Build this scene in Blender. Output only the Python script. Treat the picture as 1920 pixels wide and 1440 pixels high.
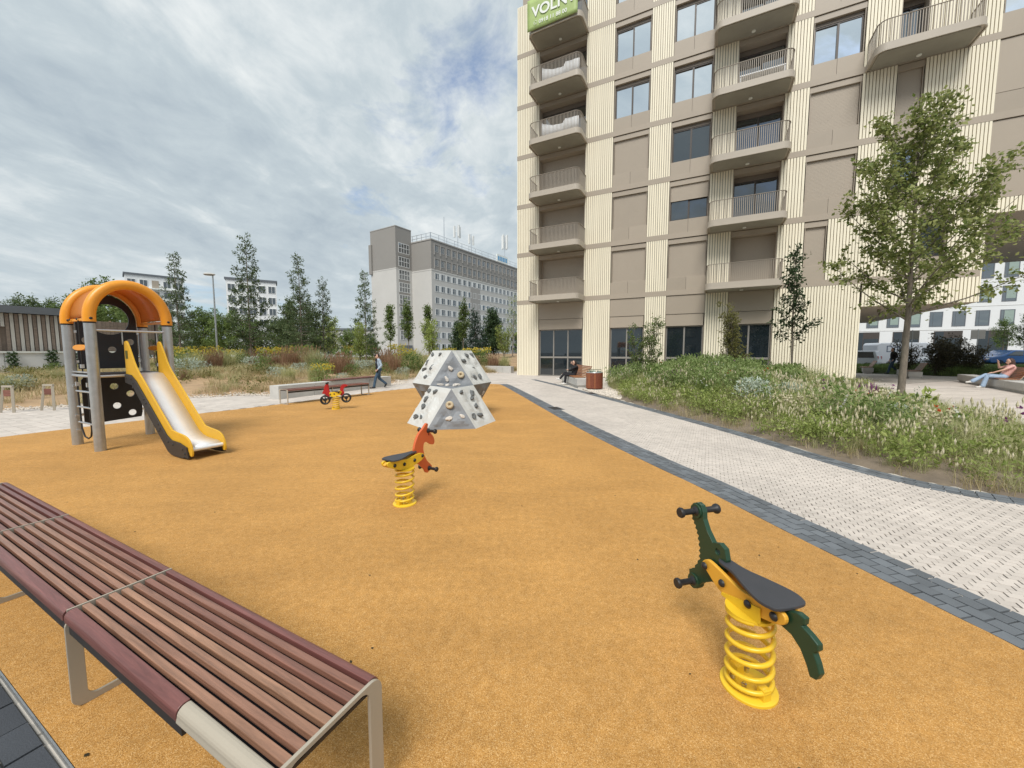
import bpy, bmesh, math, random
import numpy as np
from mathutils import Vector, Matrix, Quaternion
from mathutils.geometry import tessellate_polygon

PI = math.pi
for o in list(bpy.data.objects):
    bpy.data.objects.remove(o)
scene = bpy.context.scene
COL = scene.collection

# ------------------------------------------------------------------ camera
cam_d = bpy.data.cameras.new('camera')
cam_d.sensor_width = 36.0
cam_d.lens = 13.52
cam_d.clip_start = 0.05
cam_d.clip_end = 3000.0
cam = bpy.data.objects.new('camera', cam_d)
COL.objects.link(cam)
cam.location = (0, 0, 1.55)
cam.rotation_euler = (math.radians(90 - 4.678), 0, 0)
scene.camera = cam

# ------------------------------------------------------------------ sky
SUN_EL = math.radians(52)
SUN_DIR = Vector((-0.27 * math.cos(SUN_EL), -0.963 * math.cos(SUN_EL), math.sin(SUN_EL)))
world = bpy.data.worlds.new('World')
scene.world = world
world.use_nodes = True
wt = world.node_tree
wt.nodes.clear()


def wn(t, **kw):
    n = wt.nodes.new(t)
    for k, v in kw.items():
        setattr(n, k, v)
    return n


def wmath(op, a, b=None):
    n = wn('ShaderNodeMath', operation=op)
    for i, v in enumerate((a, b)):
        if v is None:
            continue
        if isinstance(v, (int, float)):
            n.inputs[i].default_value = v
        else:
            wt.links.new(v, n.inputs[i])
    return n.outputs[0]


sky = wn('ShaderNodeTexSky', sky_type='NISHITA')
sky.sun_disc = False
sky.sun_elevation = SUN_EL
sky.sun_rotation = math.atan2(SUN_DIR.x, SUN_DIR.y)
sky.air_density = 1.2
sky.dust_density = 1.5
tc = wn('ShaderNodeTexCoord')
sep = wn('ShaderNodeSeparateXYZ')
wt.links.new(tc.outputs['Generated'], sep.inputs[0])
zc = wmath('ADD', wmath('MAXIMUM', sep.outputs[2], 0.0), 0.17)
comb = wn('ShaderNodeCombineXYZ')
wt.links.new(wmath('DIVIDE', sep.outputs[0], zc), comb.inputs[0])
wt.links.new(wmath('DIVIDE', sep.outputs[1], zc), comb.inputs[1])


def cloud_noise(scale, detail, rough, loc, rot, scl, distort=0.0):
    m = wn('ShaderNodeMapping')
    m.inputs['Location'].default_value = loc
    m.inputs['Rotation'].default_value = (0, 0, rot)
    m.inputs['Scale'].default_value = scl
    wt.links.new(comb.outputs[0], m.inputs[0])
    n = wn('ShaderNodeTexNoise')
    n.inputs['Scale'].default_value = scale
    n.inputs['Detail'].default_value = detail
    n.inputs['Roughness'].default_value = rough
    n.inputs['Distortion'].default_value = distort
    wt.links.new(m.outputs[0], n.inputs['Vector'])
    return n.outputs['Fac']


big = cloud_noise(0.75, 3, 0.5, (3.1, 1.7, 0), 0.6, (1, 0.6, 1), 0.2)
mid = cloud_noise(2.6, 8, 0.60, (0.4, 5.2, 0), 0.7, (1, 0.62, 1), 0.45)
fine = cloud_noise(8.0, 6, 0.62, (8.4, 2.2, 0), 0.6, (1, 0.8, 1), 0.4)
dens = wmath('ADD', wmath('ADD', wmath('MULTIPLY', big, 0.36), wmath('MULTIPLY', mid, 0.44)),
             wmath('MULTIPLY', fine, 0.20))
ramp = wn('ShaderNodeValToRGB')
ramp.color_ramp.elements[0].position = 0.37
ramp.color_ramp.elements[0].color = (3.1, 3.65, 4.1, 1)
ramp.color_ramp.elements[1].position = 0.60
ramp.color_ramp.elements[1].color = (5.9, 6.2, 6.25, 1)
e = ramp.color_ramp.elements.new(0.49)
e.color = (4.05, 4.6, 4.9, 1)
# far cloud decks run together towards the horizon
hzf = wn('ShaderNodeMapRange')
hzf.inputs['From Min'].default_value = 0.0
hzf.inputs['From Max'].default_value = 0.30
hzf.inputs['To Min'].default_value = 0.35
wt.links.new(sep.outputs[2], hzf.inputs[0])
dens = wmath('ADD', wmath('MULTIPLY', wmath('SUBTRACT', dens, 0.485), hzf.outputs[0]), 0.488)
wt.links.new(dens, ramp.inputs[0])
# small ragged gaps of blue
gap_a = cloud_noise(0.62, 2, 0.5, (0.41, 1.095, 0), 0.0, (1, 1, 1))
gap_b = cloud_noise(3.6, 6, 0.62, (1.259, 0.482, 0), 0.3, (1, 0.8, 1), 0.5)
gsum = wmath('ADD', wmath('MULTIPLY', gap_a, 0.6), wmath('MULTIPLY', gap_b, 0.4))
gmap = wn('ShaderNodeMapRange')
gmap.inputs['From Min'].default_value = 0.555
gmap.inputs['From Max'].default_value = 0.64
gmap.inputs['To Max'].default_value = 0.72
wt.links.new(gsum, gmap.inputs[0])
skymul = wn('ShaderNodeMixRGB', blend_type='MULTIPLY')
skymul.inputs[0].default_value = 1.0
skymul.inputs[2].default_value = (0.8, 0.95, 1.15, 1)
wt.links.new(sky.outputs[0], skymul.inputs[1])
mixs = wn('ShaderNodeMixRGB')
wt.links.new(gmap.outputs[0], mixs.inputs[0])
wt.links.new(ramp.outputs[0], mixs.inputs[1])
wt.links.new(skymul.outputs[0], mixs.inputs[2])
bg = wn('ShaderNodeBackground')
bg.inputs['Strength'].default_value = 0.1
wt.links.new(mixs.outputs[0], bg.inputs[0])
wo = wn('ShaderNodeOutputWorld')
wt.links.new(bg.outputs[0], wo.inputs[0])

sun_d = bpy.data.lights.new('sun', 'SUN')
sun_d.energy = 2.45
sun_d.angle = math.radians(27)
sun_d.color = (1.0, 0.96, 0.90)
sun = bpy.data.objects.new('sun', sun_d)
COL.objects.link(sun)
sun.rotation_euler = (-SUN_DIR).to_track_quat('-Z', 'Y').to_euler()

scene.view_settings.view_transform = 'Standard'
scene.view_settings.look = 'None'
scene.view_settings.exposure = 0.50
scene.view_settings.gamma = 1.0
scene.view_settings.use_curve_mapping = False

# ------------------------------------------------------------------ helpers


def tag(o, label=None, cat=None, group=None, kind=None):
    if label:
        o['label'] = label
    if cat:
        o['category'] = cat
    if group:
        o['group'] = group
    if kind:
        o['kind'] = kind
    return o


def empty(name, loc=(0, 0, 0), rz=0.0, parent=None):
    o = bpy.data.objects.new(name, None)
    o.empty_display_size = 0.2
    COL.objects.link(o)
    o.location = loc
    o.rotation_euler = (0, 0, rz)
    o.parent = parent
    return o


def link_mesh(name, me, parent=None, loc=None, rz=0.0, scale=None):
    o = bpy.data.objects.new(name, me)
    COL.objects.link(o)
    o.parent = parent
    if loc is not None:
        o.location = loc
    if rz:
        o.rotation_euler = (0, 0, rz)
    if scale is not None:
        o.scale = scale if hasattr(scale, '__len__') else (scale,) * 3
    return o


def copy_tree(o, parent=None):
    c = o.copy()
    COL.objects.link(c)
    c.parent = parent
    for ch in list(o.children):
        copy_tree(ch, c)
    return c


class MB:
    """collects simple solids and links them as one mesh"""

    def __init__(self):
        self.v = []
        self.f = []
        self.m = Matrix.Identity(4)

    def add(self, vs, fs):
        b = len(self.v)
        for p in vs:
            q = self.m @ Vector(p)
            self.v.append((q.x, q.y, q.z))
        for f in fs:
            self.f.append(tuple(i + b for i in f))
        return self

    def box(self, x0, x1, y0, y1, z0, z1):
        vs = [(x0, y0, z0), (x1, y0, z0), (x1, y1, z0), (x0, y1, z0),
              (x0, y0, z1), (x1, y0, z1), (x1, y1, z1), (x0, y1, z1)]
        return self.add(vs, [(0, 3, 2, 1), (4, 5, 6, 7), (0, 1, 5, 4), (1, 2, 6, 5), (2, 3, 7, 6), (3, 0, 4, 7)])

    def bar(self, a, b, w, h, up=(0, 0, 1)):
        a, b = Vector(a), Vector(b)
        d = (b - a)
        if d.length < 1e-6:
            return self
        d.normalize()
        up = Vector(up)
        s = d.cross(up)
        if s.length < 1e-4:
            s = d.cross(Vector((1, 0, 0)))
        s.normalize()
        u = s.cross(d).normalized()
        vs = []
        for p in (a, b):
            for i, j in ((-1, -1), (1, -1), (1, 1), (-1, 1)):
                vs.append(p + s * (w / 2 * i) + u * (h / 2 * j))
        return self.add(vs, [(3, 2, 1, 0), (4, 5, 6, 7), (0, 1, 5, 4), (1, 2, 6, 5), (2, 3, 7, 6), (3, 0, 4, 7)])

    def tube(self, pts, r, n=8, closed=False, caps=True):
        pts = [Vector(p) for p in pts]
        k = len(pts)
        rs = r if hasattr(r, '__len__') else [r] * k
        vs, fs = [], []
        prev = None
        for i, p in enumerate(pts):
            if closed:
                d = pts[(i + 1) % k] - pts[i - 1]
            else:
                d = pts[min(i + 1, k - 1)] - pts[max(i - 1, 0)]
            if d.length < 1e-9:
                d = Vector((0, 0, 1))
            d.normalize()
            if prev is None:
                a = d.orthogonal().normalized()
            else:
                a = prev - d * prev.dot(d)
                a = a.normalized() if a.length > 1e-6 else d.orthogonal().normalized()
            prev = a
            b = d.cross(a)
            for j in range(n):
                t = 2 * PI * j / n
                vs.append(p + (a * math.cos(t) + b * math.sin(t)) * rs[i])
        rng = k if closed else k - 1
        for i in range(rng):
            i2 = (i + 1) % k
            for j in range(n):
                j2 = (j + 1) % n
                fs.append((i * n + j, i * n + j2, i2 * n + j2, i2 * n + j))
        if caps and not closed:
            fs.append(tuple(range(n - 1, -1, -1)))
            fs.append(tuple(range((k - 1) * n, k * n)))
        return self.add(vs, fs)

    def cyl(self, a, b, r0, r1=None, n=16):
        return self.tube([a, b], [r0, r0 if r1 is None else r1], n)

    def lathe(self, prof, n=20, center=(0, 0, 0), axis=None, sx=1.0, sy=1.0):
        """prof: list of (r, h) along the axis (default z)"""
        c = Vector(center)
        if axis is None:
            q = Quaternion()
        else:
            q = Vector((0, 0, 1)).rotation_difference(Vector(axis))
        vs, fs = [], []
        k = len(prof)
        for r, h in prof:
            for j in range(n):
                t = 2 * PI * j / n
                vs.append(c + q @ Vector((r * sx * math.cos(t), r * sy * math.sin(t), h)))
        for i in range(k - 1):
            for j in range(n):
                j2 = (j + 1) % n
                fs.append((i * n + j, i * n + j2, (i + 1) * n + j2, (i + 1) * n + j))
        if prof[0][0] > 1e-6:
            fs.append(tuple(range(n - 1, -1, -1)))
        if prof[-1][0] > 1e-6:
            fs.append(tuple(range((k - 1) * n, k * n)))
        return self.add(vs, fs)

    def prism(self, poly, y0, y1, holes=(), plane='xz'):
        """extrude an outline: plane xz (depth y), xy (depth z) or yz (depth x)"""
        def P(a, b, d):
            return (a, d, b) if plane == 'xz' else ((a, b, d) if plane == 'xy' else (d, a, b))
        loops = [list(poly)] + [list(h) for h in holes]
        flat = [p for l in loops for p in l]
        n = len(flat)
        vs = [P(a, b, y0) for a, b in flat] + [P(a, b, y1) for a, b in flat]
        if holes:
            tris = tessellate_polygon([[Vector((a, b, 0)) for a, b in l] for l in loops])
            fs = [tuple(t) for t in tris] + [tuple(i + n for i in reversed(t)) for t in tris]
        else:
            fs = [tuple(range(n)), tuple(range(2 * n - 1, n - 1, -1))]
        base = 0
        for l in loops:
            k = len(l)
            for i in range(k):
                j = (i + 1) % k
                fs.append((base + j, base + i, base + i + n, base + j + n))
            base += k
        return self.add(vs, fs)

    def mesh(self, name, mat, smooth=False, angle=40):
        me = bpy.data.meshes.new(name)
        me.from_pydata(self.v, [], self.f)
        bm = bmesh.new()
        bm.from_mesh(me)
        bmesh.ops.recalc_face_normals(bm, faces=bm.faces)
        bm.to_mesh(me)
        bm.free()
        if mat is not None:
            me.materials.append(mat)
        if smooth:
            me.polygons.foreach_set('use_smooth', [True] * len(me.polygons))
            me.set_sharp_from_angle(angle=math.radians(angle))
        return me

    def build(self, name, mat, parent=None, smooth=False, bevel=0.0, angle=40, seg=2, loc=None, rz=0.0):
        me = self.mesh(name, mat, smooth, angle)
        o = link_mesh(name, me, parent, loc, rz)
        if bevel:
            b = o.modifiers.new('bevel', 'BEVEL')
            b.width = bevel
            b.segments = seg
            b.limit_method = 'ANGLE'
            b.angle_limit = math.radians(35)
            b.harden_normals = False
        return o


def np_mesh(name, V, F, mat, smooth=False):
    """mesh from numpy arrays, F is (n,3) or (n,4)"""
    V = np.asarray(V, dtype=np.float32)
    F = np.asarray(F, dtype=np.int32)
    me = bpy.data.meshes.new(name)
    k = F.shape[1]
    me.vertices.add(len(V))
    me.vertices.foreach_set('co', V.ravel())
    me.loops.add(F.size)
    me.loops.foreach_set('vertex_index', F.ravel())
    me.polygons.add(len(F))
    me.polygons.foreach_set('loop_start', np.arange(0, F.size, k, dtype=np.int32))
    me.polygons.foreach_set('use_smooth', np.full(len(F), smooth, dtype=bool))
    me.update(calc_edges=True)
    if mat is not None:
        me.materials.append(mat)
    return me


def arc(cx, cy, r, a0, a1, n):
    return [(cx + r * math.cos(a0 + (a1 - a0) * i / n), cy + r * math.sin(a0 + (a1 - a0) * i / n)) for i in range(n + 1)]


def catmull(pts, step=0.1):
    P = [np.array(p, float) for p in pts]
    P = [2 * P[0] - P[1]] + P + [2 * P[-1] - P[-2]]
    out = []
    for i in range(1, len(P) - 2):
        a, b, c, d = P[i - 1:i + 3]
        n = max(2, int(np.linalg.norm(c - b) / step))
        for j in range(n):
            t = j / n
            out.append(0.5 * (2 * b + (c - a) * t + (2 * a - 5 * b + 4 * c - d) * t * t + (3 * b - a - 3 * c + d) * t ** 3))
    out.append(P[-2])
    return np.array(out)


def resample(C, step):
    seg = np.linalg.norm(np.diff(C, axis=0), axis=1)
    s = np.concatenate([[0], np.cumsum(seg)])
    t = np.arange(0, s[-1], step)
    R = np.stack([np.interp(t, s, C[:, i]) for i in range(2)], 1)
    T = np.gradient(R, axis=0)
    T /= np.linalg.norm(T, axis=1)[:, None]
    return R, T


def smooth_poly(pts, r=0.05, n=4):
    """closed Catmull-Rom outline"""
    out = []
    k = len(pts)
    for i in range(k):
        a, b, c, d = (np.array(pts[(i + j - 1) % k], float) for j in range(4))
        for q in range(n):
            t = q / n
            p = 0.5 * (2 * b + (c - a) * t + (2 * a - 5 * b + 4 * c - d) * t * t + (3 * b - a - 3 * c + d) * t ** 3)
            out.append((float(p[0]), float(p[1])))
    return out


def inside(poly, X, Y):
    poly = np.asarray(poly, float)
    r = np.zeros(np.shape(X), bool)
    n = len(poly)
    for i in range(n):
        x0, y0 = poly[i]
        x1, y1 = poly[(i + 1) % n]
        c = ((y0 > Y) != (y1 > Y))
        with np.errstate(divide='ignore', invalid='ignore'):
            xi = x0 + (Y - y0) * (x1 - x0) / (y1 - y0 if y1 != y0 else 1e-9)
        r ^= c & (X < xi)
    return r


def edge_dist(poly, X, Y, closed=True):
    poly = np.asarray(poly, float)
    d = np.full(np.shape(X), 1e9)
    n = len(poly)
    for i in range(n if closed else n - 1):
        a = poly[i]
        b = poly[(i + 1) % n]
        ab = b - a
        t = np.clip(((X - a[0]) * ab[0] + (Y - a[1]) * ab[1]) / max(1e-9, ab @ ab), 0, 1)
        d = np.minimum(d, np.hypot(X - a[0] - t * ab[0], Y - a[1] - t * ab[1]))
    return d


# ------------------------------------------------------------------ materials
MATS = {}


def pm(name, col, rough=0.6, metal=0.0, var=0.1, vscale=5.0, bump=0.0, bscale=80.0, rnd=0.0, isl=0.0,
       stretch=(1, 1, 1), spec=0.5, hue=0.0, coat=0.0, spots=0.0, spotcol=(0.05, 0.05, 0.05), world=False, transl=0.0):
    m = bpy.data.materials.new(name)
    m.use_nodes = True
    nt = m.node_tree
    N, L = nt.nodes, nt.links
    b = N['Principled BSDF']
    b.inputs['Roughness'].default_value = rough
    b.inputs['Metallic'].default_value = metal
    b.inputs['Specular IOR Level'].default_value = spec
    b.inputs['Coat Weight'].default_value = coat
    tcn = N.new('ShaderNodeTexCoord')
    mp = N.new('ShaderNodeMapping')
    mp.inputs['Scale'].default_value = stretch
    if world:
        g = N.new('ShaderNodeNewGeometry')
        L.new(g.outputs['Position'], mp.inputs[0])
    else:
        L.new(tcn.outputs['Object'], mp.inputs[0])
    nz = N.new('ShaderNodeTexNoise')
    nz.inputs['Scale'].default_value = vscale
    nz.inputs['Detail'].default_value = 5
    nz.inputs['Roughness'].default_value = 0.6
    L.new(mp.outputs[0], nz.inputs['Vector'])
    val = N.new('ShaderNodeMath')
    val.operation = 'MULTIPLY_ADD'
    val.inputs[1].default_value = var * 4
    val.inputs[2].default_value = 1 - var * 2
    L.new(nz.outputs['Fac'], val.inputs[0])
    cur = val.outputs[0]
    hs = N.new('ShaderNodeHueSaturation')
    hs.inputs['Color'].default_value = (*col, 1)
    if rnd or isl:
        if isl:
            g2 = N.new('ShaderNodeNewGeometry')
            src = g2.outputs['Random Per Island']
            amt = isl
        else:
            oi = N.new('ShaderNodeObjectInfo')
            src = oi.outputs['Random']
            amt = rnd
        ma = N.new('ShaderNodeMath')
        ma.operation = 'MULTIPLY_ADD'
        ma.inputs[1].default_value = 2 * amt
        ma.inputs[2].default_value = 1 - amt
        L.new(src, ma.inputs[0])
        mm = N.new('ShaderNodeMath')
        mm.operation = 'MULTIPLY'
        L.new(cur, mm.inputs[0])
        L.new(ma.outputs[0], mm.inputs[1])
        cur = mm.outputs[0]
        if hue:
            wn2 = N.new('ShaderNodeTexWhiteNoise')
            wn2.noise_dimensions = '1D'
            L.new(src, wn2.inputs['W'])
            mh = N.new('ShaderNodeMath')
            mh.operation = 'MULTIPLY_ADD'
            mh.inputs[1].default_value = 2 * hue
            mh.inputs[2].default_value = 0.5 - hue
            L.new(wn2.outputs['Value'], mh.inputs[0])
            L.new(mh.outputs[0], hs.inputs['Hue'])
    L.new(cur, hs.inputs['Value'])
    colout = hs.outputs[0]
    if spots:
        ns = N.new('ShaderNodeTexNoise')
        ns.inputs['Scale'].default_value = vscale * 3.7
        ns.inputs['Detail'].default_value = 6
        ns.inputs['Roughness'].default_value = 0.7
        L.new(mp.outputs[0], ns.inputs['Vector'])
        mr = N.new('ShaderNodeMapRange')
        mr.inputs['From Min'].default_value = 0.55
        mr.inputs['From Max'].default_value = 0.75
        mr.inputs['To Max'].default_value = spots
        L.new(ns.outputs['Fac'], mr.inputs[0])
        mx = N.new('ShaderNodeMixRGB')
        mx.inputs[2].default_value = (*spotcol, 1)
        L.new(mr.outputs[0], mx.inputs[0])
        L.new(colout, mx.inputs[1])
        colout = mx.outputs[0]
    L.new(colout, b.inputs['Base Color'])
    if bump:
        nb = N.new('ShaderNodeTexNoise')
        nb.inputs['Scale'].default_value = bscale
        nb.inputs['Detail'].default_value = 4
        L.new(mp.outputs[0], nb.inputs['Vector'])
        bp = N.new('ShaderNodeBump')
        bp.inputs['Strength'].default_value = bump
        bp.inputs['Distance'].default_value = 0.01
        L.new(nb.outputs['Fac'], bp.inputs['Height'])
        L.new(bp.outputs[0], b.inputs['Normal'])
    if transl:
        tr = N.new('ShaderNodeBsdfTranslucent')
        L.new(colout, tr.inputs['Color'])
        ms = N.new('ShaderNodeMixShader')
        ms.inputs[0].default_value = transl
        L.new(b.outputs[0], ms.inputs[1])
        L.new(tr.outputs[0], ms.inputs[2])
        L.new(ms.outputs[0], N['Material Output'].inputs[0])
    MATS[name] = m
    return m


def leaf_mat(name, c0, c1, transl=0.42, rough=0.55):
    m = bpy.data.materials.new(name)
    m.use_nodes = True
    nt = m.node_tree
    N, L = nt.nodes, nt.links
    b = N['Principled BSDF']
    b.inputs['Roughness'].default_value = rough
    b.inputs['Specular IOR Level'].default_value = 0.3
    g = N.new('ShaderNodeNewGeometry')
    r = N.new('ShaderNodeValToRGB')
    r.color_ramp.elements[0].color = (*c0, 1)
    r.color_ramp.elements[1].color = (*c1, 1)
    L.new(g.outputs['Random Per Island'], r.inputs[0])
    oi = N.new('ShaderNodeObjectInfo')
    ma = N.new('ShaderNodeMath')
    ma.operation = 'MULTIPLY_ADD'
    ma.inputs[1].default_value = 0.35
    ma.inputs[2].default_value = 0.83
    L.new(oi.outputs['Random'], ma.inputs[0])
    hs = N.new('ShaderNodeHueSaturation')
    L.new(ma.outputs[0], hs.inputs['Value'])
    L.new(r.outputs[0], hs.inputs['Color'])
    L.new(hs.outputs[0], b.inputs['Base Color'])
    tr = N.new('ShaderNodeBsdfTranslucent')
    L.new(hs.outputs[0], tr.inputs['Color'])
    ms = N.new('ShaderNodeMixShader')
    ms.inputs[0].default_value = transl
    L.new(b.outputs[0], ms.inputs[1])
    L.new(tr.outputs[0], ms.inputs[2])
    L.new(ms.outputs[0], N['Material Output'].inputs[0])
    MATS[name] = m
    return m


def glass_mat(name, refl, tint=(0.02, 0.026, 0.03), gl=(0.86, 0.92, 0.97)):
    m = bpy.data.materials.new(name)
    m.use_nodes = True
    nt = m.node_tree
    N, L = nt.nodes, nt.links
    b = N['Principled BSDF']
    b.inputs['Base Color'].default_value = (*tint, 1)
    b.inputs['Roughness'].default_value = 0.05
    gz = N.new('ShaderNodeBsdfGlossy')
    gz.inputs['Color'].default_value = (*gl, 1)
    gz.inputs['Roughness'].default_value = 0.01
    lw = N.new('ShaderNodeLayerWeight')
    lw.inputs['Blend'].default_value = 0.35
    ma = N.new('ShaderNodeMath')
    ma.operation = 'MULTIPLY_ADD'
    ma.inputs[1].default_value = 0.5
    ma.inputs[2].default_value = refl
    ma.use_clamp = True
    L.new(lw.outputs['Fresnel'], ma.inputs[0])
    ms = N.new('ShaderNodeMixShader')
    L.new(ma.outputs[0], ms.inputs[0])
    L.new(b.outputs[0], ms.inputs[1])
    L.new(gz.outputs[0], ms.inputs[2])
    L.new(ms.outputs[0], N['Material Output'].inputs[0])
    MATS[name] = m
    return m


def wood_mat(name, ca, cb, rough=0.5, ring=9.0, isl=False):
    m = bpy.data.materials.new(name)
    m.use_nodes = True
    nt = m.node_tree
    N, L = nt.nodes, nt.links
    b = N['Principled BSDF']
    b.inputs['Roughness'].default_value = rough
    tcn = N.new('ShaderNodeTexCoord')
    if isl:
        rs = N.new('ShaderNodeNewGeometry').outputs['Random Per Island']
    else:
        rs = N.new('ShaderNodeObjectInfo').outputs['Random']
    off = N.new('ShaderNodeMath')
    off.operation = 'MULTIPLY'
    off.inputs[1].default_value = 37.0
    L.new(rs, off.inputs[0])
    cx = N.new('ShaderNodeCombineXYZ')
    L.new(off.outputs[0], cx.inputs[0])
    L.new(off.outputs[0], cx.inputs[1])
    va = N.new('ShaderNodeVectorMath')
    va.operation = 'ADD'
    L.new(tcn.outputs['Object'], va.inputs[0])
    L.new(cx.outputs[0], va.inputs[1])
    mp = N.new('ShaderNodeMapping')
    mp.inputs['Scale'].default_value = (1.2, 22, 22)
    L.new(va.outputs[0], mp.inputs[0])
    nz = N.new('ShaderNodeTexNoise')
    nz.inputs['Scale'].default_value = 2.2
    nz.inputs['Detail'].default_value = 7
    nz.inputs['Roughness'].default_value = 0.65
    nz.inputs['Distortion'].default_value = 0.6
    L.new(mp.outputs[0], nz.inputs['Vector'])
    mx = N.new('ShaderNodeMixRGB')
    mx.inputs[1].default_value = (*ca, 1)
    mx.inputs[2].default_value = (*cb, 1)
    wnn = N.new('ShaderNodeTexWhiteNoise')
    wnn.noise_dimensions = '1D'
    L.new(off.outputs[0], wnn.inputs['W'])
    L.new(wnn.outputs['Value'], mx.inputs[0])
    hs = N.new('ShaderNodeHueSaturation')
    vm = N.new('ShaderNodeMapRange')
    vm.inputs['From Min'].default_value = 0.3
    vm.inputs['From Max'].default_value = 0.7
    vm.inputs['To Min'].default_value = 0.62
    vm.inputs['To Max'].default_value = 1.3
    L.new(nz.outputs['Fac'], vm.inputs[0])
    L.new(vm.outputs[0], hs.inputs['Value'])
    L.new(mx.outputs[0], hs.inputs['Color'])
    L.new(hs.outputs[0], b.inputs['Base Color'])
    bp = N.new('ShaderNodeBump')
    bp.inputs['Strength'].default_value = 0.25
    bp.inputs['Distance'].default_value = 0.002
    L.new(nz.outputs['Fac'], bp.inputs['Height'])
    L.new(bp.outputs[0], b.inputs['Normal'])
    MATS[name] = m
    return m


def rubber_granule_mat():
    m = bpy.data.materials.new('rubber_granules')
    m.use_nodes = True
    nt = m.node_tree
    N, L = nt.nodes, nt.links
    b = N['Principled BSDF']
    b.inputs['Roughness'].default_value = 0.85
    b.inputs['Specular IOR Level'].default_value = 0.25
    tcn = N.new('ShaderNodeTexCoord')
    vo = N.new('ShaderNodeTexVoronoi')
    vo.inputs['Scale'].default_value = 330
    L.new(tcn.outputs['Object'], vo.inputs['Vector'])
    sp = N.new('ShaderNodeSeparateColor')
    L.new(vo.outputs['Color'], sp.inputs[0])
    r = N.new('ShaderNodeValToRGB')
    r.color_ramp.elements[0].color = (0.315, 0.150, 0.036, 1)
    r.color_ramp.elements[1].color = (0.66, 0.425, 0.19, 1)
    e1 = r.color_ramp.elements.new(0.35)
    e1.color = (0.485, 0.248, 0.066, 1)
    e2 = r.color_ramp.elements.new(0.75)
    e2.color = (0.525, 0.28, 0.082, 1)
    L.new(sp.outputs[0], r.inputs[0])
    # foot-worn streaks and pour marks
    n1 = N.new('ShaderNodeTexNoise')
    n1.inputs['Scale'].default_value = 1.1
    n1.inputs['Detail'].default_value = 6
    n1.inputs['Roughness'].default_value = 0.65
    mp = N.new('ShaderNodeMapping')
    mp.inputs['Scale'].default_value = (0.7, 2.6, 1)
    L.new(tcn.outputs['Object'], mp.inputs[0])
    L.new(mp.outputs[0], n1.inputs['Vector'])
    n2 = N.new('ShaderNodeTexNoise')
    n2.inputs['Scale'].default_value = 18
    n2.inputs['Detail'].default_value = 5
    L.new(tcn.outputs['Object'], n2.inputs['Vector'])
    ad = N.new('ShaderNodeMath')
    ad.operation = 'MULTIPLY_ADD'
    ad.inputs[1].default_value = 0.36
    L.new(n1.outputs['Fac'], ad.inputs[0])
    m2 = N.new('ShaderNodeMath')
    m2.operation = 'MULTIPLY_ADD'
    m2.inputs[1].default_value = 0.5
    m2.inputs[2].default_value = 0.58
    L.new(n2.outputs['Fac'], m2.inputs[0])
    L.new(m2.outputs[0], ad.inputs[2])
    # scuffs, faded patches and dirty spots
    n3 = N.new('ShaderNodeTexNoise')
    n3.inputs['Scale'].default_value = 0.55
    n3.inputs['Detail'].default_value = 8
    n3.inputs['Roughness'].default_value = 0.72
    L.new(tcn.outputs['Object'], n3.inputs['Vector'])
    mr3 = N.new('ShaderNodeMapRange')
    mr3.inputs['From Min'].default_value = 0.35
    mr3.inputs['From Max'].default_value = 0.68
    mr3.inputs['To Min'].default_value = 0.86
    mr3.inputs['To Max'].default_value = 1.10
    L.new(n3.outputs['Fac'], mr3.inputs[0])
    vs_ = N.new('ShaderNodeTexVoronoi')
    vs_.inputs['Scale'].default_value = 7.0
    vs_.inputs['Randomness'].default_value = 1.0
    L.new(tcn.outputs['Object'], vs_.inputs['Vector'])
    mrs = N.new('ShaderNodeMapRange')
    mrs.inputs['From Min'].default_value = 0.02
    mrs.inputs['From Max'].default_value = 0.05
    mrs.inputs['To Min'].default_value = 0.78
    mrs.inputs['To Max'].default_value = 1.0
    L.new(vs_.outputs['Distance'], mrs.inputs[0])
    dirt = N.new('ShaderNodeMath')
    dirt.operation = 'MULTIPLY'
    L.new(mr3.outputs[0], dirt.inputs[0])
    L.new(mrs.outputs[0], dirt.inputs[1])
    hs = N.new('ShaderNodeHueSaturation')
    dm = N.new('ShaderNodeMath')
    dm.operation = 'MULTIPLY'
    L.new(ad.outputs[0], dm.inputs[0])
    L.new(dirt.outputs[0], dm.inputs[1])
    L.new(dm.outputs[0], hs.inputs['Value'])
    L.new(r.outputs[0], hs.inputs['Color'])
    L.new(hs.outputs[0], b.inputs['Base Color'])
    bp = N.new('ShaderNodeBump')
    bp.inputs['Strength'].default_value = 0.55
    bp.inputs['Distance'].default_value = 0.003
    bp.invert = True
    L.new(vo.outputs['Distance'], bp.inputs['Height'])
    L.new(bp.outputs[0], b.inputs['Normal'])
    return m


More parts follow.
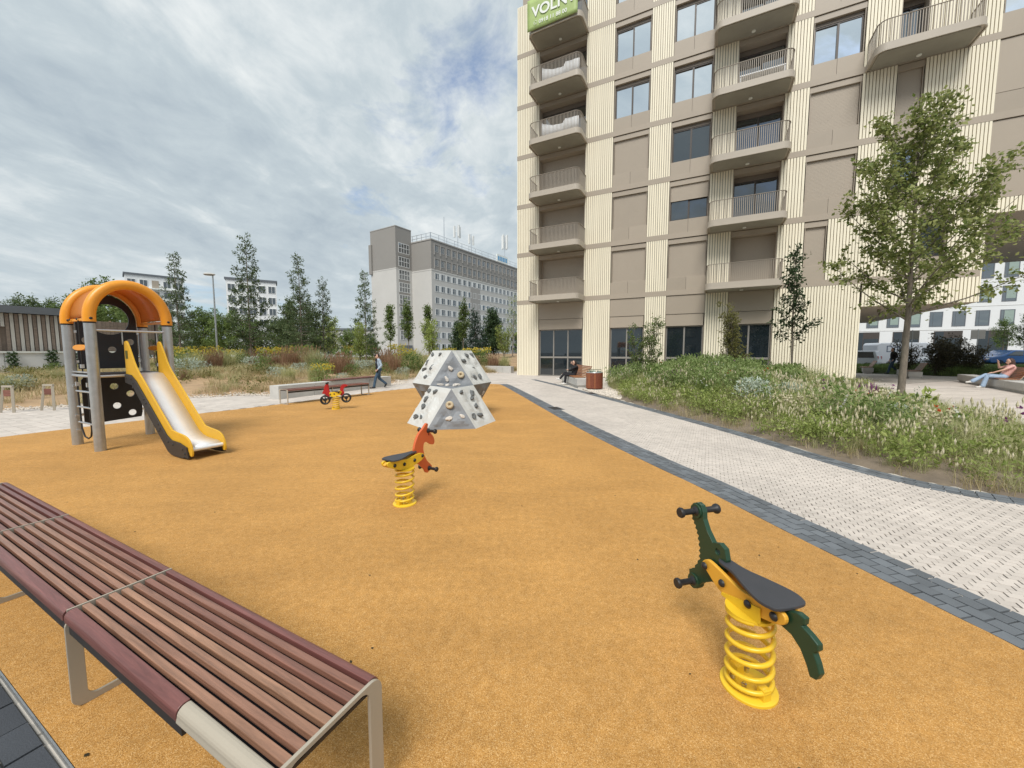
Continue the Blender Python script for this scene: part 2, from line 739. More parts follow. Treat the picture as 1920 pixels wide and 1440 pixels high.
def brick_mat(name, c1, c2, cm, sx, sy, mortar, rough=0.8, rot=0.0):
    m = bpy.data.materials.new(name)
    m.use_nodes = True
    nt = m.node_tree
    N, L = nt.nodes, nt.links
    b = N['Principled BSDF']
    b.inputs['Roughness'].default_value = rough
    g = N.new('ShaderNodeNewGeometry')
    mp = N.new('ShaderNodeMapping')
    mp.inputs['Rotation'].default_value = (0, 0, rot)
    L.new(g.outputs['Position'], mp.inputs[0])
    br = N.new('ShaderNodeTexBrick')
    br.inputs['Color1'].default_value = (*c1, 1)
    br.inputs['Color2'].default_value = (*c2, 1)
    br.inputs['Mortar'].default_value = (*cm, 1)
    br.inputs['Scale'].default_value = 1.0
    br.inputs['Brick Width'].default_value = sx
    br.inputs['Row Height'].default_value = sy
    br.inputs['Mortar Size'].default_value = mortar
    L.new(mp.outputs[0], br.inputs['Vector'])
    nz = N.new('ShaderNodeTexNoise')
    nz.inputs['Scale'].default_value = 0.8
    nz.inputs['Detail'].default_value = 6
    L.new(g.outputs['Position'], nz.inputs['Vector'])
    hs = N.new('ShaderNodeHueSaturation')
    mr = N.new('ShaderNodeMapRange')
    mr.inputs['To Min'].default_value = 0.8
    mr.inputs['To Max'].default_value = 1.2
    L.new(nz.outputs['Fac'], mr.inputs[0])
    L.new(mr.outputs[0], hs.inputs['Value'])
    L.new(br.outputs['Color'], hs.inputs['Color'])
    L.new(hs.outputs[0], b.inputs['Base Color'])
    MATS[name] = m
    return m


ORANGE_GROUND = rubber_granule_mat()
pm('paver_light', (0.545, 0.49, 0.44), 0.8, var=0.13, vscale=0.9, isl=0.08, bump=0.15, bscale=300, world=True, spots=0.07, spotcol=(0.35, 0.31, 0.27))
pm('paver_light_one', (0.545, 0.49, 0.44), 0.8, var=0.13, vscale=0.9, rnd=0.09, bump=0.15, bscale=300, world=True, spots=0.07, spotcol=(0.35, 0.31, 0.27))
pm('cobble', (0.130, 0.143, 0.157), 0.75, var=0.14, vscale=3, isl=0.22, bump=0.3, bscale=160, world=True)
pm('cobble_one', (0.130, 0.143, 0.157), 0.75, var=0.14, vscale=3, rnd=0.22, bump=0.3, bscale=160, world=True)
pm('joint_sand', (0.15, 0.14, 0.128), 0.95, var=0.2, vscale=8, world=True)
pm('brick_shade_tone', (0.048, 0.054, 0.064), 0.8, var=0.15, vscale=3, rnd=0.25, bump=0.3, bscale=160, world=True)  # grey brick darkened in its colour to stand in for shade
pm('soil', (0.19, 0.15, 0.11), 0.95, var=0.3, vscale=1.6, bump=1.0, bscale=22, world=True, spots=0.6, spotcol=(0.24, 0.19, 0.125))
pm('mulch', (0.37, 0.25, 0.145), 0.95, var=0.35, vscale=1.2, bump=1.0, bscale=18, world=True, spots=0.7, spotcol=(0.25, 0.215, 0.10))
pm('pebbles', (0.56, 0.5, 0.43), 0.8, var=0.2, vscale=12, isl=0.3, world=True)
pm('asphalt', (0.09, 0.09, 0.092), 0.9, var=0.15, vscale=0.5, world=True)
pm('lawn', (0.055, 0.085, 0.022), 0.95, var=0.3, vscale=1.5, bump=1.0, bscale=30, world=True)
pm('concrete', (0.50, 0.49, 0.465), 0.8, var=0.1, vscale=2.0, bump=0.2, bscale=60, spots=0.2, spotcol=(0.36, 0.35, 0.33))
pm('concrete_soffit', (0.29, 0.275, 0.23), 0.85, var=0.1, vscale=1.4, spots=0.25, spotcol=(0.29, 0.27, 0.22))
pm('cream_rib', (0.83, 0.765, 0.605), 0.45, var=0.03, vscale=0.6, isl=0.035)
pm('taupe', (0.375, 0.32, 0.256), 0.45, var=0.05, vscale=0.5, rnd=0.05, spots=0.10, spotcol=(0.30, 0.26, 0.21))
pm('taupe_dark', (0.17, 0.14, 0.112), 0.5, var=0.05, vscale=1)
pm('cladding_gap_shade', (0.27, 0.232, 0.185), 0.6, var=0.05)  # backing darker than the ribs, shadow between them put into its colour
pm('bar_taupe', (0.33, 0.285, 0.235), 0.45, var=0.04)
pm('taupe_rail', (0.44, 0.39, 0.325), 0.45, var=0.04, vscale=1)
pm('frame_dark', (0.075, 0.062, 0.055), 0.4, var=0.05)
pm('frame_grey', (0.25, 0.235, 0.215), 0.4, var=0.05)
pm('shutter', (0.395, 0.338, 0.272), 0.5, var=0.03, vscale=0.8, rnd=0.04)
pm('white_sheet', (0.78, 0.80, 0.82), 0.7, var=0.05, vscale=2)
glass_mat('glass_sky', 0.90, gl=(0.93, 0.97, 1.0))
glass_mat('glass_dark', 0.10)
glass_mat('glass_mid', 0.22)
glass_mat('glass_shop', 0.03, tint=(0.012, 0.018, 0.022))
pm('banner_green', (0.36, 0.47, 0.165), 0.55, var=0.08, vscale=0.9)
pm('print_white', (0.80, 0.82, 0.78), 0.6, var=0.02)
pm('galvanised', (0.47, 0.49, 0.50), 0.42, metal=0.75, var=0.12, vscale=9, bump=0.1, bscale=120, spots=0.4, spotcol=(0.36, 0.37, 0.38))
pm('stainless', (0.80, 0.81, 0.82), 0.42, metal=0.3, var=0.05, vscale=4)
pm('steel_bright', (0.62, 0.64, 0.66), 0.35, metal=0.8, var=0.06, vscale=6)
pm('orange_plastic', (0.82, 0.33, 0.025), 0.38, var=0.07, vscale=2.5, spots=0.12, spotcol=(0.55, 0.22, 0.05))
pm('orange_roof', (0.74, 0.30, 0.055), 0.4, var=0.06, vscale=3, transl=0.45)
pm('yellow_panel', (0.70, 0.40, 0.022), 0.42, var=0.06, vscale=3, spots=0.1, spotcol=(0.5, 0.3, 0.05))
pm('yellow_paint', (0.80, 0.53, 0.03), 0.35, var=0.06, vscale=5, spots=0.12, spotcol=(0.55, 0.34, 0.06))
pm('orange_board', (0.76, 0.40, 0.045), 0.45, var=0.06, vscale=5)
pm('black_panel', (0.014, 0.015, 0.02), 0.45, var=0.2, vscale=5)
pm('charcoal_panel', (0.03, 0.028, 0.028), 0.5, var=0.15, vscale=5)
pm('black_rubber', (0.018, 0.018, 0.02), 0.5, var=0.1)
pm('seat_hpl', (0.045, 0.047, 0.055), 0.55, var=0.1, vscale=8, bump=0.1, bscale=500)
pm('green_board', (0.014, 0.05, 0.026), 0.42, var=0.1, vscale=4)
pm('red_board', (0.42, 0.02, 0.022), 0.4, var=0.08, vscale=4)
pm('coral_board', (0.62, 0.125, 0.035), 0.42, var=0.06, vscale=4)
pm('chrome', (0.6, 0.6, 0.6), 0.2, metal=1.0)
pm('climb_white', (0.56, 0.565, 0.545), 0.6, var=0.06, vscale=3, bump=0.4, bscale=14, spots=0.25, spotcol=(0.56, 0.57, 0.56))
pm('climb_grey', (0.19, 0.205, 0.225), 0.55, var=0.1, vscale=3, bump=0.4, bscale=14)
pm('hold_dark', (0.115, 0.122, 0.125), 0.7, var=0.2, vscale=20, bump=0.5, bscale=60)
pm('hold_sand', (0.48, 0.40, 0.27), 0.75, var=0.15, vscale=20, bump=0.5, bscale=60)
pm('hold_pale', (0.55, 0.51, 0.46), 0.75, var=0.15, vscale=20, bump=0.5, bscale=60)
wood_mat('wood_bench', (0.17, 0.066, 0.056), (0.33, 0.18, 0.112), 0.33)
wood_mat('wood_edge', (0.15, 0.055, 0.05), (0.20, 0.08, 0.068), 0.33)
wood_mat('wood_far', (0.16, 0.06, 0.045), (0.24, 0.10, 0.07), 0.5)
wood_mat('wood_warm', (0.36, 0.15, 0.06), (0.27, 0.10, 0.045), 0.5)
wood_mat('wood_bin', (0.20, 0.055, 0.032), (0.34, 0.12, 0.05), 0.5)
wood_mat('wood_grey', (0.26, 0.205, 0.165), (0.20, 0.155, 0.125), 0.75)
pm('slat_grey', (0.50, 0.48, 0.44), 0.7, var=0.1, vscale=2)
pm('tan_steel', (0.40, 0.355, 0.285), 0.42, var=0.04, vscale=4)
pm('brown_steel', (0.36, 0.25, 0.17), 0.5, var=0.06, vscale=4)
pm('roof_grey', (0.14, 0.155, 0.175), 0.5, var=0.06)
pm('white_wall', (0.78, 0.79, 0.79), 0.7, var=0.03, vscale=0.5)
pm('grey_light_wall', (0.56, 0.545, 0.515), 0.85, var=0.06, vscale=0.12, spots=0.1, spotcol=(0.36, 0.35, 0.33))
pm('grey_dark_wall', (0.285, 0.27, 0.25), 0.85, var=0.06, vscale=0.12)
pm('grey_mid_wall', (0.36, 0.345, 0.325), 0.85, var=0.06, vscale=0.12)
pm('white_frame', (0.72, 0.73, 0.72), 0.5, var=0.05)
pm('blue_sign', (0.12, 0.36, 0.62), 0.5, var=0.05)
pm('bark', (0.19, 0.16, 0.128), 0.9, var=0.4, vscale=12, bump=0.9, bscale=30, stretch=(1, 1, 0.3), spots=0.85, spotcol=(0.07, 0.058, 0.046))
pm('bark_dark', (0.10, 0.08, 0.062), 0.9, var=0.25, vscale=8, bump=0.8, bscale=24, stretch=(1, 1, 0.3))
pm('van_white', (0.66, 0.70, 0.76), 0.3, var=0.02, coat=0.4)
pm('car_blue', (0.015, 0.085, 0.27), 0.28, var=0.03, coat=0.6)
pm('tyre', (0.02, 0.02, 0.02), 0.8)
pm('rim', (0.5, 0.5, 0.52), 0.3, metal=0.8)
pm('lamp_red', (0.45, 0.02, 0.02), 0.3)
pm('lettering_grey', (0.12, 0.15, 0.22), 0.6)
pm('skin', (0.62, 0.38, 0.28), 0.5, var=0.05)
pm('hair_dark', (0.035, 0.02, 0.016), 0.6, var=0.3, vscale=20)
pm('hair_brown', (0.06, 0.027, 0.02), 0.6, var=0.3, vscale=20)
pm('denim_light', (0.34, 0.45, 0.60), 0.85, var=0.12, vscale=9)
pm('denim_jacket', (0.36, 0.45, 0.55), 0.85, var=0.12, vscale=9)
pm('denim_dark', (0.045, 0.085, 0.135), 0.85, var=0.15, vscale=9)
pm('cloth_black', (0.012, 0.012, 0.016), 0.85, var=0.2, vscale=9)
pm('cloth_pink', (0.72, 0.42, 0.38), 0.85, var=0.08, vscale=9)
pm('shoe_white', (0.70, 0.69, 0.66), 0.6, var=0.05)
pm('shoe_black', (0.015, 0.015, 0.017), 0.6)
leaf_mat('leaf_maple', (0.11, 0.155, 0.035), (0.36, 0.38, 0.15))
leaf_mat('leaf_dark', (0.034, 0.066, 0.028), (0.095, 0.145, 0.062))
leaf_mat('leaf_larch', (0.062, 0.1, 0.042), (0.175, 0.23, 0.105))
leaf_mat('leaf_mid', (0.08, 0.135, 0.035), (0.23, 0.3, 0.095))
leaf_mat('leaf_fresh', (0.19, 0.255, 0.055), (0.42, 0.48, 0.16))
leaf_mat('leaf_olive', (0.13, 0.14, 0.04), (0.3, 0.28, 0.1))
leaf_mat('leaf_bronze', (0.055, 0.05, 0.03), (0.13, 0.115, 0.06))
leaf_mat('leaf_spruce', (0.024, 0.055, 0.036), (0.07, 0.11, 0.075))
leaf_mat('grass_green', (0.31, 0.33, 0.12), (0.62, 0.6, 0.35))
leaf_mat('grass_dry', (0.38, 0.31, 0.16), (0.6, 0.51, 0.3))
leaf_mat('grass_red', (0.26, 0.155, 0.095), (0.42, 0.27, 0.17))
leaf_mat('herb_green', (0.16, 0.25, 0.062), (0.4, 0.48, 0.2))
leaf_mat('herb_silver', (0.29, 0.35, 0.27), (0.45, 0.51, 0.43), transl=0.2)
leaf_mat('seed_pale', (0.42, 0.39, 0.22), (0.62, 0.57, 0.42), transl=0.2)
leaf_mat('petal_orange', (0.600, 0.080, 0.020), (0.700, 0.170, 0.050))
leaf_mat('petal_yellow', (0.55, 0.42, 0.04), (0.7, 0.6, 0.12))
leaf_mat('petal_purple', (0.250, 0.050, 0.220), (0.380, 0.160, 0.340))
leaf_mat('petal_white', (0.620, 0.620, 0.550), (0.750, 0.740, 0.700))
Mt = MATS

# ------------------------------------------------------------------ axes shared by the estate
RZ = math.atan2(-0.4569961, 0.8894687)
DX = np.array([0.8894687, -0.4569961])      # along the facades
DN = np.array([0.4569961, 0.8894687])       # away from the camera
FP0 = (1.91685, 26.03673, 0.0)


def est(s, n):
    """plan point from distances along / across the estate axes, measured from the camera's spot"""
    return (s * DX[0] + n * DN[0], s * DX[1] + n * DN[1])


# ------------------------------------------------------------------ ground sheets
g = MB().add([(-700, -300, -0.14), (700, -300, -0.14), (700, 900, -0.14), (-700, 900, -0.14)], [(0, 1, 2, 3)])
tag(g.build('ground', Mt['asphalt']), kind='structure')

brick_mat('plaza_paving', (0.58, 0.535, 0.475), (0.50, 0.46, 0.41), (0.30, 0.27, 0.235), 0.6, 0.3, 0.008, rot=-RZ)
pl = MB()
pl.prism([(-24, -6), (34, -6), (38, 24), (30, 33), (2, 34), (-6, 30), (-24, 12)], -0.10, -0.02, plane='xy')
plaza = tag(pl.build('plaza', Mt['plaza_paving']), kind='structure')

OR = [(-0.87, 18.94), (-0.49, 18.3), (0.24, 14.3), (1.1, 9.25), (1.59, 6.73), (1.95, 5.16), (2.14, 4.43), (2.28, 3.73),
      (2.40, 3.12), (2.49, 2.71), (2.56, 2.38), (2.62, 2.11), (2.67, 1.88), (2.72, 1.2), (2.62, 0.2), (2.2, -0.648)]
ORC = catmull(OR, 0.1)
OFAR = [(-9.6, 5.4), (-9.55, 6.3), (-9.39, 6.95), (-8.99, 7.8), (-7.98, 9.66), (-7.15, 11.12), (-5.55, 14.68), (-4.39, 16.6),
        (-3.0, 18.05), (-1.8, 18.75), (-1.25, 18.98), (-0.87, 18.94)]
OFC = catmull(OFAR, 0.2)
orange_poly = [tuple(p) for p in OFC[:-1]] + [tuple(p) for p in ORC]
ob = MB().prism(orange_poly, -0.10, 0.002, plane='xy')
tag(ob.build('playground_surface', ORANGE_GROUND), kind='structure')

# --- steel edging between rubber and paving on the near side
e0, e1 = np.array((-9.6, 5.4)), np.array((2.2, -0.648))
sb = MB().bar((*(e0 - 0.006 * DN), -0.02), (*(e1 - 0.006 * DN), -0.02), 0.006, 0.050)
tag(sb.build('edging_strip', Mt['galvanised']), kind='structure')

# --- light interlocking pavers of the curved footpath
PIN = [(1.1, 22.0), (2.19, 17.45), (2.80, 14.3), (3.30, 12.0), (3.93, 8.73), (4.22, 7.08), (4.36, 5.79), (4.48, 4.96), (4.67, 4.43),
       (4.9, 4.07), (5.22, 3.78), (5.9, 3.36), (6.9, 3.0), (8.5, 2.7)]
PINC = catmull(PIN, 0.1)
R_or, T_or = resample(ORC, 0.1)
right_or = np.stack([T_or[:, 1], -T_or[:, 0]], 1)
# make sure the normal points to the footpath (to the right)
if right_or[len(right_or) // 2][0] < 0:
    right_or = -right_or
GRC = R_or + right_or * 0.40
GRC2 = R_or + right_or * 0.34
path_poly = [tuple(p) for p in GRC2[:-4]] + [(3.4, -1.0), (9.5, 1.2)] + [tuple(p + np.array((.07, .03))) for p in PINC[::-1]]
pb = MB().prism(path_poly, -0.05, -0.014, plane='xy')
footpath = tag(pb.build('footpath', Mt['joint_sand']), kind='structure')

PW, PL = 0.060, 0.090
beh_me = MB().prism([(-PL / 2 + .0035, -PW / 2 + .0012), (PL / 2 - .0035, -PW / 2 + .0012), (PL / 2 - .0035, PW / 2 - .0012), (-PL / 2 + .0035, PW / 2 - .0012)], -0.03, 0.0, plane='xy').mesh('paver', Mt['paver_light_one'])
rng = np.random.default_rng(5)
Rr_, Cc_ = np.meshgrid(np.arange(-360, 360), np.arange(-270, 270))
cells = np.stack([(Cc_ * PL + (Rr_ % 2) * PL / 2).ravel(), (Rr_ * PW).ravel()], 1)
cells[:, 0] += rng.uniform(-.003, .003, len(cells))
CX = 4.0 + cells[:, 0] * DX[0] + cells[:, 1] * DN[0]
CY = 8.0 + cells[:, 0] * DX[1] + cells[:, 1] * DN[1]
ins = inside(path_poly, CX, CY) & (CY < 19) & (CX < 9.5) & (CY > -0.9)
CX, CY = CX[ins], CY[ins]
vis = (CX < CY * 1.36) & (CY > 1.5)
dist = np.where(vis, np.hypot(CX, CY), 1e6 + np.hypot(CX, CY))
order = np.argsort(dist)
CX, CY, vis = CX[order], CY[order], vis[order]
for i in range(300):
    o = link_mesh('paver', beh_me, footpath, (CX[i], CY[i], float(rng.uniform(-.002, .001))), RZ + float(rng.uniform(-.02, .02)))


def instance_poly(V, F, X, Y, Z, ang):
    """merge copies of one small mesh"""
    n = len(X)
    ca, sa = np.cos(ang), np.sin(ang)
    VV = np.empty((n, len(V), 3))
    VV[:, :, 0] = X[:, None] + V[None, :, 0] * ca[:, None] - V[None, :, 1] * sa[:, None]
    VV[:, :, 1] = Y[:, None] + V[None, :, 0] * sa[:, None] + V[None, :, 1] * ca[:, None]
    VV[:, :, 2] = Z[:, None] + V[None, :, 2]
    FF = F[None] + (np.arange(n) * len(V))[:, None, None]
    return VV.reshape(-1, 3), FF.reshape(-1, F.shape[1])


def prism_np(poly, z0, z1):
    n = len(poly)
    V = np.array([(a, b, z0) for a, b in poly] + [(a, b, z1) for a, b in poly])
    F = []
    for i in range(1, n - 1):
        F.append((n, n + i, n + i + 1))
    for i in range(n):
        k = (i + 1) % n
        F += [(i, k, n + k), (i, n + k, n + i)]
    return V, np.array(F)


Vb, Fb = prism_np([(-PL / 2 + .0035, -PW / 2 + .0012), (PL / 2 - .0035, -PW / 2 + .0012), (PL / 2 - .0035, PW / 2 - .0012), (-PL / 2 + .0035, PW / 2 - .0012)], -0.03, 0.0)
nrest = len(CX) - 300
V, F = instance_poly(Vb, Fb, CX[300:], CY[300:], rng.uniform(-.002, .001, nrest), RZ + rng.uniform(-.02, .02, nrest))
tag(link_mesh('paver_field', np_mesh('paver_field', V, F, Mt['paver_light']), footpath), kind='stuff')


# --- dark cobble strips along both sides of the footpath
def cobble_strip(name, curve, rows, first, side, start_s=0.0):
    base = MB()
    Rr, Tt = resample(curve, 0.1)
    nn = np.stack([Tt[:, 1], -Tt[:, 0]], 1) * side
    a = Rr + nn * (first - 0.05)
    b = Rr + nn * (first + rows * 0.1 - 0.05)
    n = len(Rr)
    vs = [(p[0], p[1], -0.012) for p in a] + [(p[0], p[1], -0.012) for p in b]
    fs = [(i, i + 1, n + i + 1, n + i) for i in range(n - 1)]
    base.add(vs, fs)
    st = tag(base.build(name, Mt['joint_sand']), kind='structure')
    X, Y, A = [], [], []
    for r in range(rows):
        offc = Rr + nn * (first + 0.1 * r)
        q, t = resample(np.concatenate([offc[:1], offc[1:]]), 0.118)
        sh = 0.059 if r % 2 else 0.0
        for i in range(len(q) - 1):
            p = q[i] + t[i] * sh
            X.append(p[0])
            Y.append(p[1])
            A.append(math.atan2(t[i][1], t[i][0]))
    X, Y, A = np.array(X), np.array(Y), np.array(A)
    vis = (np.abs(X) < Y * 1.36) & (Y > 1.4)
    d = np.where(vis, np.hypot(X, Y), 1e6)
    od = np.argsort(d)
    X, Y, A, d = X[od], Y[od], A[od], d[od]
    pr = [(-.0545, -.046), (.0545, -.046), (.0545, .046), (-.0545, .046)]
    me = MB().prism(pr, -0.03, 0.004, plane='xy')
    me = me.mesh('cobble', Mt['cobble_one'])
    rr = np.random.default_rng(11)
    k = min(300, int((d < 1e5).sum()))
    for i in range(k):
        link_mesh('cobble', me, st, (X[i], Y[i], float(rr.uniform(-.003, .002))), float(A[i] + rr.uniform(-.03, .03)))
    Vp, Fp = prism_np(pr, -0.03, 0.004)
    V, F = instance_poly(Vp, Fp, X[k:], Y[k:], rr.uniform(-.003, .002, len(X) - k), A[k:] + rr.uniform(-.03, .03, len(X) - k))
    tag(link_mesh('cobble_field', np_mesh('cobble_field', V, F, Mt['cobble']), st), kind='stuff')


cobble_strip('cobble_border', ORC[5:-6], 4, 0.05, 1.0 if np.dot(right_or[20], (T_or[20][1], -T_or[20][0])) > 0 else -1.0)
cobble_strip('kerb_border', PINC, 3, -0.05 + 0.1, -1.0)

# --- brick paving behind the near bench, shade painted in as a dark colour
bedb = tag(MB().prism([(*est(-7, -3.0),), (*est(2.4, -3.0),), (*est(2.4, 0.405),), (*est(-7, 0.405),)], -0.06, -0.012, plane='xy')
           .build('brick_paving', Mt['joint_sand']), kind='structure')
brick_me = MB().prism([(-.0965, -.0465), (.0965, -.0465), (.0965, .0465), (-.0965, .0465)], -0.03, 0.0, plane='xy').mesh('brick', Mt['brick_shade_tone'])
rr = np.random.default_rng(3)
cnt = 0
for c in range(14):
    px, py = est(-4.2 + c * .2, .352)
    link_mesh('brick', brick_me, bedb, (px, py, float(rr.uniform(-.003, .002))), RZ + float(rr.uniform(-.01, .01)))
for c in range(27):
    s_ = -4.2 + c * .1
    if c % 2:
        px, py = est(s_, .252)
        link_mesh('brick', brick_me, bedb, (px, py, float(rr.uniform(-.003, .002))), RZ + PI / 2, (.48, 1, 1))
    for r in range(6):
        px, py = est(s_, .20 - r * .2 - (0.0 if c % 2 == 0 else .1))
        link_mesh('brick', brick_me, bedb, (px, py, float(rr.uniform(-.003, .002))), RZ + PI / 2 + float(rr.uniform(-.01, .01)))

# --- small rectangular pavers of the left path and forecourt, large slabs of the right plaza
LBED = [(-26, 9.2), (-16, 9.9), (-13.7, 10.3), (-12.4, 12.0), (-11.2, 13.1), (-9.4, 14.2), (-8.3, 14.0), (-6.1, 18.2), (-5.7, 19.4), (-5.9, 21.9), (-3.2, 26.2), (0.4, 31.2)]
left_poly = [(-9.75, 5.6)] + [tuple(p) for p in OFC[:-1]] + [(-0.45, 18.9), (0.2, 16.5), (0.9, 13.2), (1.15, 17.5), (2.6, 20.4), (4.6, 24.4), (1.9, 25.9), (0.4, 31.0)] + LBED[::-1][1:-1] + [(-16, 7)]
left_poly = [p for p in left_poly]


def pave(name, poly, w, l, joint, ang, mat, lim, parent=None, bond=0.5):
    ca, sa = math.cos(ang), math.sin(ang)
    P = np.array(poly)
    c0 = P.mean(0)
    rad = np.max(np.linalg.norm(P - c0, axis=1))
    nu, nv = int(rad / l) + 2, int(rad / w) + 2
    U, Vv = np.meshgrid(np.arange(-nu, nu), np.arange(-nv, nv))
    U = U * l + (Vv % 2) * l * bond
    Vv = Vv * w
    X = c0[0] + U * ca - Vv * sa
    Y = c0[1] + U * sa + Vv * ca
    X, Y = X.ravel(), Y.ravel()
    ok = inside(poly, X, Y) & lim(X, Y)
    X, Y = X[ok], Y[ok]
    hw, hl = w / 2 - joint, l / 2 - joint
    Vp, Fp = prism_np([(-hl, -hw), (hl, -hw), (hl, hw), (-hl, hw)], -0.022, 0.0)
    r = np.random.default_rng(7)
    V, F = instance_poly(Vp, Fp, X, Y, r.uniform(-.002, .0, len(X)), np.full(len(X), ang))
    return tag(link_mesh(name, np_mesh(name, V, F, mat), parent), kind='stuff')


far_path = tag(MB().prism(left_poly, -0.05, -0.016, plane='xy').build('garden_path', Mt['joint_sand']), kind='structure')
pave('paver_field', left_poly, 0.2, 0.3, 0.004, RZ, Mt['paver_light'], lambda X, Y: (Y > 5) & (X > -17), far_path)
rp = [(7.9, 3.4), (9.1, 6.3), (13.0, 13.1), (15.2, 16.6), (17.5, 18.3), (30, 24), (30, 12), (16, 6)]
right_paving = tag(MB().prism(rp, -0.05, -0.016, plane='xy').build('plaza_paving', Mt['joint_sand']), kind='structure')
pave('slab_field', rp, 0.6, 0.9, 0.005, RZ + 0.9, Mt['paver_light'], lambda X, Y: X > 0, right_paving)

# drain grates set in the paving
for nm, (x, y), a, lab in (('drain_grate', (1.2, 10.6), -1.3, 'dark drain grate in the cobble strip beside the rubber surface'),
                           ('drain_grate', (3.02, 14.6), -1.3, 'dark drain grate in the far cobble strip near the litter bin')):
    r0 = empty(nm, (x, y, 0.0), a)
    m = MB()
    for k in range(9):
        m.box(-0.24 + k * 0.06 - 0.02, -0.24 + k * 0.06 + 0.02, -0.14, 0.14, -0.02, 0.006)
    m.build('bar', Mt['charcoal_panel'], r0)
    MB().box(-0.29, 0.29, -0.18, -0.14, -0.03, 0.005).box(-0.29, 0.29, 0.14, 0.18, -0.03, 0.005).box(-0.29, -0.265, -0.14, 0.14, -0.03, 0.005).box(0.265, 0.29, -0.14, 0.14, -0.03, 0.005).build('frame', Mt['cobble_one'], r0)
    tag(r0, lab, 'drain')

# ------------------------------------------------------------------ planting beds
RBED = [(7.9, 3.3), (6.9, 3.35), (5.95, 3.72), (5.45, 4.08), (5.02, 4.62), (4.82, 5.25), (4.72, 6.15), (4.56, 7.4), (4.24, 9.05), (3.80, 11.6),
        (3.62, 13.1), (4.1, 14.6), (4.3, 16.8), (5.0, 19.6), (6.6, 21.8), (13.7, 18.2), (16.2, 17.4), (15.0, 16.4), (12.8, 13.1), (9.0, 6.4)]
RB_EDGE = RBED
RB_RIGHT = [RBED[-4], RBED[-3], RBED[-2], RBED[-1], RBED[0]]


def h_right(X, Y):
    X, Y = np.asarray(X, float), np.asarray(Y, float)
    d = edge_dist(RB_EDGE, X, Y)
    d = np.where(inside(RBED, X, Y), d, 0)
    dr = edge_dist(RB_RIGHT, X, Y, closed=False)
    return 0.74 * (1 - np.exp(-d / 2.3)) * np.clip(dr / 5.0, 0.12, 1) + 0.05 * np.sin(X * 2.1) * np.cos(Y * 1.7) * np.clip(d, 0, 1) - 0.01


LB_POLY = LBED + [(4, 40), (0, 62), (-90, 62), (-90, 20), (-40, 12)]


def h_left(X, Y):
    X, Y = np.asarray(X, float), np.asarray(Y, float)
    d = edge_dist(LBED, X, Y, closed=False)
    d = np.where(inside(LB_POLY, X, Y), d, 0)
    amp = 0.72 + 0.62 * np.clip((X + 17) / 8, 0, 1)
    return amp * (1 - np.exp(-d / 6.5)) + 0.09 * np.sin(X * 1.1 + 1) * np.cos(Y * 0.9) * np.clip(d / 3, 0, 1) - 0.012


def soil_mesh(name, poly, hf, step, mat):
    P = np.array(poly)
    xs = np.arange(P[:, 0].min(), P[:, 0].max() + step, step)
    ys = np.arange(P[:, 1].min(), P[:, 1].max() + step, step)
    X, Y = np.meshgrid(xs, ys, indexing='ij')
    I = inside(poly, X, Y)
    Z = hf(X, Y)
    r = np.random.default_rng(1)
    Z = Z + np.where(I, r.normal(0, 0.008, Z.shape), -0.02)
    idx = np.arange(X.size).reshape(X.shape)
    keep = (I[:-1, :-1].astype(int) + I[1:, :-1] + I[1:, 1:] + I[:-1, 1:]) >= 1
    a, b, c, d = idx[:-1, :-1][keep], idx[1:, :-1][keep], idx[1:, 1:][keep], idx[:-1, 1:][keep]
    F = np.stack([a, b, c, d], 1)
    used = np.unique(F)
    mapi = np.full(X.size, -1)
    mapi[used] = np.arange(len(used))
    V = np.stack([X.ravel(), Y.ravel(), Z.ravel()], 1)[used]
    return tag(link_mesh(name, np_mesh(name, V, mapi[F], mat, True)), kind='structure')


soil_mesh('planting_soil', RBED, h_right, 0.12, Mt['soil'])
soil_mesh('mulch_mound', LB_POLY, h_left, 0.4, Mt['mulch'])

# pebble patch beside the litter bin
peb = np.random.default_rng(8)
pp = [(3.55, 12.6), (3.2, 14.4), (2.95, 16.2), (4.4, 16.9), (4.25, 14.6), (3.75, 13.0)]
X = peb.uniform(2.8, 4.6, 9000)
Y = peb.uniform(12.4, 17, 9000)
k = inside(pp, X, Y)
X, Y = X[k][:2600], Y[k][:2600]
octv = np.array([(1, 0, 0), (0, 1, 0), (-1, 0, 0), (0, -1, 0), (0, 0, .7), (0, 0, -.7)]) * 0.028
octf = np.array([(0, 1, 4), (1, 2, 4), (2, 3, 4), (3, 0, 4), (1, 0, 5), (2, 1, 5), (3, 2, 5), (0, 3, 5)])
V, F = instance_poly(octv, octf, X, Y, peb.uniform(0, .02, len(X)), peb.uniform(0, 6, len(X)))
tag(link_mesh('pebbles', np_mesh('pebbles', V, F, Mt['pebbles'])), 'pale pebbles spread round the litter bin at the bed corner', 'pebbles', kind='stuff')
# coarse gravel margin of the left bed
gc = catmull(LBED[1:], 0.3)
gx = peb.choice(len(gc), 5200)
X = gc[gx, 0] + peb.normal(0, .16, 5200)
Y = gc[gx, 1] + peb.normal(0, .16, 5200)
V, F = instance_poly(octv, octf, X, Y, np.maximum(h_left(X, Y), 0) + peb.uniform(0, .02, len(X)), peb.uniform(0, 6, len(X)))
tag(link_mesh('gravel_margin', np_mesh('gravel_margin', V, F, Mt['pebbles'])), 'pale gravel margin along the edge of the mulched bed', 'gravel', kind='stuff')
# lawn strip and road beyond the passage on the right
LAWN = [(25.2, 31.5), (30.0, 24.2), (33.5, 20.5), (44, 17.5), (56, 28), (36, 36.5), (27, 35)]


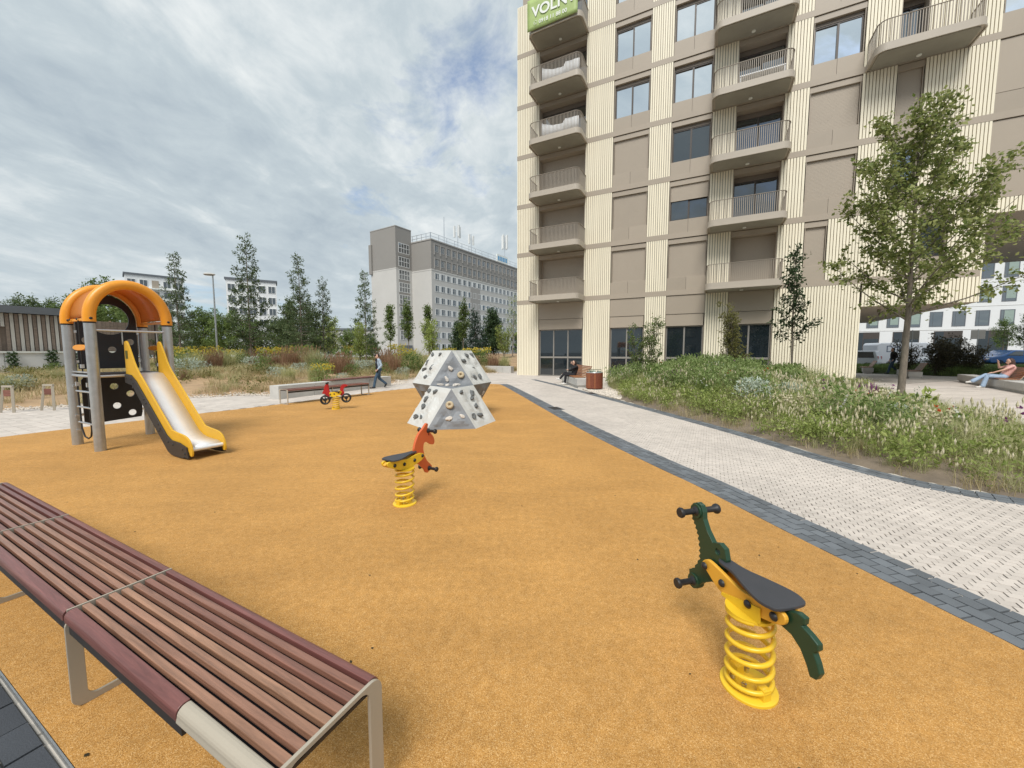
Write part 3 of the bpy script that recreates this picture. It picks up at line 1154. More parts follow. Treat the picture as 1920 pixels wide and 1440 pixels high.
def h_lawn(X, Y):
    X, Y = np.asarray(X, float), np.asarray(Y, float)
    d = np.where(inside(LAWN, X, Y), edge_dist(LAWN, X, Y), 0)
    return 0.34 * (1 - np.exp(-d / 0.9)) - 0.01


soil_mesh('lawn', LAWN, h_lawn, 0.4, Mt['lawn'])

# ------------------------------------------------------------------ apartment building with ribbed cladding
apt = empty('apartment_building', FP0, RZ)
tag(apt, 'tall cream ribbed apartment block with taupe balconies and shutters', 'building')
ZB = [4.80 + 3.16 * k for k in range(6)]
FRONT = 0.0
core = MB()
core.box(-1.70, 16.40, 0.72, 13, -0.1, 25)
core.build('wall', Mt['taupe'], apt)
MB().box(16.402, 20.28, 0.72, 13, 3.74, 25).build('wall', Mt['taupe'], apt)
MB().box(20.282, 36, 0.72, 13, 7.37, 25).build('wall', Mt['taupe'], apt)
# soffits over the passage
MB().box(16.44, 20.30, 0.03, 12.98, 3.70, 3.735).build('soffit', Mt['taupe'], apt)
MB().box(20.32, 36, 0.03, 12.98, 7.33, 7.365).build('soffit', Mt['taupe'], apt)
for lx, ly in ((17.6, 1.6), (18.3, 3.8)):
    MB().lathe([(0.07, 0), (0.07, 0.16)], 14, (lx, ly, 3.56)).build('ceiling_lamp', Mt['taupe_dark'], apt)

rib_cache = {}


def ribs(s0, s1, z0, z1):
    w = s1 - s0
    key = (round(w, 2), round(z1 - z0, 2))
    if key not in rib_cache:
        n = max(1, int(round(w / 0.118)))
        p = w / n
        m = MB()
        for i in range(n):
            x0 = i * p + 0.0145
            m.box(x0, x0 + p - 0.029, -0.045, 0.03, 0.0, z1 - z0)
        me = m.mesh('ribbed_cladding', Mt['cream_rib'])
        b = MB().box(0.004, w - 0.004, 0.02, 0.715, 0.004, z1 - z0 - 0.004).mesh('cladding_backing', Mt['cladding_gap_shade'])
        rib_cache[key] = (me, b)
    me, b = rib_cache[key]
    tag(link_mesh('ribbed_cladding', me, apt, (s0, 0, z0)), kind='stuff')
    link_mesh('cladding_backing', b, apt, (s0, 0, z0))


box_cache = {}


def cbox(name, mat, parent, x0, x1, y0, y1, z0, z1):
    """box part; alike boxes share their mesh"""
    key = (name, mat.name, round(x1 - x0, 3), round(y1 - y0, 3), round(z1 - z0, 3))
    if key not in box_cache:
        box_cache[key] = MB().box(0, x1 - x0, 0, y1 - y0, 0, z1 - z0).mesh(name, mat)
    return link_mesh(name, box_cache[key], parent, (x0, y0, z0))


def panels_below(s0, s1, zb, split=True):
    z0, z1 = zb + 0.288, zb + 0.99
    if split:
        c = (s0 + s1) / 2
        cbox('panel', Mt['taupe'], apt, s0 + .006, c - .006, 0.0, 0.2, z0, z1)
        cbox('panel', Mt['taupe'], apt, c + .006, s1 - .006, 0.0, 0.2, z0, z1)
    else:
        cbox('panel', Mt['taupe'], apt, s0 + .006, s1 - .006, 0.0, 0.2, z0, z1)


def head_panel(s0, s1, zb):
    cbox('panel', Mt['taupe'], apt, s0 + .006, s1 - .006, 0.0, 0.70, zb + 2.87, zb + 3.125)


def glazing(s0, s1, z0, z1, glass, nsplit=2, y=0.15, frame='frame_dark', fw=0.055):
    """window part: frame mesh with its panes as sub-parts"""
    m = MB()
    m.box(s0, s1, y, y + .06, z0, z0 + fw).box(s0, s1, y, y + .06, z1 - fw, z1)
    m.box(s0, s0 + fw, y, y + .06, z0 + fw, z1 - fw).box(s1 - fw, s1, y, y + .06, z0 + fw, z1 - fw)
    for i in range(1, nsplit):
        c = s0 + (s1 - s0) * i / nsplit
        m.box(c - fw * .8, c + fw * .8, y, y + .06, z0 + fw, z1 - fw)
    w = m.build('window', Mt[frame], apt)
    for i in range(nsplit):
        a = s0 + (s1 - s0) * i / nsplit + fw * (1 if i == 0 else .8)
        b = s0 + (s1 - s0) * (i + 1) / nsplit - fw * (1 if i == nsplit - 1 else .8)
        gl = MB().box(a, b, y + .025, y + .04, z0 + fw, z1 - fw).build('pane', Mt[glass], w)
        gl.rotation_euler = (random.uniform(-.004, .004), 0, 0)
    return w


def shutter(s0, s1, z0, z1, y=0.10):
    m = MB()
    n = int((z1 - z0) / 0.06)
    p = (z1 - z0) / n
    for i in range(n):
        m.box(s0, s1, y, y + .03, z0 + i * p + 0.001, z0 + (i + 1) * p - 0.004)
    m.box(s0 + .01, s1 - .01, y + .012, y + .035, z0 + .002, z1 - .002)
    o = m.build('shutter', Mt['shutter'], apt)
    return tag(o, kind='stuff')


def reveal(s0, s1, z0, z1):
    cbox('reveal', Mt['taupe'], apt, s0, s0 + .025, 0.005, .25, z0, z1)
    cbox('reveal', Mt['taupe'], apt, s1 - .025, s1, 0.005, .25, z0, z1)


def window_bay(s0, s1, zb, state, split=True):
    panels_below(s0, s1, zb, split)
    head_panel(s0, s1, zb)
    z0, z1 = zb + 1.0, zb + 2.86
    a, b = s0 + .07, s1 - .07
    reveal(s0 + .03, s1 - .03, z0, z1)
    if state == 'shut':
        shutter(a, b, z0, z1)
    elif state == 'half':
        shutter(a, b, zb + 2.05, z1, 0.07)
        glazing(a, b, z0, zb + 2.10, 'glass_dark')
    else:
        glazing(a, b, z0, z1 - .17, state, 2 if split else 1)
        cbox('shutter_box', Mt['taupe_dark'], apt, a, b, .13, .24, z1 - .168, z1)


def door_bay(s0, s1, zb, state):
    head_panel(s0, s1, zb)
    z0, z1 = zb + 0.30, zb + 2.86
    a, b = s0 + .03, s1 - .03
    cbox('reveal', Mt['taupe'], apt, s0, s0 + .028, 0.005, .70, z0, z1)
    cbox('reveal', Mt['taupe'], apt, s1 - .028, s1, 0.005, .70, z0, z1)
    if state == 'shut':
        shutter(a, b, z0, z1, 0.46)
    else:
        glazing(a, b, z0, z1 - .25, state, 2, 0.50)
        cbox('shutter_box', Mt['taupe_dark'], apt, a, b, .46, .66, z1 - .248, z1)


def balcony(s0, s1, depth, zb):
    r = 0.34
    pts = [(s0, -.03), (s0, -depth + r)] + arc(s0 + r, -depth + r, r, PI, 1.5 * PI, 7)[1:] + arc(s1 - r, -depth + r, r, 1.5 * PI, 2 * PI, 7) + [(s1, -.03)]
    hole = []
    ins = 0.13
    r2 = r - ins * .7
    hp = [(s0 + ins, -.05), (s0 + ins, -depth + ins + r2)] + arc(s0 + ins + r2, -depth + ins + r2, r2, PI, 1.5 * PI, 6)[1:] + arc(s1 - ins - r2, -depth + ins + r2, r2, 1.5 * PI, 2 * PI, 6) + [(s1 - ins, -.05)]
    slab = MB().prism(pts, zb + 0.06, zb + 0.325, plane='xy')
    b = slab.build('balcony', Mt['taupe_rail'], apt, smooth=True)
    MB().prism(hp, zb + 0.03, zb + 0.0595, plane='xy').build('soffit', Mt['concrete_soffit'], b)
    rim = MB()
    n = len(pts)
    # thin dropped rim round the soffit
    for i in range(n - 1):
        p, q = Vector((*pts[i], 0)), Vector((*pts[i + 1], 0))
        rim.bar((p.x, p.y, zb + 0.03), (q.x, q.y, zb + 0.03), 0.05, 0.06)
    rim.build('rim', Mt['taupe_rail'], b)
    MB().lathe([(0.09, 0), (0.09, 0.03)], 12, ((s0 + s1) / 2, -.35, zb - 0.002)).build('lamp', Mt['print_white'], b)
    # railing of flat bars
    ip = [(x + (0.05 if x < (s0 + s1) / 2 else -0.05), y + 0.05 if y < -0.2 else y) for x, y in pts]
    c = np.array(ip)
    R, T = resample(np.concatenate([c, c[-1:] + 1e-4]), 0.086)
    m = MB()
    for q, t in zip(R, T):
        nrm = Vector((-t[1], t[0], 0))
        a = Vector((q[0], q[1], zb + .33))
        m.bar(a, a + Vector((0, 0, 0.93)), 0.027, 0.012, up=nrm)
    o = m.build('railing', Mt['bar_taupe'], b)
    tag(o, kind='stuff')
    rail = MB()
    for i in range(len(ip) - 1):
        rail.bar((*ip[i], zb + 1.27), (*ip[i + 1], zb + 1.27), 0.05, 0.018)
    rail.build('handrail', Mt['bar_taupe'], b)
    return b


def banner_part():
    pass


# piers, bands and bays, storey by storey
S7 = 21.65
for k, zb in enumerate(ZB):
    zt = zb + 0.28
    zn = zb + 3.16
    first = (k == 0)
    s_end = 20.30 if first else 24.0
    MB().box(-1.74, s_end, -0.05, 0.715, zb, zt).build('band', Mt['taupe'], apt)
    ribs(-1.74, -0.15, zt, zn - .01)
    ribs(2.93, 4.61, zt, zn - .01)
    ribs(6.65, 7.82, zt, zn - .01)
    ribs(9.83, 10.94, zt, zn - .01)
    e_r = 14.10 if first else 14.0
    ribs(13.0, e_r, zt, zn - .01)
    if first:
        ribs(15.02, 18.26, zt, zn - .01)
        ribs(19.2, 20.30, zt, zn - .01)
        window_bay(18.26, 19.2, zb, 'glass_mid', False)
        window_bay(14.10, 15.02, zb, 'shut', False)
    else:
        ribs(15.95, 17.14, zt, zn - .01)
        ribs(18.05, 20.25, zt, zn - .01)
        ribs(S7, 24.0, zt, zn - .01)
        window_bay(14.0, 15.95, zb, ['', 'shut', 'shut', 'glass_sky', 'glass_sky', 'glass_sky'][k])
        if k == 3:
            door_bay(17.14, 18.9 - .85, zb, 'glass_mid')
        else:
            window_bay(17.14, 18.05, zb, ['', 'glass_mid', 'shut', '', 'glass_sky', 'glass_sky'][k], False)
        if k in (1, 2):
            cbox('panel', Mt['taupe'], apt, 20.256, S7 - .006, 0.0, 0.2, zb + .288, zb + 1.06)
            cbox('panel', Mt['taupe'], apt, 20.256, S7 - .006, 0.0, 0.2, zb + 1.08, zb + 3.125)
        else:
            window_bay(20.25, S7, zb, 'glass_sky', False)
    window_bay(4.61, 6.65, zb, ['shut', 'shut', 'shut', 'glass_sky', 'glass_sky', 'glass_sky'][k])
    window_bay(7.82, 9.83, zb, ['shut', 'half', 'glass_dark', 'glass_sky', 'glass_sky', 'glass_sky'][k])
    door_bay(-0.15, 2.93, zb, ['shut', 'shut', 'shut', 'glass_mid', 'glass_mid', 'glass_mid'][k])
    door_bay(10.94, 13.0, zb, ['shut', 'glass_dark', 'glass_dark', 'glass_mid', 'glass_mid', 'glass_mid'][k])
    balcony(-0.32, 3.02, 1.50, zb)
    balcony(9.82, 13.22, 1.38, zb)
    if k >= 3 and k != 4:
        balcony(16.03, 19.38, 1.38, zb)
# ribbed apron below the first-floor band at the passage, and the upper passage
ribs(16.46, 20.30, 3.72, 4.80 - .006)
ribs(20.36, 24.0, 7.36, 7.96 - .006)
MB().box(16.40, 16.46, -0.045, 0.72, 0.0, 3.70).build('corner_post', Mt['cream_rib'], apt)
MB().box(20.302, 20.345, -0.045, 0.72, 3.72, 7.95).build('corner_post', Mt['cream_rib'], apt)
# ground floor
ribs(-1.74, -0.15, 0.0, 4.80 - .006)
ribs(2.93, 4.61, 0.0, 4.80 - .006)
ribs(6.65, 7.82, 0.0, 4.80 - .006)
ribs(9.83, 10.94, 0.0, 4.80 - .006)
ribs(13.0, 16.40, 0.0, 4.80 - .006)
for s0, s1, ns in ((-.15, 2.93, 3), (4.61, 6.65, 2), (7.82, 9.83, 2), (10.94, 13.0, 2)):
    cbox('panel', Mt['taupe'], apt, s0 + .006, s1 - .006, 0.0, 0.7, 3.745, 4.78)
    cbox('panel', Mt['taupe'], apt, s0 + .006, s1 - .05, 0.03, 0.2, 3.07, 3.725)
    reveal(s0 + .01, s1 - .01, 0.0, 3.06)
    w = glazing(s0 + .05, s1 - .05, 0.0, 3.055, 'glass_shop', ns, 0.14, 'frame_grey', 0.05)
    MB().box(s0 + .1, s1 - .1, 0.13, 0.145, 1.18, 1.29).build('safety_strip', Mt['frame_grey'], w)

# letting banner on the topmost balcony
bn = empty('banner', FP0, RZ)
tag(bn, 'green letting banner with white lettering hung on the topmost balcony', 'banner')
m = MB()
nx = 14
vs, fs = [], []
for i in range(nx + 1):
    for jz in range(8):
        s = -0.30 + 3.12 * i / nx
        z = ZB[5] + 0.10 + 1.75 * jz / 7
        w = 0.02 * math.sin(i * 1.3 + jz) + 0.012 * math.sin(jz * 2.1)
        vs.append((s, -1.60 + w * .5, z))
for i in range(nx):
    for jz in range(7):
        a = i * 8 + jz
        fs.append((a, a + 8, a + 9, a + 1))
m.add(vs, fs)
cl = m.build('cloth', Mt['banner_green'], bn, smooth=True)
sd = cl.modifiers.new('thick', 'SOLIDIFY')
sd.thickness = 0.006
sd.offset = 1


def text_part(name, txt, size, mat, parent, loc, rot, bold=0.0, depth=0.002):
    cu = bpy.data.curves.new(name, 'FONT')
    cu.body = txt
    cu.size = size
    cu.extrude = depth
    cu.offset = bold
    tmp = bpy.data.objects.new(name, cu)
    COL.objects.link(tmp)
    dg = bpy.context.evaluated_depsgraph_get()
    me = bpy.data.meshes.new_from_object(tmp.evaluated_get(dg))
    bpy.data.objects.remove(tmp)
    me.materials.clear()
    me.materials.append(mat)
    o = bpy.data.objects.new(name, me)
    COL.objects.link(o)
    o.parent = parent
    o.location = loc
    o.rotation_euler = rot
    return o


text_part('lettering', 'VO\u013dN\u00dd', 0.80, Mt['print_white'], bn, (0.02, -1.645, ZB[5] + 0.80), (PI / 2, 0, 0), 0.022)
text_part('lettering', '0918 11 88 00', 0.30, Mt['print_white'], bn, (0.46, -1.645, ZB[5] + 0.33), (PI / 2, 0, 0), 0.004)
MB().tube([(0.24 + .11 * math.cos(a), -1.645, ZB[5] + .44 + .11 * math.sin(a)) for a in np.linspace(0, 2 * PI, 17)[:-1]], 0.008, 5, True).tube(
    [(0.20, -1.645, ZB[5] + .48), (0.20, -1.645, ZB[5] + .42), (0.24, -1.645, ZB[5] + .39), (0.29, -1.645, ZB[5] + .39)], 0.012, 5).build('phone_symbol', Mt['print_white'], bn)

# white sheets and furniture behind a few railings
for (s0, s1, zb, d, lab) in ((0.55, 2.9, ZB[4], 1.32, 'white sheet drooping inside the railing of the second highest left balcony'),
                             (0.55, 2.9, ZB[3], 1.32, 'white sheet drooping inside the railing of the third highest left balcony')):
    o = empty('privacy_sheet', FP0, RZ)
    vs, fs = [], []
    for i in range(15):
        t = i / 14
        top = 0.40 + 0.42 * (0.25 + 0.75 * (2 * t - 1) ** 2 if t < .62 else 0.9 - .25 * t)
        for q in range(3):
            vs.append((s0 + (s1 - s0) * t, -d + .02 * math.sin(i * 1.9), zb + .34 + top * q / 2))
    for i in range(14):
        for q in range(2):
            fs.append((i * 3 + q, i * 3 + 3 + q, i * 3 + 4 + q, i * 3 + 1 + q))
    c = MB().add(vs, fs).build('cloth', Mt['white_sheet'], o, smooth=True)
    c.modifiers.new('t', 'SOLIDIFY').thickness = 0.01
    tag(o, lab, 'sheet')
# white table top behind the balcony bars
o = empty('balcony_table', FP0, RZ)
MB().box(11.0, 12.9, -.75, -.25, ZB[3] + .95, ZB[3] + 1.0).build('table_top', Mt['white_sheet'], o)
for lx in (11.05, 12.85):
    for ly in (-.7, -.3):
        MB().box(lx - .025, lx + .025, ly - .025, ly + .025, ZB[3] + .33, ZB[3] + .95).build('leg', Mt['white_sheet'], o)
tag(o, 'white table behind the bars of a middle balcony', 'table')

# ------------------------------------------------------------------ old grey office block in the distance
ang = math.atan2(0.84, 0.54)
gb = empty('office_block', (-19.9, 97.0, 0), ang)
tag(gb, 'grey slab office block of nine storeys with stair tower far behind the garden', 'building')
MB().box(0, 62, 0, 14, -1, 22.0).build('wall', Mt['grey_light_wall'], gb)
MB().box(0, 62, 0.03, 14, 22.002, 29.2).build('wall', Mt['grey_dark_wall'], gb)
tw = MB().box(-5.1, -0.02, 6.9, 16.4, -1, 22.3).build('tower', Mt['grey_light_wall'], gb)
MB().box(-5.1, -0.02, 6.93, 16.4, 22.302, 32.3).build('tower', Mt['grey_dark_wall'], gb)
MB().box(-5.16, 0, 6.86, 16.46, 32.3, 32.5).box(-.12, 62.1, -.1, 14.1, 29.2, 29.5).build('coping', Mt['grey_mid_wall'], gb)
MB().box(-5.14, -.03, 6.87, 16.43, 22.15, 22.4).build('ledge', Mt['grey_light_wall'], gb)
MB().box(-.05, 62, -.06, 14, 21.9, 22.2).build('ledge', Mt['grey_light_wall'], gb)
MB().box(-5.5, -5.1, 15.7, 16.7, 21.6, 29).build('duct', Mt['grey_dark_wall'], gb)
MB().box(15.2, 19.6, -0.05, -0.012, -1, 20.0).build('wall_panel', Mt['grey_mid_wall'], gb)
wf = MB()
wf.box(-.75, .75, -.06, .03, -.8, -.7).box(-.75, .75, -.06, .03, .7, .8).box(-.75, -.65, -.06, .03, -.7, .7).box(.65, .75, -.06, .03, -.7, .7).box(.16, .24, -.06, .03, -.7, .7)
wf = wf.mesh('window', Mt['white_frame'])
wp = MB().box(-.65, .65, -.02, -.004, -.7, .7).mesh('pane', Mt['glass_dark'])
wd = MB()
wd.box(-.62, .62, -.05, .03, -.8, -.72).box(-.62, -.54, -.05, .03, -.72, .8).box(.54, .62, -.05, .03, -.72, .8).box(.1, .16, -.05, .03, -.72, .8)
wd = wd.mesh('window', Mt['grey_light_wall'])
pf = MB().box(-.95, -.72, -.16, .03, -1.5, 1.2).box(-.72, .95, -.09, .03, 0.98, 1.2).mesh('pilaster', Mt['grey_mid_wall'])
rowz = [27.3, 23.9, 20.6, 17.6, 14.65, 11.75, 8.85, 5.95, 3.0]
for r, z in enumerate(rowz):
    for c in range(20):
        x = 1.9 + c * 2.17
        if x > 45:
            break
        w = link_mesh('window', wd if r < 2 else wf, gb, (x, 0 if r > 1 else .03, z))
        link_mesh('pane', wp, w)
        if r < 2:
            link_mesh('pilaster', pf, gb, (x, 0.03, z))
        else:
            cbox('spandrel', Mt['white_frame'], gb, x + .80, x + 1.37, -.03, -.002, z - .8, z + .8)
sw = MB()
for i in range(5):
    sw.box(-1.7 + i * .85 - .05, -1.7 + i * .85 + .05, -.06, .02, -1.15, 1.15)
for zz in (-1.15, 0.05, 1.15):
    sw.box(-1.75, 1.75, -.065, .02, zz - .06, zz + .06)
sw = sw.mesh('stair_window', Mt['white_frame'])
sp_ = MB().box(-1.7, 1.7, -.03, -.002, -1.1, 1.1).mesh('pane', Mt['glass_mid'])
for i, z in enumerate([27.4, 24.1, 20.9, 17.8, 14.8, 11.8, 8.9, 5.9]):
    w = link_mesh('stair_window', sw, gb, (-2.5, 6.9 if i > 1 else 6.93, z))
    link_mesh('pane', sp_, w)
    if i < 7:
        cbox('stair_panel', Mt['grey_dark_wall'], gb, -4.3, -.75, 6.87, 6.898, z - 1.85, z - 1.22)
MB().box(-4.3, -.6, 6.5, 6.9, -1, 3.4).build('entrance', Mt['roof_grey'], gb)
MB().box(-3.4, -1.6, 6.45, 6.49, -1, 2.4).build('door', Mt['glass_mid'], gb)
# roof railing
m = MB()
for x in np.arange(0, 62, 3.0):
    m.box(x - .05, x + .05, .2, .3, 29.5, 31.0)
for zz in (30.2, 31.0):
    m.box(0, 62, .22, .28, zz - .05, zz + .05)
    m.box(.2, .26, .3, 7, zz - .05, zz + .05)
for y in np.arange(.3, 7, 1.6):
    m.box(.18, .28, y - .05, y + .05, 29.5, 31.0)
m.build('roof_railing', Mt['steel_bright'], gb)
sg = MB().box(28.5, 34.5, 0.1, 0.4, 29.5, 31.8).build('roof_sign', Mt['print_white'], gb)
for i in range(6):
    MB().box(28.9 + i * .9, 29.5 + i * .9, .06, .098, 30.0, 31.3).build('letter', Mt['blue_sign'], sg)
for x, h, arms in ((8.0, 8.0, 0), (13.5, 7.5, 3), (19.5, 6.5, 2), (37.0, 11.0, 4)):
    a = MB().cyl((x, 3, 29.4), (x, 3, 29.4 + h), .16, .1, 8).build('antenna_mast', Mt['steel_bright'], gb)
    for i in range(arms):
        t = 2 * PI * i / max(1, arms)
        cx, cy = x + 0.9 * math.cos(t), 3 + .9 * math.sin(t)
        mm = MB().box(cx - .22, cx + .22, cy - .22, cy + .22, 29.4 + h * .55, 29.4 + h * .95)
        mm.bar((x, 3, 29.4 + h * .75), (cx, cy, 29.4 + h * .75), .08, .08)
        mm.build('antenna_panel', Mt['white_frame'], a)

# ------------------------------------------------------------------ white office building beyond the passage
wb = empty('white_office', (60.0, 56.0, 0), RZ)
tag(wb, 'white office building with dark square windows beyond the passage', 'building')
MB().box(-16, 40, 0, 18, -.2, 24).build('wall', Mt['white_wall'], wb)
MB().box(-14, 40, -.03, -.002, 4.75, 4.8).box(-14, 40, -.03, -.002, 7.9, 7.94).box(-14, 40, -.03, -.002, 11.1, 11.14).build('joint', Mt['grey_light_wall'], wb)
wm = MB()
W_, H_ = 0.68, 1.05
wm.box(-W_, W_, -.05, .0, -H_, -H_ + .1).box(-W_, W_, -.05, .0, H_ - .1, H_).box(-W_, -W_ + .1, -.05, 0, -H_ + .1, H_ - .1).box(W_ - .1, W_, -.05, 0, -H_ + .1, H_ - .1).box(-W_ + .32, -W_ + .38, -.05, 0, -H_ + .1, H_ - .1)
wm = wm.mesh('window', Mt['roof_grey'])
wpn = MB().box(-W_ + .1, W_ - .1, -.03, -.01, -H_ + .1, H_ - .1).mesh('pane', Mt['glass_mid'])
bl = MB().box(-W_ + .38, W_ - .1, -.045, -.032, -H_ + .4, H_ - .1).mesh('blind', Mt['white_sheet'])
pm('blind_green', (0.30, 0.38, 0.34), 0.6)
bl.materials.clear()
bl.materials.append(Mt['blind_green'])
rw = random.Random(4)
for zc_ in (6.3, 9.5, 12.7, 15.9, 19.1):
    for i in range(19):
        w = link_mesh('window', wm, wb, (-13 + i * 2.3, 0, zc_))
        link_mesh('pane', wpn, w)
        if rw.random() < .7:
            link_mesh('blind', bl, w)
for i in range(11):
    x = -12.5 + i * 4.4
    w = MB().box(x, x + 2.9, -.06, -.002, 0.1, 4.6).build('shop_window', Mt['frame_dark'], wb)
    MB().box(x + .1, x + 1.0, -.075, -.062, .9, 4.5).build('pane', Mt['glass_shop'], w)
    MB().box(x + 1.1, x + 2.8, -.075, -.062, .9, 3.6).build('pane', Mt['glass_shop'], w)

# ------------------------------------------------------------------ distant pale buildings on the left


def far_block(label, loc, rz, w, d, h, wallmat, rows, cols, bands=True):
    b = empty('apartment_block', loc, rz)
    MB().box(-w / 2, w / 2, 0, d, -1, h).build('wall', Mt[wallmat], b)
    MB().box(-w / 2 - .3, w / 2 + .3, -.3, d + .3, h, h + .5).build('roof', Mt['roof_grey'], b)
    ww = w / cols
    fm = MB().box(-.9, .9, -.12, 0, -1.0, 1.0).mesh('window', Mt['white_frame'])
    gm = MB().box(-.78, -.06, -.15, -.122, -.88, .88).box(.06, .78, -.15, -.122, -.88, .88).mesh('pane', Mt['glass_dark'])
    for r in range(rows):
        z = h - 2.2 - r * 3.2
        if bands:
            MB().box(-w / 2, w / 2, -1.1, -.002, z - 1.7, z - 1.45).build('balcony_slab', Mt['print_white'], b)
        for c in range(cols):
            if bands and c % 3 == 2:
                cbox('panel', Mt['taupe'], b, -w / 2 + (c + .2) * ww, -w / 2 + (c + .8) * ww, -.06, -.004, z - 1.2, z + 1.0)
                continue
            o = link_mesh('window', fm, b, (-w / 2 + (c + .5) * ww, 0, z))
            link_mesh('pane', gm, o)
    tag(b, label, 'building')
    return b


far_block('pale terraced apartment block behind the leftmost slender tree', (-107.5, 118.0, 0), 0.8, 13, 7, 24.3, 'white_wall', 6, 5)
far_block('low cream building half hidden by trees left of the grey block', (-74.5, 112.0, 0), 0.55, 12, 6, 22.0, 'white_wall', 4, 5, False)
far_block('small grey building behind the trunks left of the grey block', (-40.0, 104.0, 0), 0.1, 34, 10, 7.5, 'grey_light_wall', 2, 10, False)

# ------------------------------------------------------------------ building behind the camera, mirrored in the windows
rb = empty('rear_building', (*est(2, -30), 0), RZ)
tag(rb, 'dark clad apartment block behind the viewpoint, mirrored in the lower windows', 'building')
MB().box(-14, 46, -14, 0, -.1, 23).build('wall', Mt['grey_dark_wall'], rb)
fm = MB().box(-1, 1, 0.002, .08, -.9, .9).mesh('window', Mt['frame_dark'])
gm = MB().box(-.9, .9, .082, .1, -.8, .8).mesh('pane', Mt['glass_mid'])
for r in range(7):
    for c in range(18):
        o = link_mesh('window', fm, rb, (-12 + c * 3.3, 0, 2 + r * 3.1))
        link_mesh('pane', gm, o)

# ------------------------------------------------------------------ slide tower
sl = empty('slide_tower', (-7.35, 6.41, 0), RZ)
tag(sl, 'play tower with orange arched roof, steel posts and yellow slide', 'slide')
A = 0.95
for (x, y) in ((0, 0), (A, 0), (0, A), (A, A)):
    MB().cyl((x, y, -0.05), (x, y, 2.02), 0.068, 0.068, 24).build('post', Mt['galvanised'], sl, smooth=True)
    MB().lathe([(0.0685, 0), (0.0705, 0.004), (0.0705, 0.02), (0.0685, 0.024)], 24, (x, y, 2.0)).build('collar', Mt['black_rubber'], sl, smooth=True)


def arch_pts(x, r, h, z0, n=28):
    pts = [(x, 0.475 - r, z0)]
    for i in range(n + 1):
        t = PI - PI * i / n
        pts.append((x, 0.475 + r * math.cos(t), z0 + 0.06 + h * math.sin(t)))
    pts.append((x, 0.475 + r, z0))
    return pts


for x in (0, A):
    ar = MB().tube(arch_pts(x, 0.475, 0.56, 2.025), 0.078, 16)
    a = ar.build('arch', Mt['orange_plastic'], sl, smooth=True, angle=60)
    for y in (0, A):
        for sx in (1,):
            MB().lathe([(0.0, 0.014), (0.013, 0.012), (0.022, 0.0), (0.022, -.02)], 10, (x + 0.075, y, 2.075), (1, 0, 0)).build('bolt', Mt['black_rubber'], a, smooth=True)
# translucent curved roof
vs, fs = [], []
ap = arch_pts(0, 0.455, 0.545, 2.04, 24)[1:-1]
for p in ap:
    vs += [(0.05, p[1], p[2]), (0.45, p[1], p[2] + .008), (A - 0.05, p[1], p[2])]
for i in range(len(ap) - 1):
    for q in range(2):
        fs.append((i * 3 + q, i * 3 + 3 + q, i * 3 + 4 + q, i * 3 + 1 + q))
rf = MB().add(vs, fs).build('roof', Mt['orange_roof'], sl, smooth=True)
rf.modifiers.new('t', 'SOLIDIFY').thickness = 0.012
for y in (0.02, A - 0.02):
    MB().bar((0.05, y, 2.07), (A - .05, y, 2.07), 0.035, 0.04).build('eave', Mt['orange_plastic'], rf, bevel=0.006)
for x in (0.2, 0.5, 0.75):
    MB().lathe([(0.0, 0.012), (0.016, 0.01), (0.02, 0)], 8, (x, -0.012, 2.08), (0, -1, 0)).build('bolt', Mt['black_rubber'], rf)


def circ(cx, cz, r, n=20):
    return [(cx + r * math.cos(2 * PI * i / n), cz + r * math.sin(2 * PI * i / n)) for i in range(n)]


up = [(0.09, 1.27), (0.86, 1.27), (0.86, 2.08)] + [(0.475 + 0.385 * math.cos(t), 2.08 + 0.47 * math.sin(t)) for t in np.linspace(0.1, PI - 0.1, 16)] + [(0.09, 2.08)]
MB().prism(up, -0.012, 0.012, [circ(.50, 2.13, .265, 32), circ(.515, 1.60, .055), circ(.76, 1.74, .055), circ(.20, 1.76, .055)], plane='yz').build('back_panel', Mt['black_panel'], sl)
lo = [(0.10, 0.33), (0.30, 0.33), (0.84, 0.36), (0.86, 0.45), (0.86, 1.10), (0.80, 1.14), (0.14, 1.14), (0.10, 1.08)]
MB().prism(lo, -0.012, 0.012, [circ(.50, .95, .056), circ(.71, .80, .056), circ(.52, .60, .056), circ(.72, .45, .056)], plane='yz').build('back_panel', Mt['black_panel'], sl)
for y, z in ((0.075, .5), (.075, 1.0), (.875, .5), (.875, 1.0), (.075, 1.4), (.875, 1.4), (.075, 1.9), (.875, 1.9)):
    MB().box(-.02, .02, y - .02, y + .02, z - .02, z + .02).build('bracket', Mt['steel_bright'], sl)
# deck
dk = MB().box(0.05, A - .05, 0.05, A - .05, 1.18, 1.21).build('deck', Mt['charcoal_panel'], sl)
for a, b in (((0, 0), (A, 0)), ((A, 0), (A, A)), ((0, A), (A, A)), ((0, 0), (0, A))):
    MB().tube([(*a, 1.175), (*b, 1.175)], 0.022, 10).build('deck_rail', Mt['steel_bright'], sl, smooth=True)
MB().tube([(0.0, -.0, 1.235), (A, 0, 1.235)], 0.012, 8).build('deck_rail', Mt['steel_bright'], sl, smooth=True)
# front grab rail
MB().tube([(A, 0.03, 1.90), (A, A - .03, 1.90)], 0.019, 10).build('grab_rail', Mt['steel_bright'], sl, smooth=True)
for y in (0.36, 0.80):
    MB().tube([(A, y, 1.90), (A, y, 1.68)], 0.009, 6).build('rail_strut', Mt['steel_bright'], sl)
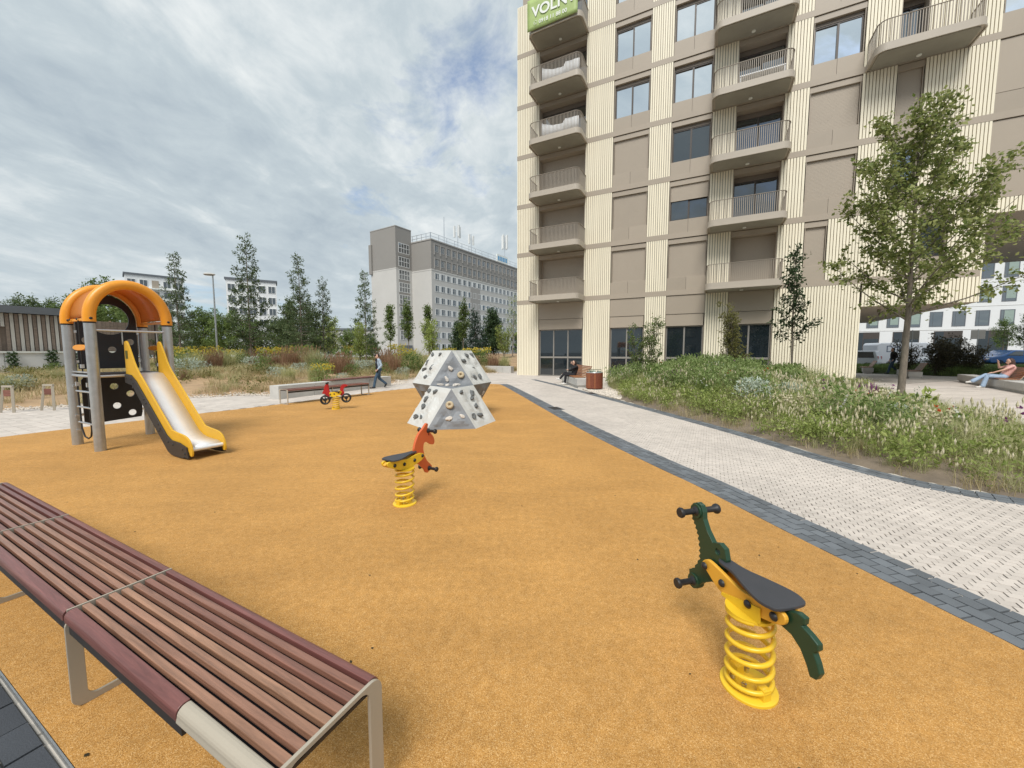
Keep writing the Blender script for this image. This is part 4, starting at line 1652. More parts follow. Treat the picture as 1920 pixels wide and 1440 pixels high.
# orange side grips
for y in (0.0, A):
    g = smooth_poly([(0.22, 1.63), (0.3, 1.665), (0.5, 1.675), (0.68, 1.665), (0.76, 1.63), (0.68, 1.595), (0.5, 1.585), (0.3, 1.595)])
    MB().prism(g, y - .02, y + .02).build('side_grip', Mt['orange_plastic'], sl, bevel=.006)
    MB().tube([(0.5, y, 1.68), (0.5, y, 2.06)], 0.011, 6).build('rope', Mt['black_rubber'], sl)
    MB().tube([(0.5, y, 1.58), (0.5, y, 1.22)], 0.011, 6).build('rope', Mt['black_rubber'], sl)
    MB().box(.47, .53, y - .018, y + .018, 1.30, 1.36).build('clamp', Mt['steel_bright'], sl)
# rope ladder under the deck
rl = MB().tube([(0.22, 0.0, 1.16), (0.22, 0, .9), (0.24, 0, .6), (.25, 0, .3), (.35, 0, .17), (.5, 0, .15), (.62, 0, .2), (.66, 0, .3), (.66, 0, .6), (.68, 0, 1.16)], 0.012, 7).build('rope_ladder', Mt['black_rubber'], sl, smooth=True)
for z in (0.92, 0.66, 0.40):
    MB().tube([(0.16, 0, z), (0.74, 0, z)], 0.016, 8).build('rung', Mt['steel_bright'], rl, smooth=True)
for x in (.22, .68):
    MB().box(x - .022, x + .022, -.02, .02, 1.0, 1.07).build('clamp', Mt['steel_bright'], rl)
for x in (0.0, A):
    for z in (.25, .5, 1.0):
        MB().box(x + (.06 if x == 0 else -.1), x + (.1 if x == 0 else -.06), -.02, .02, z - .015, z + .015).build('clamp', Mt['steel_bright'], rl)
# the chute
Y0, Y1 = 0.38, 0.80
yel = smooth_poly([(.965, 1.3), (.965, 1.66), (1.0, 1.73), (1.07, 1.72), (1.17, 1.58), (1.34, 1.31), (1.62, 1.055), (2.28, .47), (2.42, .39), (2.72, .35), (2.86, .29), (2.93, .17), (2.93, .07),
                   (2.87, .07), (2.83, .13), (2.62, .17), (2.36, .18), (2.20, .24), (1.58, .78), (1.30, 1.02), (1.16, 1.10), (.965, 1.12)], n=3)
blk = [(.965, 1.205), (1.18, 1.19), (1.34, 1.10), (1.62, .86), (2.24, .315), (2.38, .25), (2.62, .235), (2.83, .185), (2.86, .03), (2.62, .015), (2.36, .03), (2.26, .07), (1.36, .88), (1.22, 1.02), (.965, 1.06)]
for y in (Y0, Y1):
    s = -1 if y == Y0 else 1
    p = MB().prism(yel, y - .012, y + .012).build('side_panel', Mt['yellow_panel'], sl, bevel=.003)
    yb = y + s * .024
    MB().prism(blk, yb - .010, yb + .010).build('chute_beam', Mt['charcoal_panel'], sl, bevel=.003)
    for (bx, bz) in ((1.02, 1.13), (1.20, 1.13), (1.26, 1.06), (1.24, .99), (1.60, .82), (1.65, .76), (2.02, .46), (2.07, .40), (2.03, .36), (2.30, .22), (2.44, .19), (2.72, .15), (2.78, .09), (2.76, .04)):
        MB().lathe([(0, .010), (.012, .008), (.018, 0)], 8, (bx, y + s * .035, bz), (0, s, 0)).build('bolt', Mt['black_rubber'], p)
ch = [(.965, 1.215), (1.12, 1.20), (1.30, 1.08), (1.6, .83), (2.2, .315), (2.32, .255), (2.45, .225), (2.78, .205), (2.87, .17)]
vs, fs = [], []
for x, z in ch:
    vs += [(x, Y0 + .012, z), (x, Y1 - .012, z)]
for i in range(len(ch) - 1):
    fs.append((i * 2, i * 2 + 1, i * 2 + 3, i * 2 + 2))
c = MB().add(vs, fs).build('chute', Mt['stainless'], sl, smooth=True)
c.modifiers.new('t', 'SOLIDIFY').thickness = 0.006
MB().cyl((2.865, Y0 + .012, .15), (2.865, Y1 - .012, .15), .03, .03, 14).build('end_roll', Mt['stainless'], sl, smooth=True)
MB().prism([(1.0, 1.45), (1.085, 1.45), (1.085, 1.58), (1.0, 1.58)], Y0 - .0155, Y0 - .0135).build('label_plate', Mt['leaf_olive'], sl)

# ------------------------------------------------------------------ climbing boulder
E_ = 0.98
cb = empty('climbing_boulder', (-1.34, 8.51, 0), math.radians(8))
tag(cb, 'faceted white and grey climbing boulder of stacked triangular panels', 'climbing frame')
HH = E_ * math.sqrt(2 / 3)


def pol(r, deg, z):
    return Vector((r * math.cos(math.radians(deg)), r * math.sin(math.radians(deg)), z))


from mathutils import noise as mnoise


def relief_panel(corners, mat, seed, n=16, amp=0.075):
    """panel with hammered facets that die out at the rim"""
    P = [Vector(c) for c in corners]
    nrm = (P[1] - P[0]).cross(P[2] - P[0]).normalized()
    ctr = sum(P, Vector()) / len(P)
    vs, fs = [], []

    def disp(p, m):
        q = (p + Vector((seed * 3.1, seed * 1.7, seed))) * 2.3
        a = mnoise.noise(q)
        c2 = mnoise.voronoi(q * 1.3)[0]
        ridge = abs(a) * 1.4 + (c2[1] - c2[0]) * 0.9 - 0.45
        return amp * ridge * m
    if len(P) == 3:
        idx = {}
        for i in range(n + 1):
            for jj in range(n + 1 - i):
                k = n - i - jj
                p = (P[0] * i + P[1] * jj + P[2] * k) / n
                m = min(i, jj, k) / n
                m = min(1.0, max(0, m - .04) * 7)
                idx[(i, jj)] = len(vs)
                vs.append(p + nrm * disp(p, m))
        for i in range(n):
            for jj in range(n - i):
                fs.append((idx[(i, jj)], idx[(i + 1, jj)], idx[(i, jj + 1)]))
                if i + jj < n - 1:
                    fs.append((idx[(i + 1, jj)], idx[(i + 1, jj + 1)], idx[(i, jj + 1)]))
    else:
        for i in range(n + 1):
            for jj in range(n + 1):
                u, v = i / n, jj / n
                p = (P[0] * (1 - u) + P[1] * u) * (1 - v) + (P[3] * (1 - u) + P[2] * u) * v
                m = min(u, 1 - u, v, 1 - v)
                m = min(1.0, max(0, m - .05) * 6)
                vs.append(p + nrm * disp(p, m))
        for i in range(n):
            for jj in range(n):
                a = i * (n + 1) + jj
                fs.append((a, a + n + 1, a + n + 2, a + 1))
    o = MB().add(vs, fs).build('panel', mat, cb)
    return o, P, nrm


def hold_mesh(seed, mat, ring=False):
    bm = bmesh.new()
    if ring:
        m = MB().tube([(.042 * math.cos(t), .042 * math.sin(t), .012) for t in np.linspace(0, 2 * PI, 15)[:-1]], .026, 8, True)
        m.cyl((0, 0, -.01), (0, 0, .004), .04, .04, 10)
        bm.free()
        return m.mesh('climbing_hold', mat, True, 60)
    bmesh.ops.create_icosphere(bm, subdivisions=2, radius=0.05)
    rs = random.Random(seed)
    sx, sy = rs.uniform(.55, .9), rs.uniform(.9, 1.35)
    for v in bm.verts:
        q = v.co * 26 + Vector((seed * 7, 0, 0))
        f = 1 + 0.55 * mnoise.noise(q) + .2 * mnoise.noise(q * 2.3)
        v.co = Vector((v.co.x * sx * f, v.co.y * sy * f, max(-.012, v.co.z * .62 * f)))
    me = bpy.data.meshes.new('climbing_hold')
    bm.to_mesh(me)
    bm.free()
    me.materials.append(mat)
    return me


holds_d = [hold_mesh(i, Mt['hold_dark']) for i in range(5)]
holds_s = [hold_mesh(i + 9, Mt['hold_pale']) for i in range(3)]
hold_ring = hold_mesh(0, Mt['hold_sand'], True)
rh = random.Random(12)


def put_holds(P, nrm, kind, uv):
    for q, (u, v) in enumerate(uv):
        if len(P) == 3:
            p = P[0] + (P[1] - P[0]) * u + (P[2] - P[0]) * v
        else:
            p = (P[0] * (1 - u) + P[1] * u) * (1 - v) + (P[3] * (1 - u) + P[2] * u) * v
        me = rh.choice(holds_d) if kind == 'd' else (hold_ring if kind == 'r' else rh.choice(holds_s))
        o = link_mesh('climbing_hold', me, cb)
        n = nrm
        qn = Vector((0, 0, 1)).rotation_difference(n)
        o.rotation_mode = 'QUATERNION'
        o.rotation_quaternion = qn @ Quaternion((0, 0, 1), rh.uniform(0, 6.28))
        o.location = p + n * 0.012
        o.scale = (rh.uniform(1.1, 1.6),) * 3 if kind != 'r' else (1.25,) * 3


def half(center, z0, z1, flip, seed, only=None, deg0=-90):
    """six panels between the hexagon and the triangle of a half cuboctahedron"""
    c = Vector((*center, 0))
    zt, zh = (z1, z0) if not flip else (z0, z1)
    rt = E_ / math.sqrt(3)
    for k in range(3):
        th = deg0 + 120 * k
        t0 = c + pol(rt, th, zt)
        t1 = c + pol(rt, th + 120, zt)
        h0, h1 = c + pol(E_, th - 30, zh), c + pol(E_, th + 30, zh)
        h2 = c + pol(E_, th + 90, zh)
        tri = [t0, h0, h1] if not flip else [t0, h1, h0]
        o, P, n = relief_panel(tri, Mt['climb_grey'], seed + k)
        if flip:
            put_holds(P, n, 'p', [(.3, .3), (.5, .2)])
        elif seed < 5:
            put_holds(P, n, 'p', [(.42, .32), (.125, .565)])
            put_holds(P, n, 'r', [(.24, .17)])
        else:
            put_holds(P, n, 'p', [(.30, .23), (.535, .295)])
            put_holds(P, n, 'r', [(.15, .57)])
        sq = [t0, h1, h2, t1] if not flip else [t1, h2, h1, t0]
        o, P, n = relief_panel(sq, Mt['climb_white'], seed + k + .5, 16)
        uvw = [(.16 + .2 * (q % 4) + rh.uniform(-.05, .05), .2 + .3 * (q // 4) + rh.uniform(-.1, .1)) for q in range(9)]
        put_holds(P, n, 'd', rh.sample(uvw, 6))


half((0, 0), 0.0, HH, False, 1)
rear = (0.0, (0.2887 + 0.866) * E_ + 0.012)
half(rear, HH + .003, 2 * HH, False, 6)
half(rear, 0.0, HH, True, 16, deg0=90)
rt = E_ / math.sqrt(3)
top1 = [pol(rt, d, HH) for d in (-90, 30, 150)]
o, P, n = relief_panel(top1, Mt['climb_grey'], 30, amp=.008)
put_holds(P, n, 'p', [(.45, .28), (.3, .5)])
top2 = [Vector((*rear, 0)) + pol(rt, d, 2 * HH) for d in (-90, 30, 150)]
relief_panel(top2, Mt['climb_white'], 31, amp=.01)
for (x0, y0) in ((-.26, .27), (.12, .24)):
    h = link_mesh('climbing_hold', holds_s[1], cb, (x0, y0, HH + .02), 1.3, (1, 1.5, 1))

# ------------------------------------------------------------------ spring riders


def knob_bar(parent, t, z, half_len=0.13, r=0.016):
    prof = [(0.0, -half_len), (.024, -half_len), (.028, -half_len + .008), (.026, -half_len + .018), (r, -half_len + .03), (r, -.03), (.026, -.022), (.026, .022), (r, .03),
            (r, half_len - .03), (.026, half_len - .018), (.028, half_len - .008), (.024, half_len), (0, half_len)]
    return MB().lathe(prof, 16, (t, 0, z), (0, 1, 0)).build('handle', Mt['black_rubber'], parent, smooth=True, angle=50)


def coil(parent, r=0.089, z0=0.03, z1=0.415, turns=6.3, wire=0.0115, x0=-.005, top_shift=0.02):
    pts = []
    n = int(turns * 26)
    for i in range(n + 1):
        f = i / n
        # closed end coils
        g = 0.5 - 0.5 * math.cos(PI * f)
        zz = z0 + (z1 - z0) * (0.75 * f + 0.25 * g)
        a = 2 * PI * turns * f + 0.6
        pts.append((x0 + top_shift * f + r * math.cos(a), r * math.sin(a), zz))
    return MB().tube(pts, wire, 9).build('spring', Mt['yellow_paint'], parent, smooth=True, angle=60)


def spring_base(parent):
    b = MB().lathe([(.118, 0.0), (.118, .010), (.112, .014), (0.001, .014)], 32, (0, 0, 0.0)).build('base_plate', Mt['yellow_paint'], parent, smooth=True)
    MB().box(-.06, .06, -.05, .05, .014, .022).box(.045, .10, -.02, .02, .014, .06).box(-.10, -.06, -.02, .02, .014, .065).build('clamp', Mt['yellow_paint'], b, bevel=.003)
    for (x, y) in ((-.02, .045), (.04, .05), (-.05, -.03), (.05, -.04)):
        MB().lathe([(.011, 0), (.011, .02), (.006, .022), (.006, .036), (0, .037)], 8, (x, y, .022)).build('bolt', Mt['chrome'], b)
    return b


def saddle(parent, x_rear, x_front, z_rear, z_front):
    L = x_front - x_rear
    out = [(x_front, -.028), (x_front - .01, .028), (x_front - .28 * L, .04), (x_front - .55 * L, .075), (x_front - .78 * L, .098), (x_rear + .03, .092), (x_rear, .06),
           (x_rear, -.06), (x_rear + .03, -.092), (x_front - .78 * L, -.098), (x_front - .55 * L, -.075), (x_front - .28 * L, -.04)]
    out = smooth_poly(out, n=4)
    n = len(out)
    vs, fs = [], []

    def zz(x):
        f = (x - x_rear) / L
        return z_rear + (z_front - z_rear) * (0.35 * f + 0.65 * f * f) + .004
    for x, y in out:
        vs.append((x, y, zz(x) - .016))
    for x, y in out:
        vs.append((x, y, zz(x)))
    fs = [(i, (i + 1) % n, n + (i + 1) % n, n + i) for i in range(n)] + [tuple(range(n, 2 * n)), tuple(range(n - 1, -1, -1))]
    s = MB().add(vs, fs).build('saddle', Mt['seat_hpl'], parent, bevel=.004)
    return s


def caps(parent, pts, yoff, r=.019):
    for (t, z) in pts:
        for s in (-1, 1):
            MB().lathe([(0, .014), (.010, .012), (.017, .006), (r, 0)], 12, (t, s * yoff, z), (0, s, 0)).build('cap', Mt['black_rubber'], parent, smooth=True)


# green dragon
rg = empty('spring_rider', (1.10, 1.67, 0.002), math.radians(104))
tag(rg, 'dragon spring rider with dark green neck and tail on yellow spring', 'spring rider')
spring_base(rg)
coil(rg, z1=.36, turns=5.3, r=.092, x0=0, top_shift=.01, wire=.0112)
MB().lathe([(.102, .360), (.102, .372), (0.001, .372)], 28, (.012, 0, 0)).build('top_plate', Mt['yellow_paint'], rg, smooth=True)
left = [(.392, .650), (.363, .612), (.339, .566), (.324, .505), (.321, .446), (.358, .375), (.402, .340)]
ser = []
for i in range(len(left) - 1):
    a, b = Vector(left[i]), Vector(left[i + 1])
    for q in range(2):
        p = a.lerp(b, q / 2)
        ser.append(tuple(p))
        m = a.lerp(b, q / 2 + .25)
        ser.append((m.x + .011, m.y - .004))
neck = [(.408, .690), (.392, .726), (.362, .742), (.331, .735), (.315, .705), (.311, .668), (.284, .622), (.240, .576), (.196, .594), (.160, .580), (.146, .530), (.160, .46),
        (.195, .40), (.245, .362), (.295, .329), (.322, .298), (.355, .288), (.398, .312)] + ser[::-1]
nb_ = MB().prism(neck, -.014, .014, [circ(.204, .546, .017, 12)]).build('neck_board', Mt['green_board'], rg, bevel=.004)
for (t, z) in ((.362, .694), (.362, .300)):
    MB().lathe([(.038, -.022), (.040, -.014), (.040, .014), (.038, .022)], 20, (t, 0, z), (0, 1, 0)).build('washer', Mt['green_board'], rg, smooth=True)
tail = [(-.06, .465), (-.121, .480), (-.170, .492), (-.217, .512), (-.247, .508), (-.246, .482), (-.238, .471), (-.272, .458), (-.303, .441), (-.305, .418), (-.289, .397), (-.305, .367),
        (-.317, .332), (-.304, .300), (-.280, .293), (-.264, .330), (-.236, .375), (-.197, .404), (-.142, .412), (-.06, .42)]
MB().prism(tail, -.014, .014).build('tail_board', Mt['green_board'], rg, bevel=.004)
ye = smooth_poly([(.272, .455), (.245, .488), (.196, .489), (.06, .462), (.0, .460), (-.08, .475), (-.15, .492), (-.19, .480), (-.19, .448), (-.155, .424), (-.08, .400), (.02, .376), (.15, .380), (.225, .420)], n=3)
for s in (-1, 1):
    MB().prism(ye, s * .034 - .010, s * .034 + .010).build('side_board', Mt['orange_board'], rg, bevel=.004)
br = [(.13, .372), (-.085, .372), (-.085, .445), (-.02, .43), (.13, .385)]
for s in (-1, 1):
    MB().prism(br, s * .048 - .003, s * .048 + .003).build('bracket', Mt['yellow_paint'], rg)
caps(rg, [(.245, .455), (.128, .432), (-.022, .425), (-.150, .456)], .052)
saddle(rg, -.185, .190, .512, .515)
knob_bar(rg, .362, .694, .122)
knob_bar(rg, .362, .300, .125)

# orange horse
rh_ = empty('spring_rider', (-1.105, 3.85, 0.002), math.radians(63))
tag(rh_, 'horse spring rider with coral red head board on yellow spring', 'spring rider')
spring_base(rh_)
coil(rh_, turns=5.4, z1=.36, top_shift=.01, x0=0, wire=.0108)
MB().lathe([(.10, .358), (.10, .370), (0.001, .370)], 28, (.01, 0, 0)).build('top_plate', Mt['yellow_paint'], rh_, smooth=True)
hz = [(.146, .507), (.153, .558), (.183, .627), (.229, .687), (.287, .724), (.338, .768), (.360, .776), (.377, .757), (.369, .723), (.415, .659), (.463, .610), (.482, .558), (.474, .526), (.432, .524),
      (.378, .556), (.331, .574), (.299, .557), (.292, .504), (.307, .438), (.347, .365), (.412, .302), (.430, .272), (.389, .246), (.357, .224), (.328, .236), (.305, .274), (.222, .352), (.180, .383)]
MB().prism(smooth_poly(hz, n=3), -.013, .013, [[(.370, .655), (.380, .668), (.391, .655), (.386, .636), (.374, .636)]]).build('head_board', Mt['coral_board'], rh_, bevel=.003)
hy = smooth_poly([(-.262, .474), (-.245, .498), (-.10, .484), (.007, .470), (.134, .482), (.211, .482), (.267, .458), (.267, .424), (.187, .390), (.06, .370), (-.066, .374), (-.165, .410), (-.24, .445)], n=3)
for s in (-1, 1):
    MB().prism(hy, s * .032 - .010, s * .032 + .010).build('side_board', Mt['yellow_paint'], rh_, bevel=.003)
MB().prism([(-.275, .470), (-.235, .490), (-.14, .478), (-.14, .42), (-.235, .442)], -.018, .018).build('tail_board', Mt['orange_board'], rh_, bevel=.004)
caps(rh_, [(.238, .447), (.112, .430), (-.039, .426), (-.172, .446)], .045)
saddle(rh_, -.225, .165, .512, .508)
knob_bar(rh_, .374, .691, .12)
knob_bar(rh_, .380, .269, .125)

# red motorbike
rm = empty('spring_rider', (-4.84, 10.49, 0.002), math.atan2(-.3, -.92))
tag(rm, 'motorbike spring rider with red boards and black wheels on yellow spring', 'spring rider')
spring_base(rm)
coil(rm, turns=6.2, z1=.36, top_shift=0)


def mt(x, y):
    return (.26 - (x - 960) * .00154, .255 + (440 - y) * .00165 + (x - 960) * .00012)


fr = smooth_poly([mt(*q) for q in ((1005, 150), (965, 190), (940, 270), (912, 325), (955, 335), (990, 380), (1020, 400), (1045, 370), (1045, 320), (1030, 270), (1020, 180))], n=3)
MB().prism(fr, -.014, .014).build('front_board', Mt['red_board'], rm, bevel=.003)
re_ = smooth_poly([mt(*q) for q in ((1205, 320), (1212, 250), (1250, 208), (1310, 212), (1335, 240), (1285, 255), (1262, 300), (1275, 350), (1245, 395), (1205, 380))], n=3)
MB().prism(re_, -.014, .014).build('rear_board', Mt['red_board'], rm, bevel=.003)
bo = [mt(*q) for q in ((1030, 320), (1210, 305), (1235, 330), (1200, 385), (1060, 395), (1030, 360))]
for s in (-1, 1):
    MB().prism(bo, s * .032 - .010, s * .032 + .010).build('side_board', Mt['yellow_paint'], rm, bevel=.003)
caps(rm, [mt(1045, 350), mt(1110, 350), mt(1182, 338)], .045)
for (t, z) in ((.26, .262), (-.27, .30)):
    for s in (-1, 1):
        w = MB().tube([(t + .108 * math.cos(a), s * .05, z + .108 * math.sin(a)) for a in np.linspace(0, 2 * PI, 25)[:-1]], .021, 9, True).build('wheel', Mt['black_rubber'], rm, smooth=True)
        MB().lathe([(.040, -.012), (.040, .012)], 14, (t, s * .05, z), (0, 1, 0)).build('hub', Mt['black_rubber'], w)
        for k in range(3):
            a = 2 * PI * k / 3 + .5
            MB().bar((t, s * .05, z), (t + .1 * math.cos(a), s * .05, z + .1 * math.sin(a)), .016, .035, up=(0, 1, 0)).build('spoke', Mt['black_rubber'], w)
    MB().cyl((t, -.05, z), (t, .05, z), .012, .012, 8).build('axle', Mt['chrome'], rm)
knob_bar(rm, *mt(1000, 163), .13)
knob_bar(rm, .11, .33, .13)
saddle(rm, -.13, .10, .49, .50)

# ------------------------------------------------------------------ slatted benches


def slatted_bench(label, loc, rz, length, width, modules, cut_beam, fine=True):
    b = empty('slatted_bench', loc, rz)
    tag(b, label, 'bench')
    ml = length / modules
    H = 0.45
    wood = Mt['wood_bench'] if fine else Mt['wood_far']
    edge = Mt['wood_edge'] if fine else Mt['wood_far']
    nsl = 7
    inner = width - 0.092
    pitch = inner / nsl
    sw_ = pitch * 0.61
    me = MB().box(0, ml - 0.020, 0, sw_, .008, 0.032)
    me = me.mesh('slat', wood)
    bw = 0.040
    prof = [(0, -.05), (bw, -.05), (bw, 0.0)] + arc(.022, -.022, .022, PI / 2, PI, 6) + [(0, -.04)]
    prof = [(bw, -.046), (bw, .0), (.026, .0)] + arc(.026, -.026, .026, PI / 2, PI, 6)[1:] + [(.0, -.046)]

    def beam(x0, x1, y, flip, zoff=0.0):
        pr = [((bw - a) if flip else a, c_) for a, c_ in prof]
        m = MB().prism([(y + a, H + zoff + c_) for a, c_ in pr], x0, x1, plane='yz')
        return m.build('edge_beam', edge, b, bevel=.002 if fine else 0)
    for k in range(modules):
        x0 = -ml * (k + 1) + .008
        for i in range(nsl):
            y = 0.046 + (i + .5) * pitch - sw_ / 2
            o = link_mesh('slat', me, b, (x0, y, H - 0.033 + random.uniform(-.001, .001)))
            if fine:
                bv = o.modifiers.new('bevel', 'BEVEL')
                bv.width = .003
                bv.segments = 2
        xe = x0 + ml - .018 if k else -.014
        if k == 0 and cut_beam:
            beam(x0, -cut_beam, 0.0, False)
        else:
            beam(x0, xe, 0.0, False)
        beam(x0, xe, width - bw, True)
        MB().box(x0, xe if not (k == 0 and cut_beam) else -cut_beam, .012, .036, H - .105, H - .056).build('apron_slat', Mt['charcoal_panel'], b)  # charcoal colour stands in for the shade below the beam
    if cut_beam:
        pr = [(bw, -.044), (bw, -.002), (.030, .0)] + arc(.028, -.028, .028, PI / 2, PI, 6)[1:] + [(-.004, -.044)]
        MB().prism([(a, H + c_) for a, c_ in pr], -cut_beam + .004, -.013, plane='yz').build('end_plate', Mt['tan_steel'], b, bevel=.004)
    # framed legs cut from steel plate
    def rrect(y0, y1, z0, z1, r, n=6):
        return arc(y1 - r, z1 - r, r, 0, PI / 2, n) + arc(y0 + r, z1 - r, r, PI / 2, PI, n) + arc(y0 + r, z0 + r, r, PI, 1.5 * PI, n) + arc(y1 - r, z0 + r, r, 1.5 * PI, 2 * PI, n)
    for k in range(modules + 1):
        end = k in (0, modules)
        zt = H + .001 if end else H - .034
        x1 = .0 if k == 0 else (-length + .012 if end else -ml * k + .006)
        MB().prism(rrect(.0 if not end else -.003, width + (.003 if end else 0), .0, zt, .045), x1 - .012, x1,
                   [rrect(.050, width - .050, .030, zt - (.016 if end else .02), .035)], plane='yz').build('leg', Mt['tan_steel'], b, bevel=.002)
        if not end:
            MB().box(x1 - .010, x1 - .002, .012, width - .012, H - .04, H + .0015).build('joint_strip', Mt['tan_steel'], b)
    MB().box(-length + .03, -.014, .042, width - .042, H - .046, H - .034).build('gap_shade_sheet', Mt['black_panel'], b)  # black sheet added to stand in for shade between the slats
    MB().bar((-length + .2, width / 2, H - .10), (-.35, width / 2, H - .10), .05, .03).build('spine', Mt['charcoal_panel'], b)
    return b


slatted_bench('long dark red slatted bench with tan steel legs in the foreground', (*est(-.962, .505), .002), RZ, 4.33, .385, 3, .47)
slatted_bench('slatted bench at the far edge of the playground behind the motorbike rider', (-5.42, 14.05, .002), math.radians(61.4), 3.0, .43, 2, 0, False).location = (-5.20, 13.95, .002)

# concrete garden wall with a wooden seat, behind the far bench
cw = empty('concrete_wall', (-5.62, 18.0, 0), math.radians(68.6))
tag(cw, 'low pale concrete block wall with a wooden seat behind the far bench', 'wall')
for k in range(4):
    MB().box(-5.75 + k * 1.42, -5.75 + (k + 1) * 1.42 - .012, 0, .42, -.05, .45).build('block', Mt['concrete'], cw, bevel=.012)
st = empty('seat', (0, 0, 0), 0, cw)
for i in range(6):
    MB().box(-3.6, -1.1, -.06 + i * .085, .01 + i * .085, .475, .51).build('slat', Mt['wood_far'], st)
for x in (-3.5, -1.2):
    MB().box(x - .03, x + .03, -.05, .43, .45, .475).build('bracket', Mt['tan_steel'], st)

# concrete blocks at the far bed end near the building
cw2 = empty('concrete_wall', (-0.35, 29.2, 0), RZ)
tag(cw2, 'short pale concrete block at the bed end beside the building corner', 'wall')
MB().box(-2.0, -.45, 0, .5, -.05, .5).build('block', Mt['concrete'], cw2, bevel=.012)
MB().box(-.44, .3, 0, .5, -.05, .5).build('block', Mt['concrete'], cw2, bevel=.012)


def lounge_bench(label, loc, rz, length, x0, x1, dark=False):
    """concrete plinth with a reclining slatted wooden seat; faces local -y"""
    b = empty('concrete_bench', loc, rz)
    tag(b, label, 'bench')
    n = max(1, int(round(length / 1.5)))
    l = length / n
    for k in range(n):
        MB().box(-length / 2 + k * l + .005, -length / 2 + (k + 1) * l - .005, -.30, .30, .10, .40).build('block', Mt['concrete'], b, bevel=.012)
    MB().box(-length / 2 + .05, length / 2 - .05, -.24, .24, -.02, .10).build('plinth', Mt['concrete'], b)
    wood = Mt['wood_warm']
    for i in range(6):
        y = -.30 + i * .088
        MB().box(x0, x1, y, y + .072, .43, .46).build('seat_slat', wood, b)
    for i in range(7):
        t = i / 6
        y = .24 + .24 * t
        z = .50 + .40 * t
        MB().bar((x0, y, z), (x1, y, z), .022, .055, up=(0, .4, .8)).build('back_slat', wood, b)
    for x in (x0 + .03, x1 - .03):
        m = MB()
        pth = [(x, -.34, .39), (x, -.30, .425), (x, .14, .425), (x, .25, .46), (x, .50, .93)]
        for p, q in zip(pth[:-1], pth[1:]):
            m.bar(p, q, .055, .02, up=(0, -.7, .7))
        m.build('frame', Mt['tan_steel'], b)
    return b


lounge_bench('concrete bench with wooden backrest beside the slatted litter bin', (3.02, 18.6, 0), -PI / 2 + .07, 3.6, -1.5, 1.3)
lounge_bench('concrete bench with wooden backrest under the person in pink', (21.35, 16.75, 0), math.atan2(-.8, -.6), 9.0, -.95, 1.05)
lounge_bench('shaded concrete bench under the passage behind the maple trunk', (25.2, 24.4, 0), math.atan2(-.8, -.6), 3.6, .1, 1.6)
lounge_bench('shaded concrete bench under the passage close to the ribbed pier', (27.4, 29.8, 0), math.atan2(-.8, -.6), 3.0, -.6, 1.2)

# litter bin
bi = empty('litter_bin', (3.47, 16.15, 0), 0.2)
tag(bi, 'round litter bin clad in reddish wooden slats beside the concrete bench', 'litter bin')
slat = MB().box(-.038, .038, -.012, .012, .06, .70).mesh('slat', Mt['wood_bin'])
for k in range(26):
    a = 2 * PI * k / 26
    o = link_mesh('slat', slat, bi, (.335 * math.cos(a), .335 * math.sin(a), 0), a + PI / 2)
    o.rotation_euler = (0, 0, a + PI / 2)
MB().lathe([(.31, .03), (.31, .72)], 28, (0, 0, 0)).build('liner', Mt['charcoal_panel'], bi)
MB().tube([(.335 * math.cos(a), .335 * math.sin(a), .715) for a in np.linspace(0, 2 * PI, 33)[:-1]], .016, 8, True).build('rim', Mt['steel_bright'], bi, smooth=True)
MB().lathe([(.25, 0), (.25, .05)], 24, (0, 0, 0)).build('foot', Mt['charcoal_panel'], bi)
m = MB()
for t in np.linspace(0, PI, 13)[:-1]:
    pass
m.tube([(-.3, 0, .72), (-.3, 0, .84), (.3, 0, .84), (.3, 0, .72)], .012, 6)
m.build('hood_frame', Mt['green_board'], bi)
rr = random.Random(2)
lit = MB()
for k in range(9):
    a = rr.uniform(0, 6.28)
    q = rr.uniform(0, .2)
    lit.m = Matrix.Translation((q * math.cos(a), q * math.sin(a), .74)) @ Matrix.Rotation(rr.uniform(0, 3), 4, Vector((rr.random(), rr.random(), rr.random())).normalized())
    lit.box(-.06, .06, -.05, .05, -.03, .04)
lit.build('litter', Mt['herb_silver'], bi)

# bicycle stands at the left path
for i, (x, y, lab) in enumerate(((-13.05, 9.85, 'tan steel bicycle stand at the very left edge of the path'),
                                 (-12.48, 10.25, 'tan steel bicycle stand standing between the edge one and the slide tower'))):
    b = empty('bicycle_stand', (x, y, 0), RZ + .5)
    for s in (-1, 1):
        MB().bar((s * .17, 0, -.02), (s * .11, 0.06, .66), .055, .05).build('leg', Mt['tan_steel'], b, bevel=.006)
    MB().bar((-.135, .06, .675), (.135, .06, .675), .055, .05).build('top_bar', Mt['tan_steel'], b, bevel=.006)
    MB().bar((-.10, .045, .50), (.10, .045, .50), .02, .16).build('wood_plate', Mt['wood_far'], b)
    tag(b, lab, 'bicycle stand')

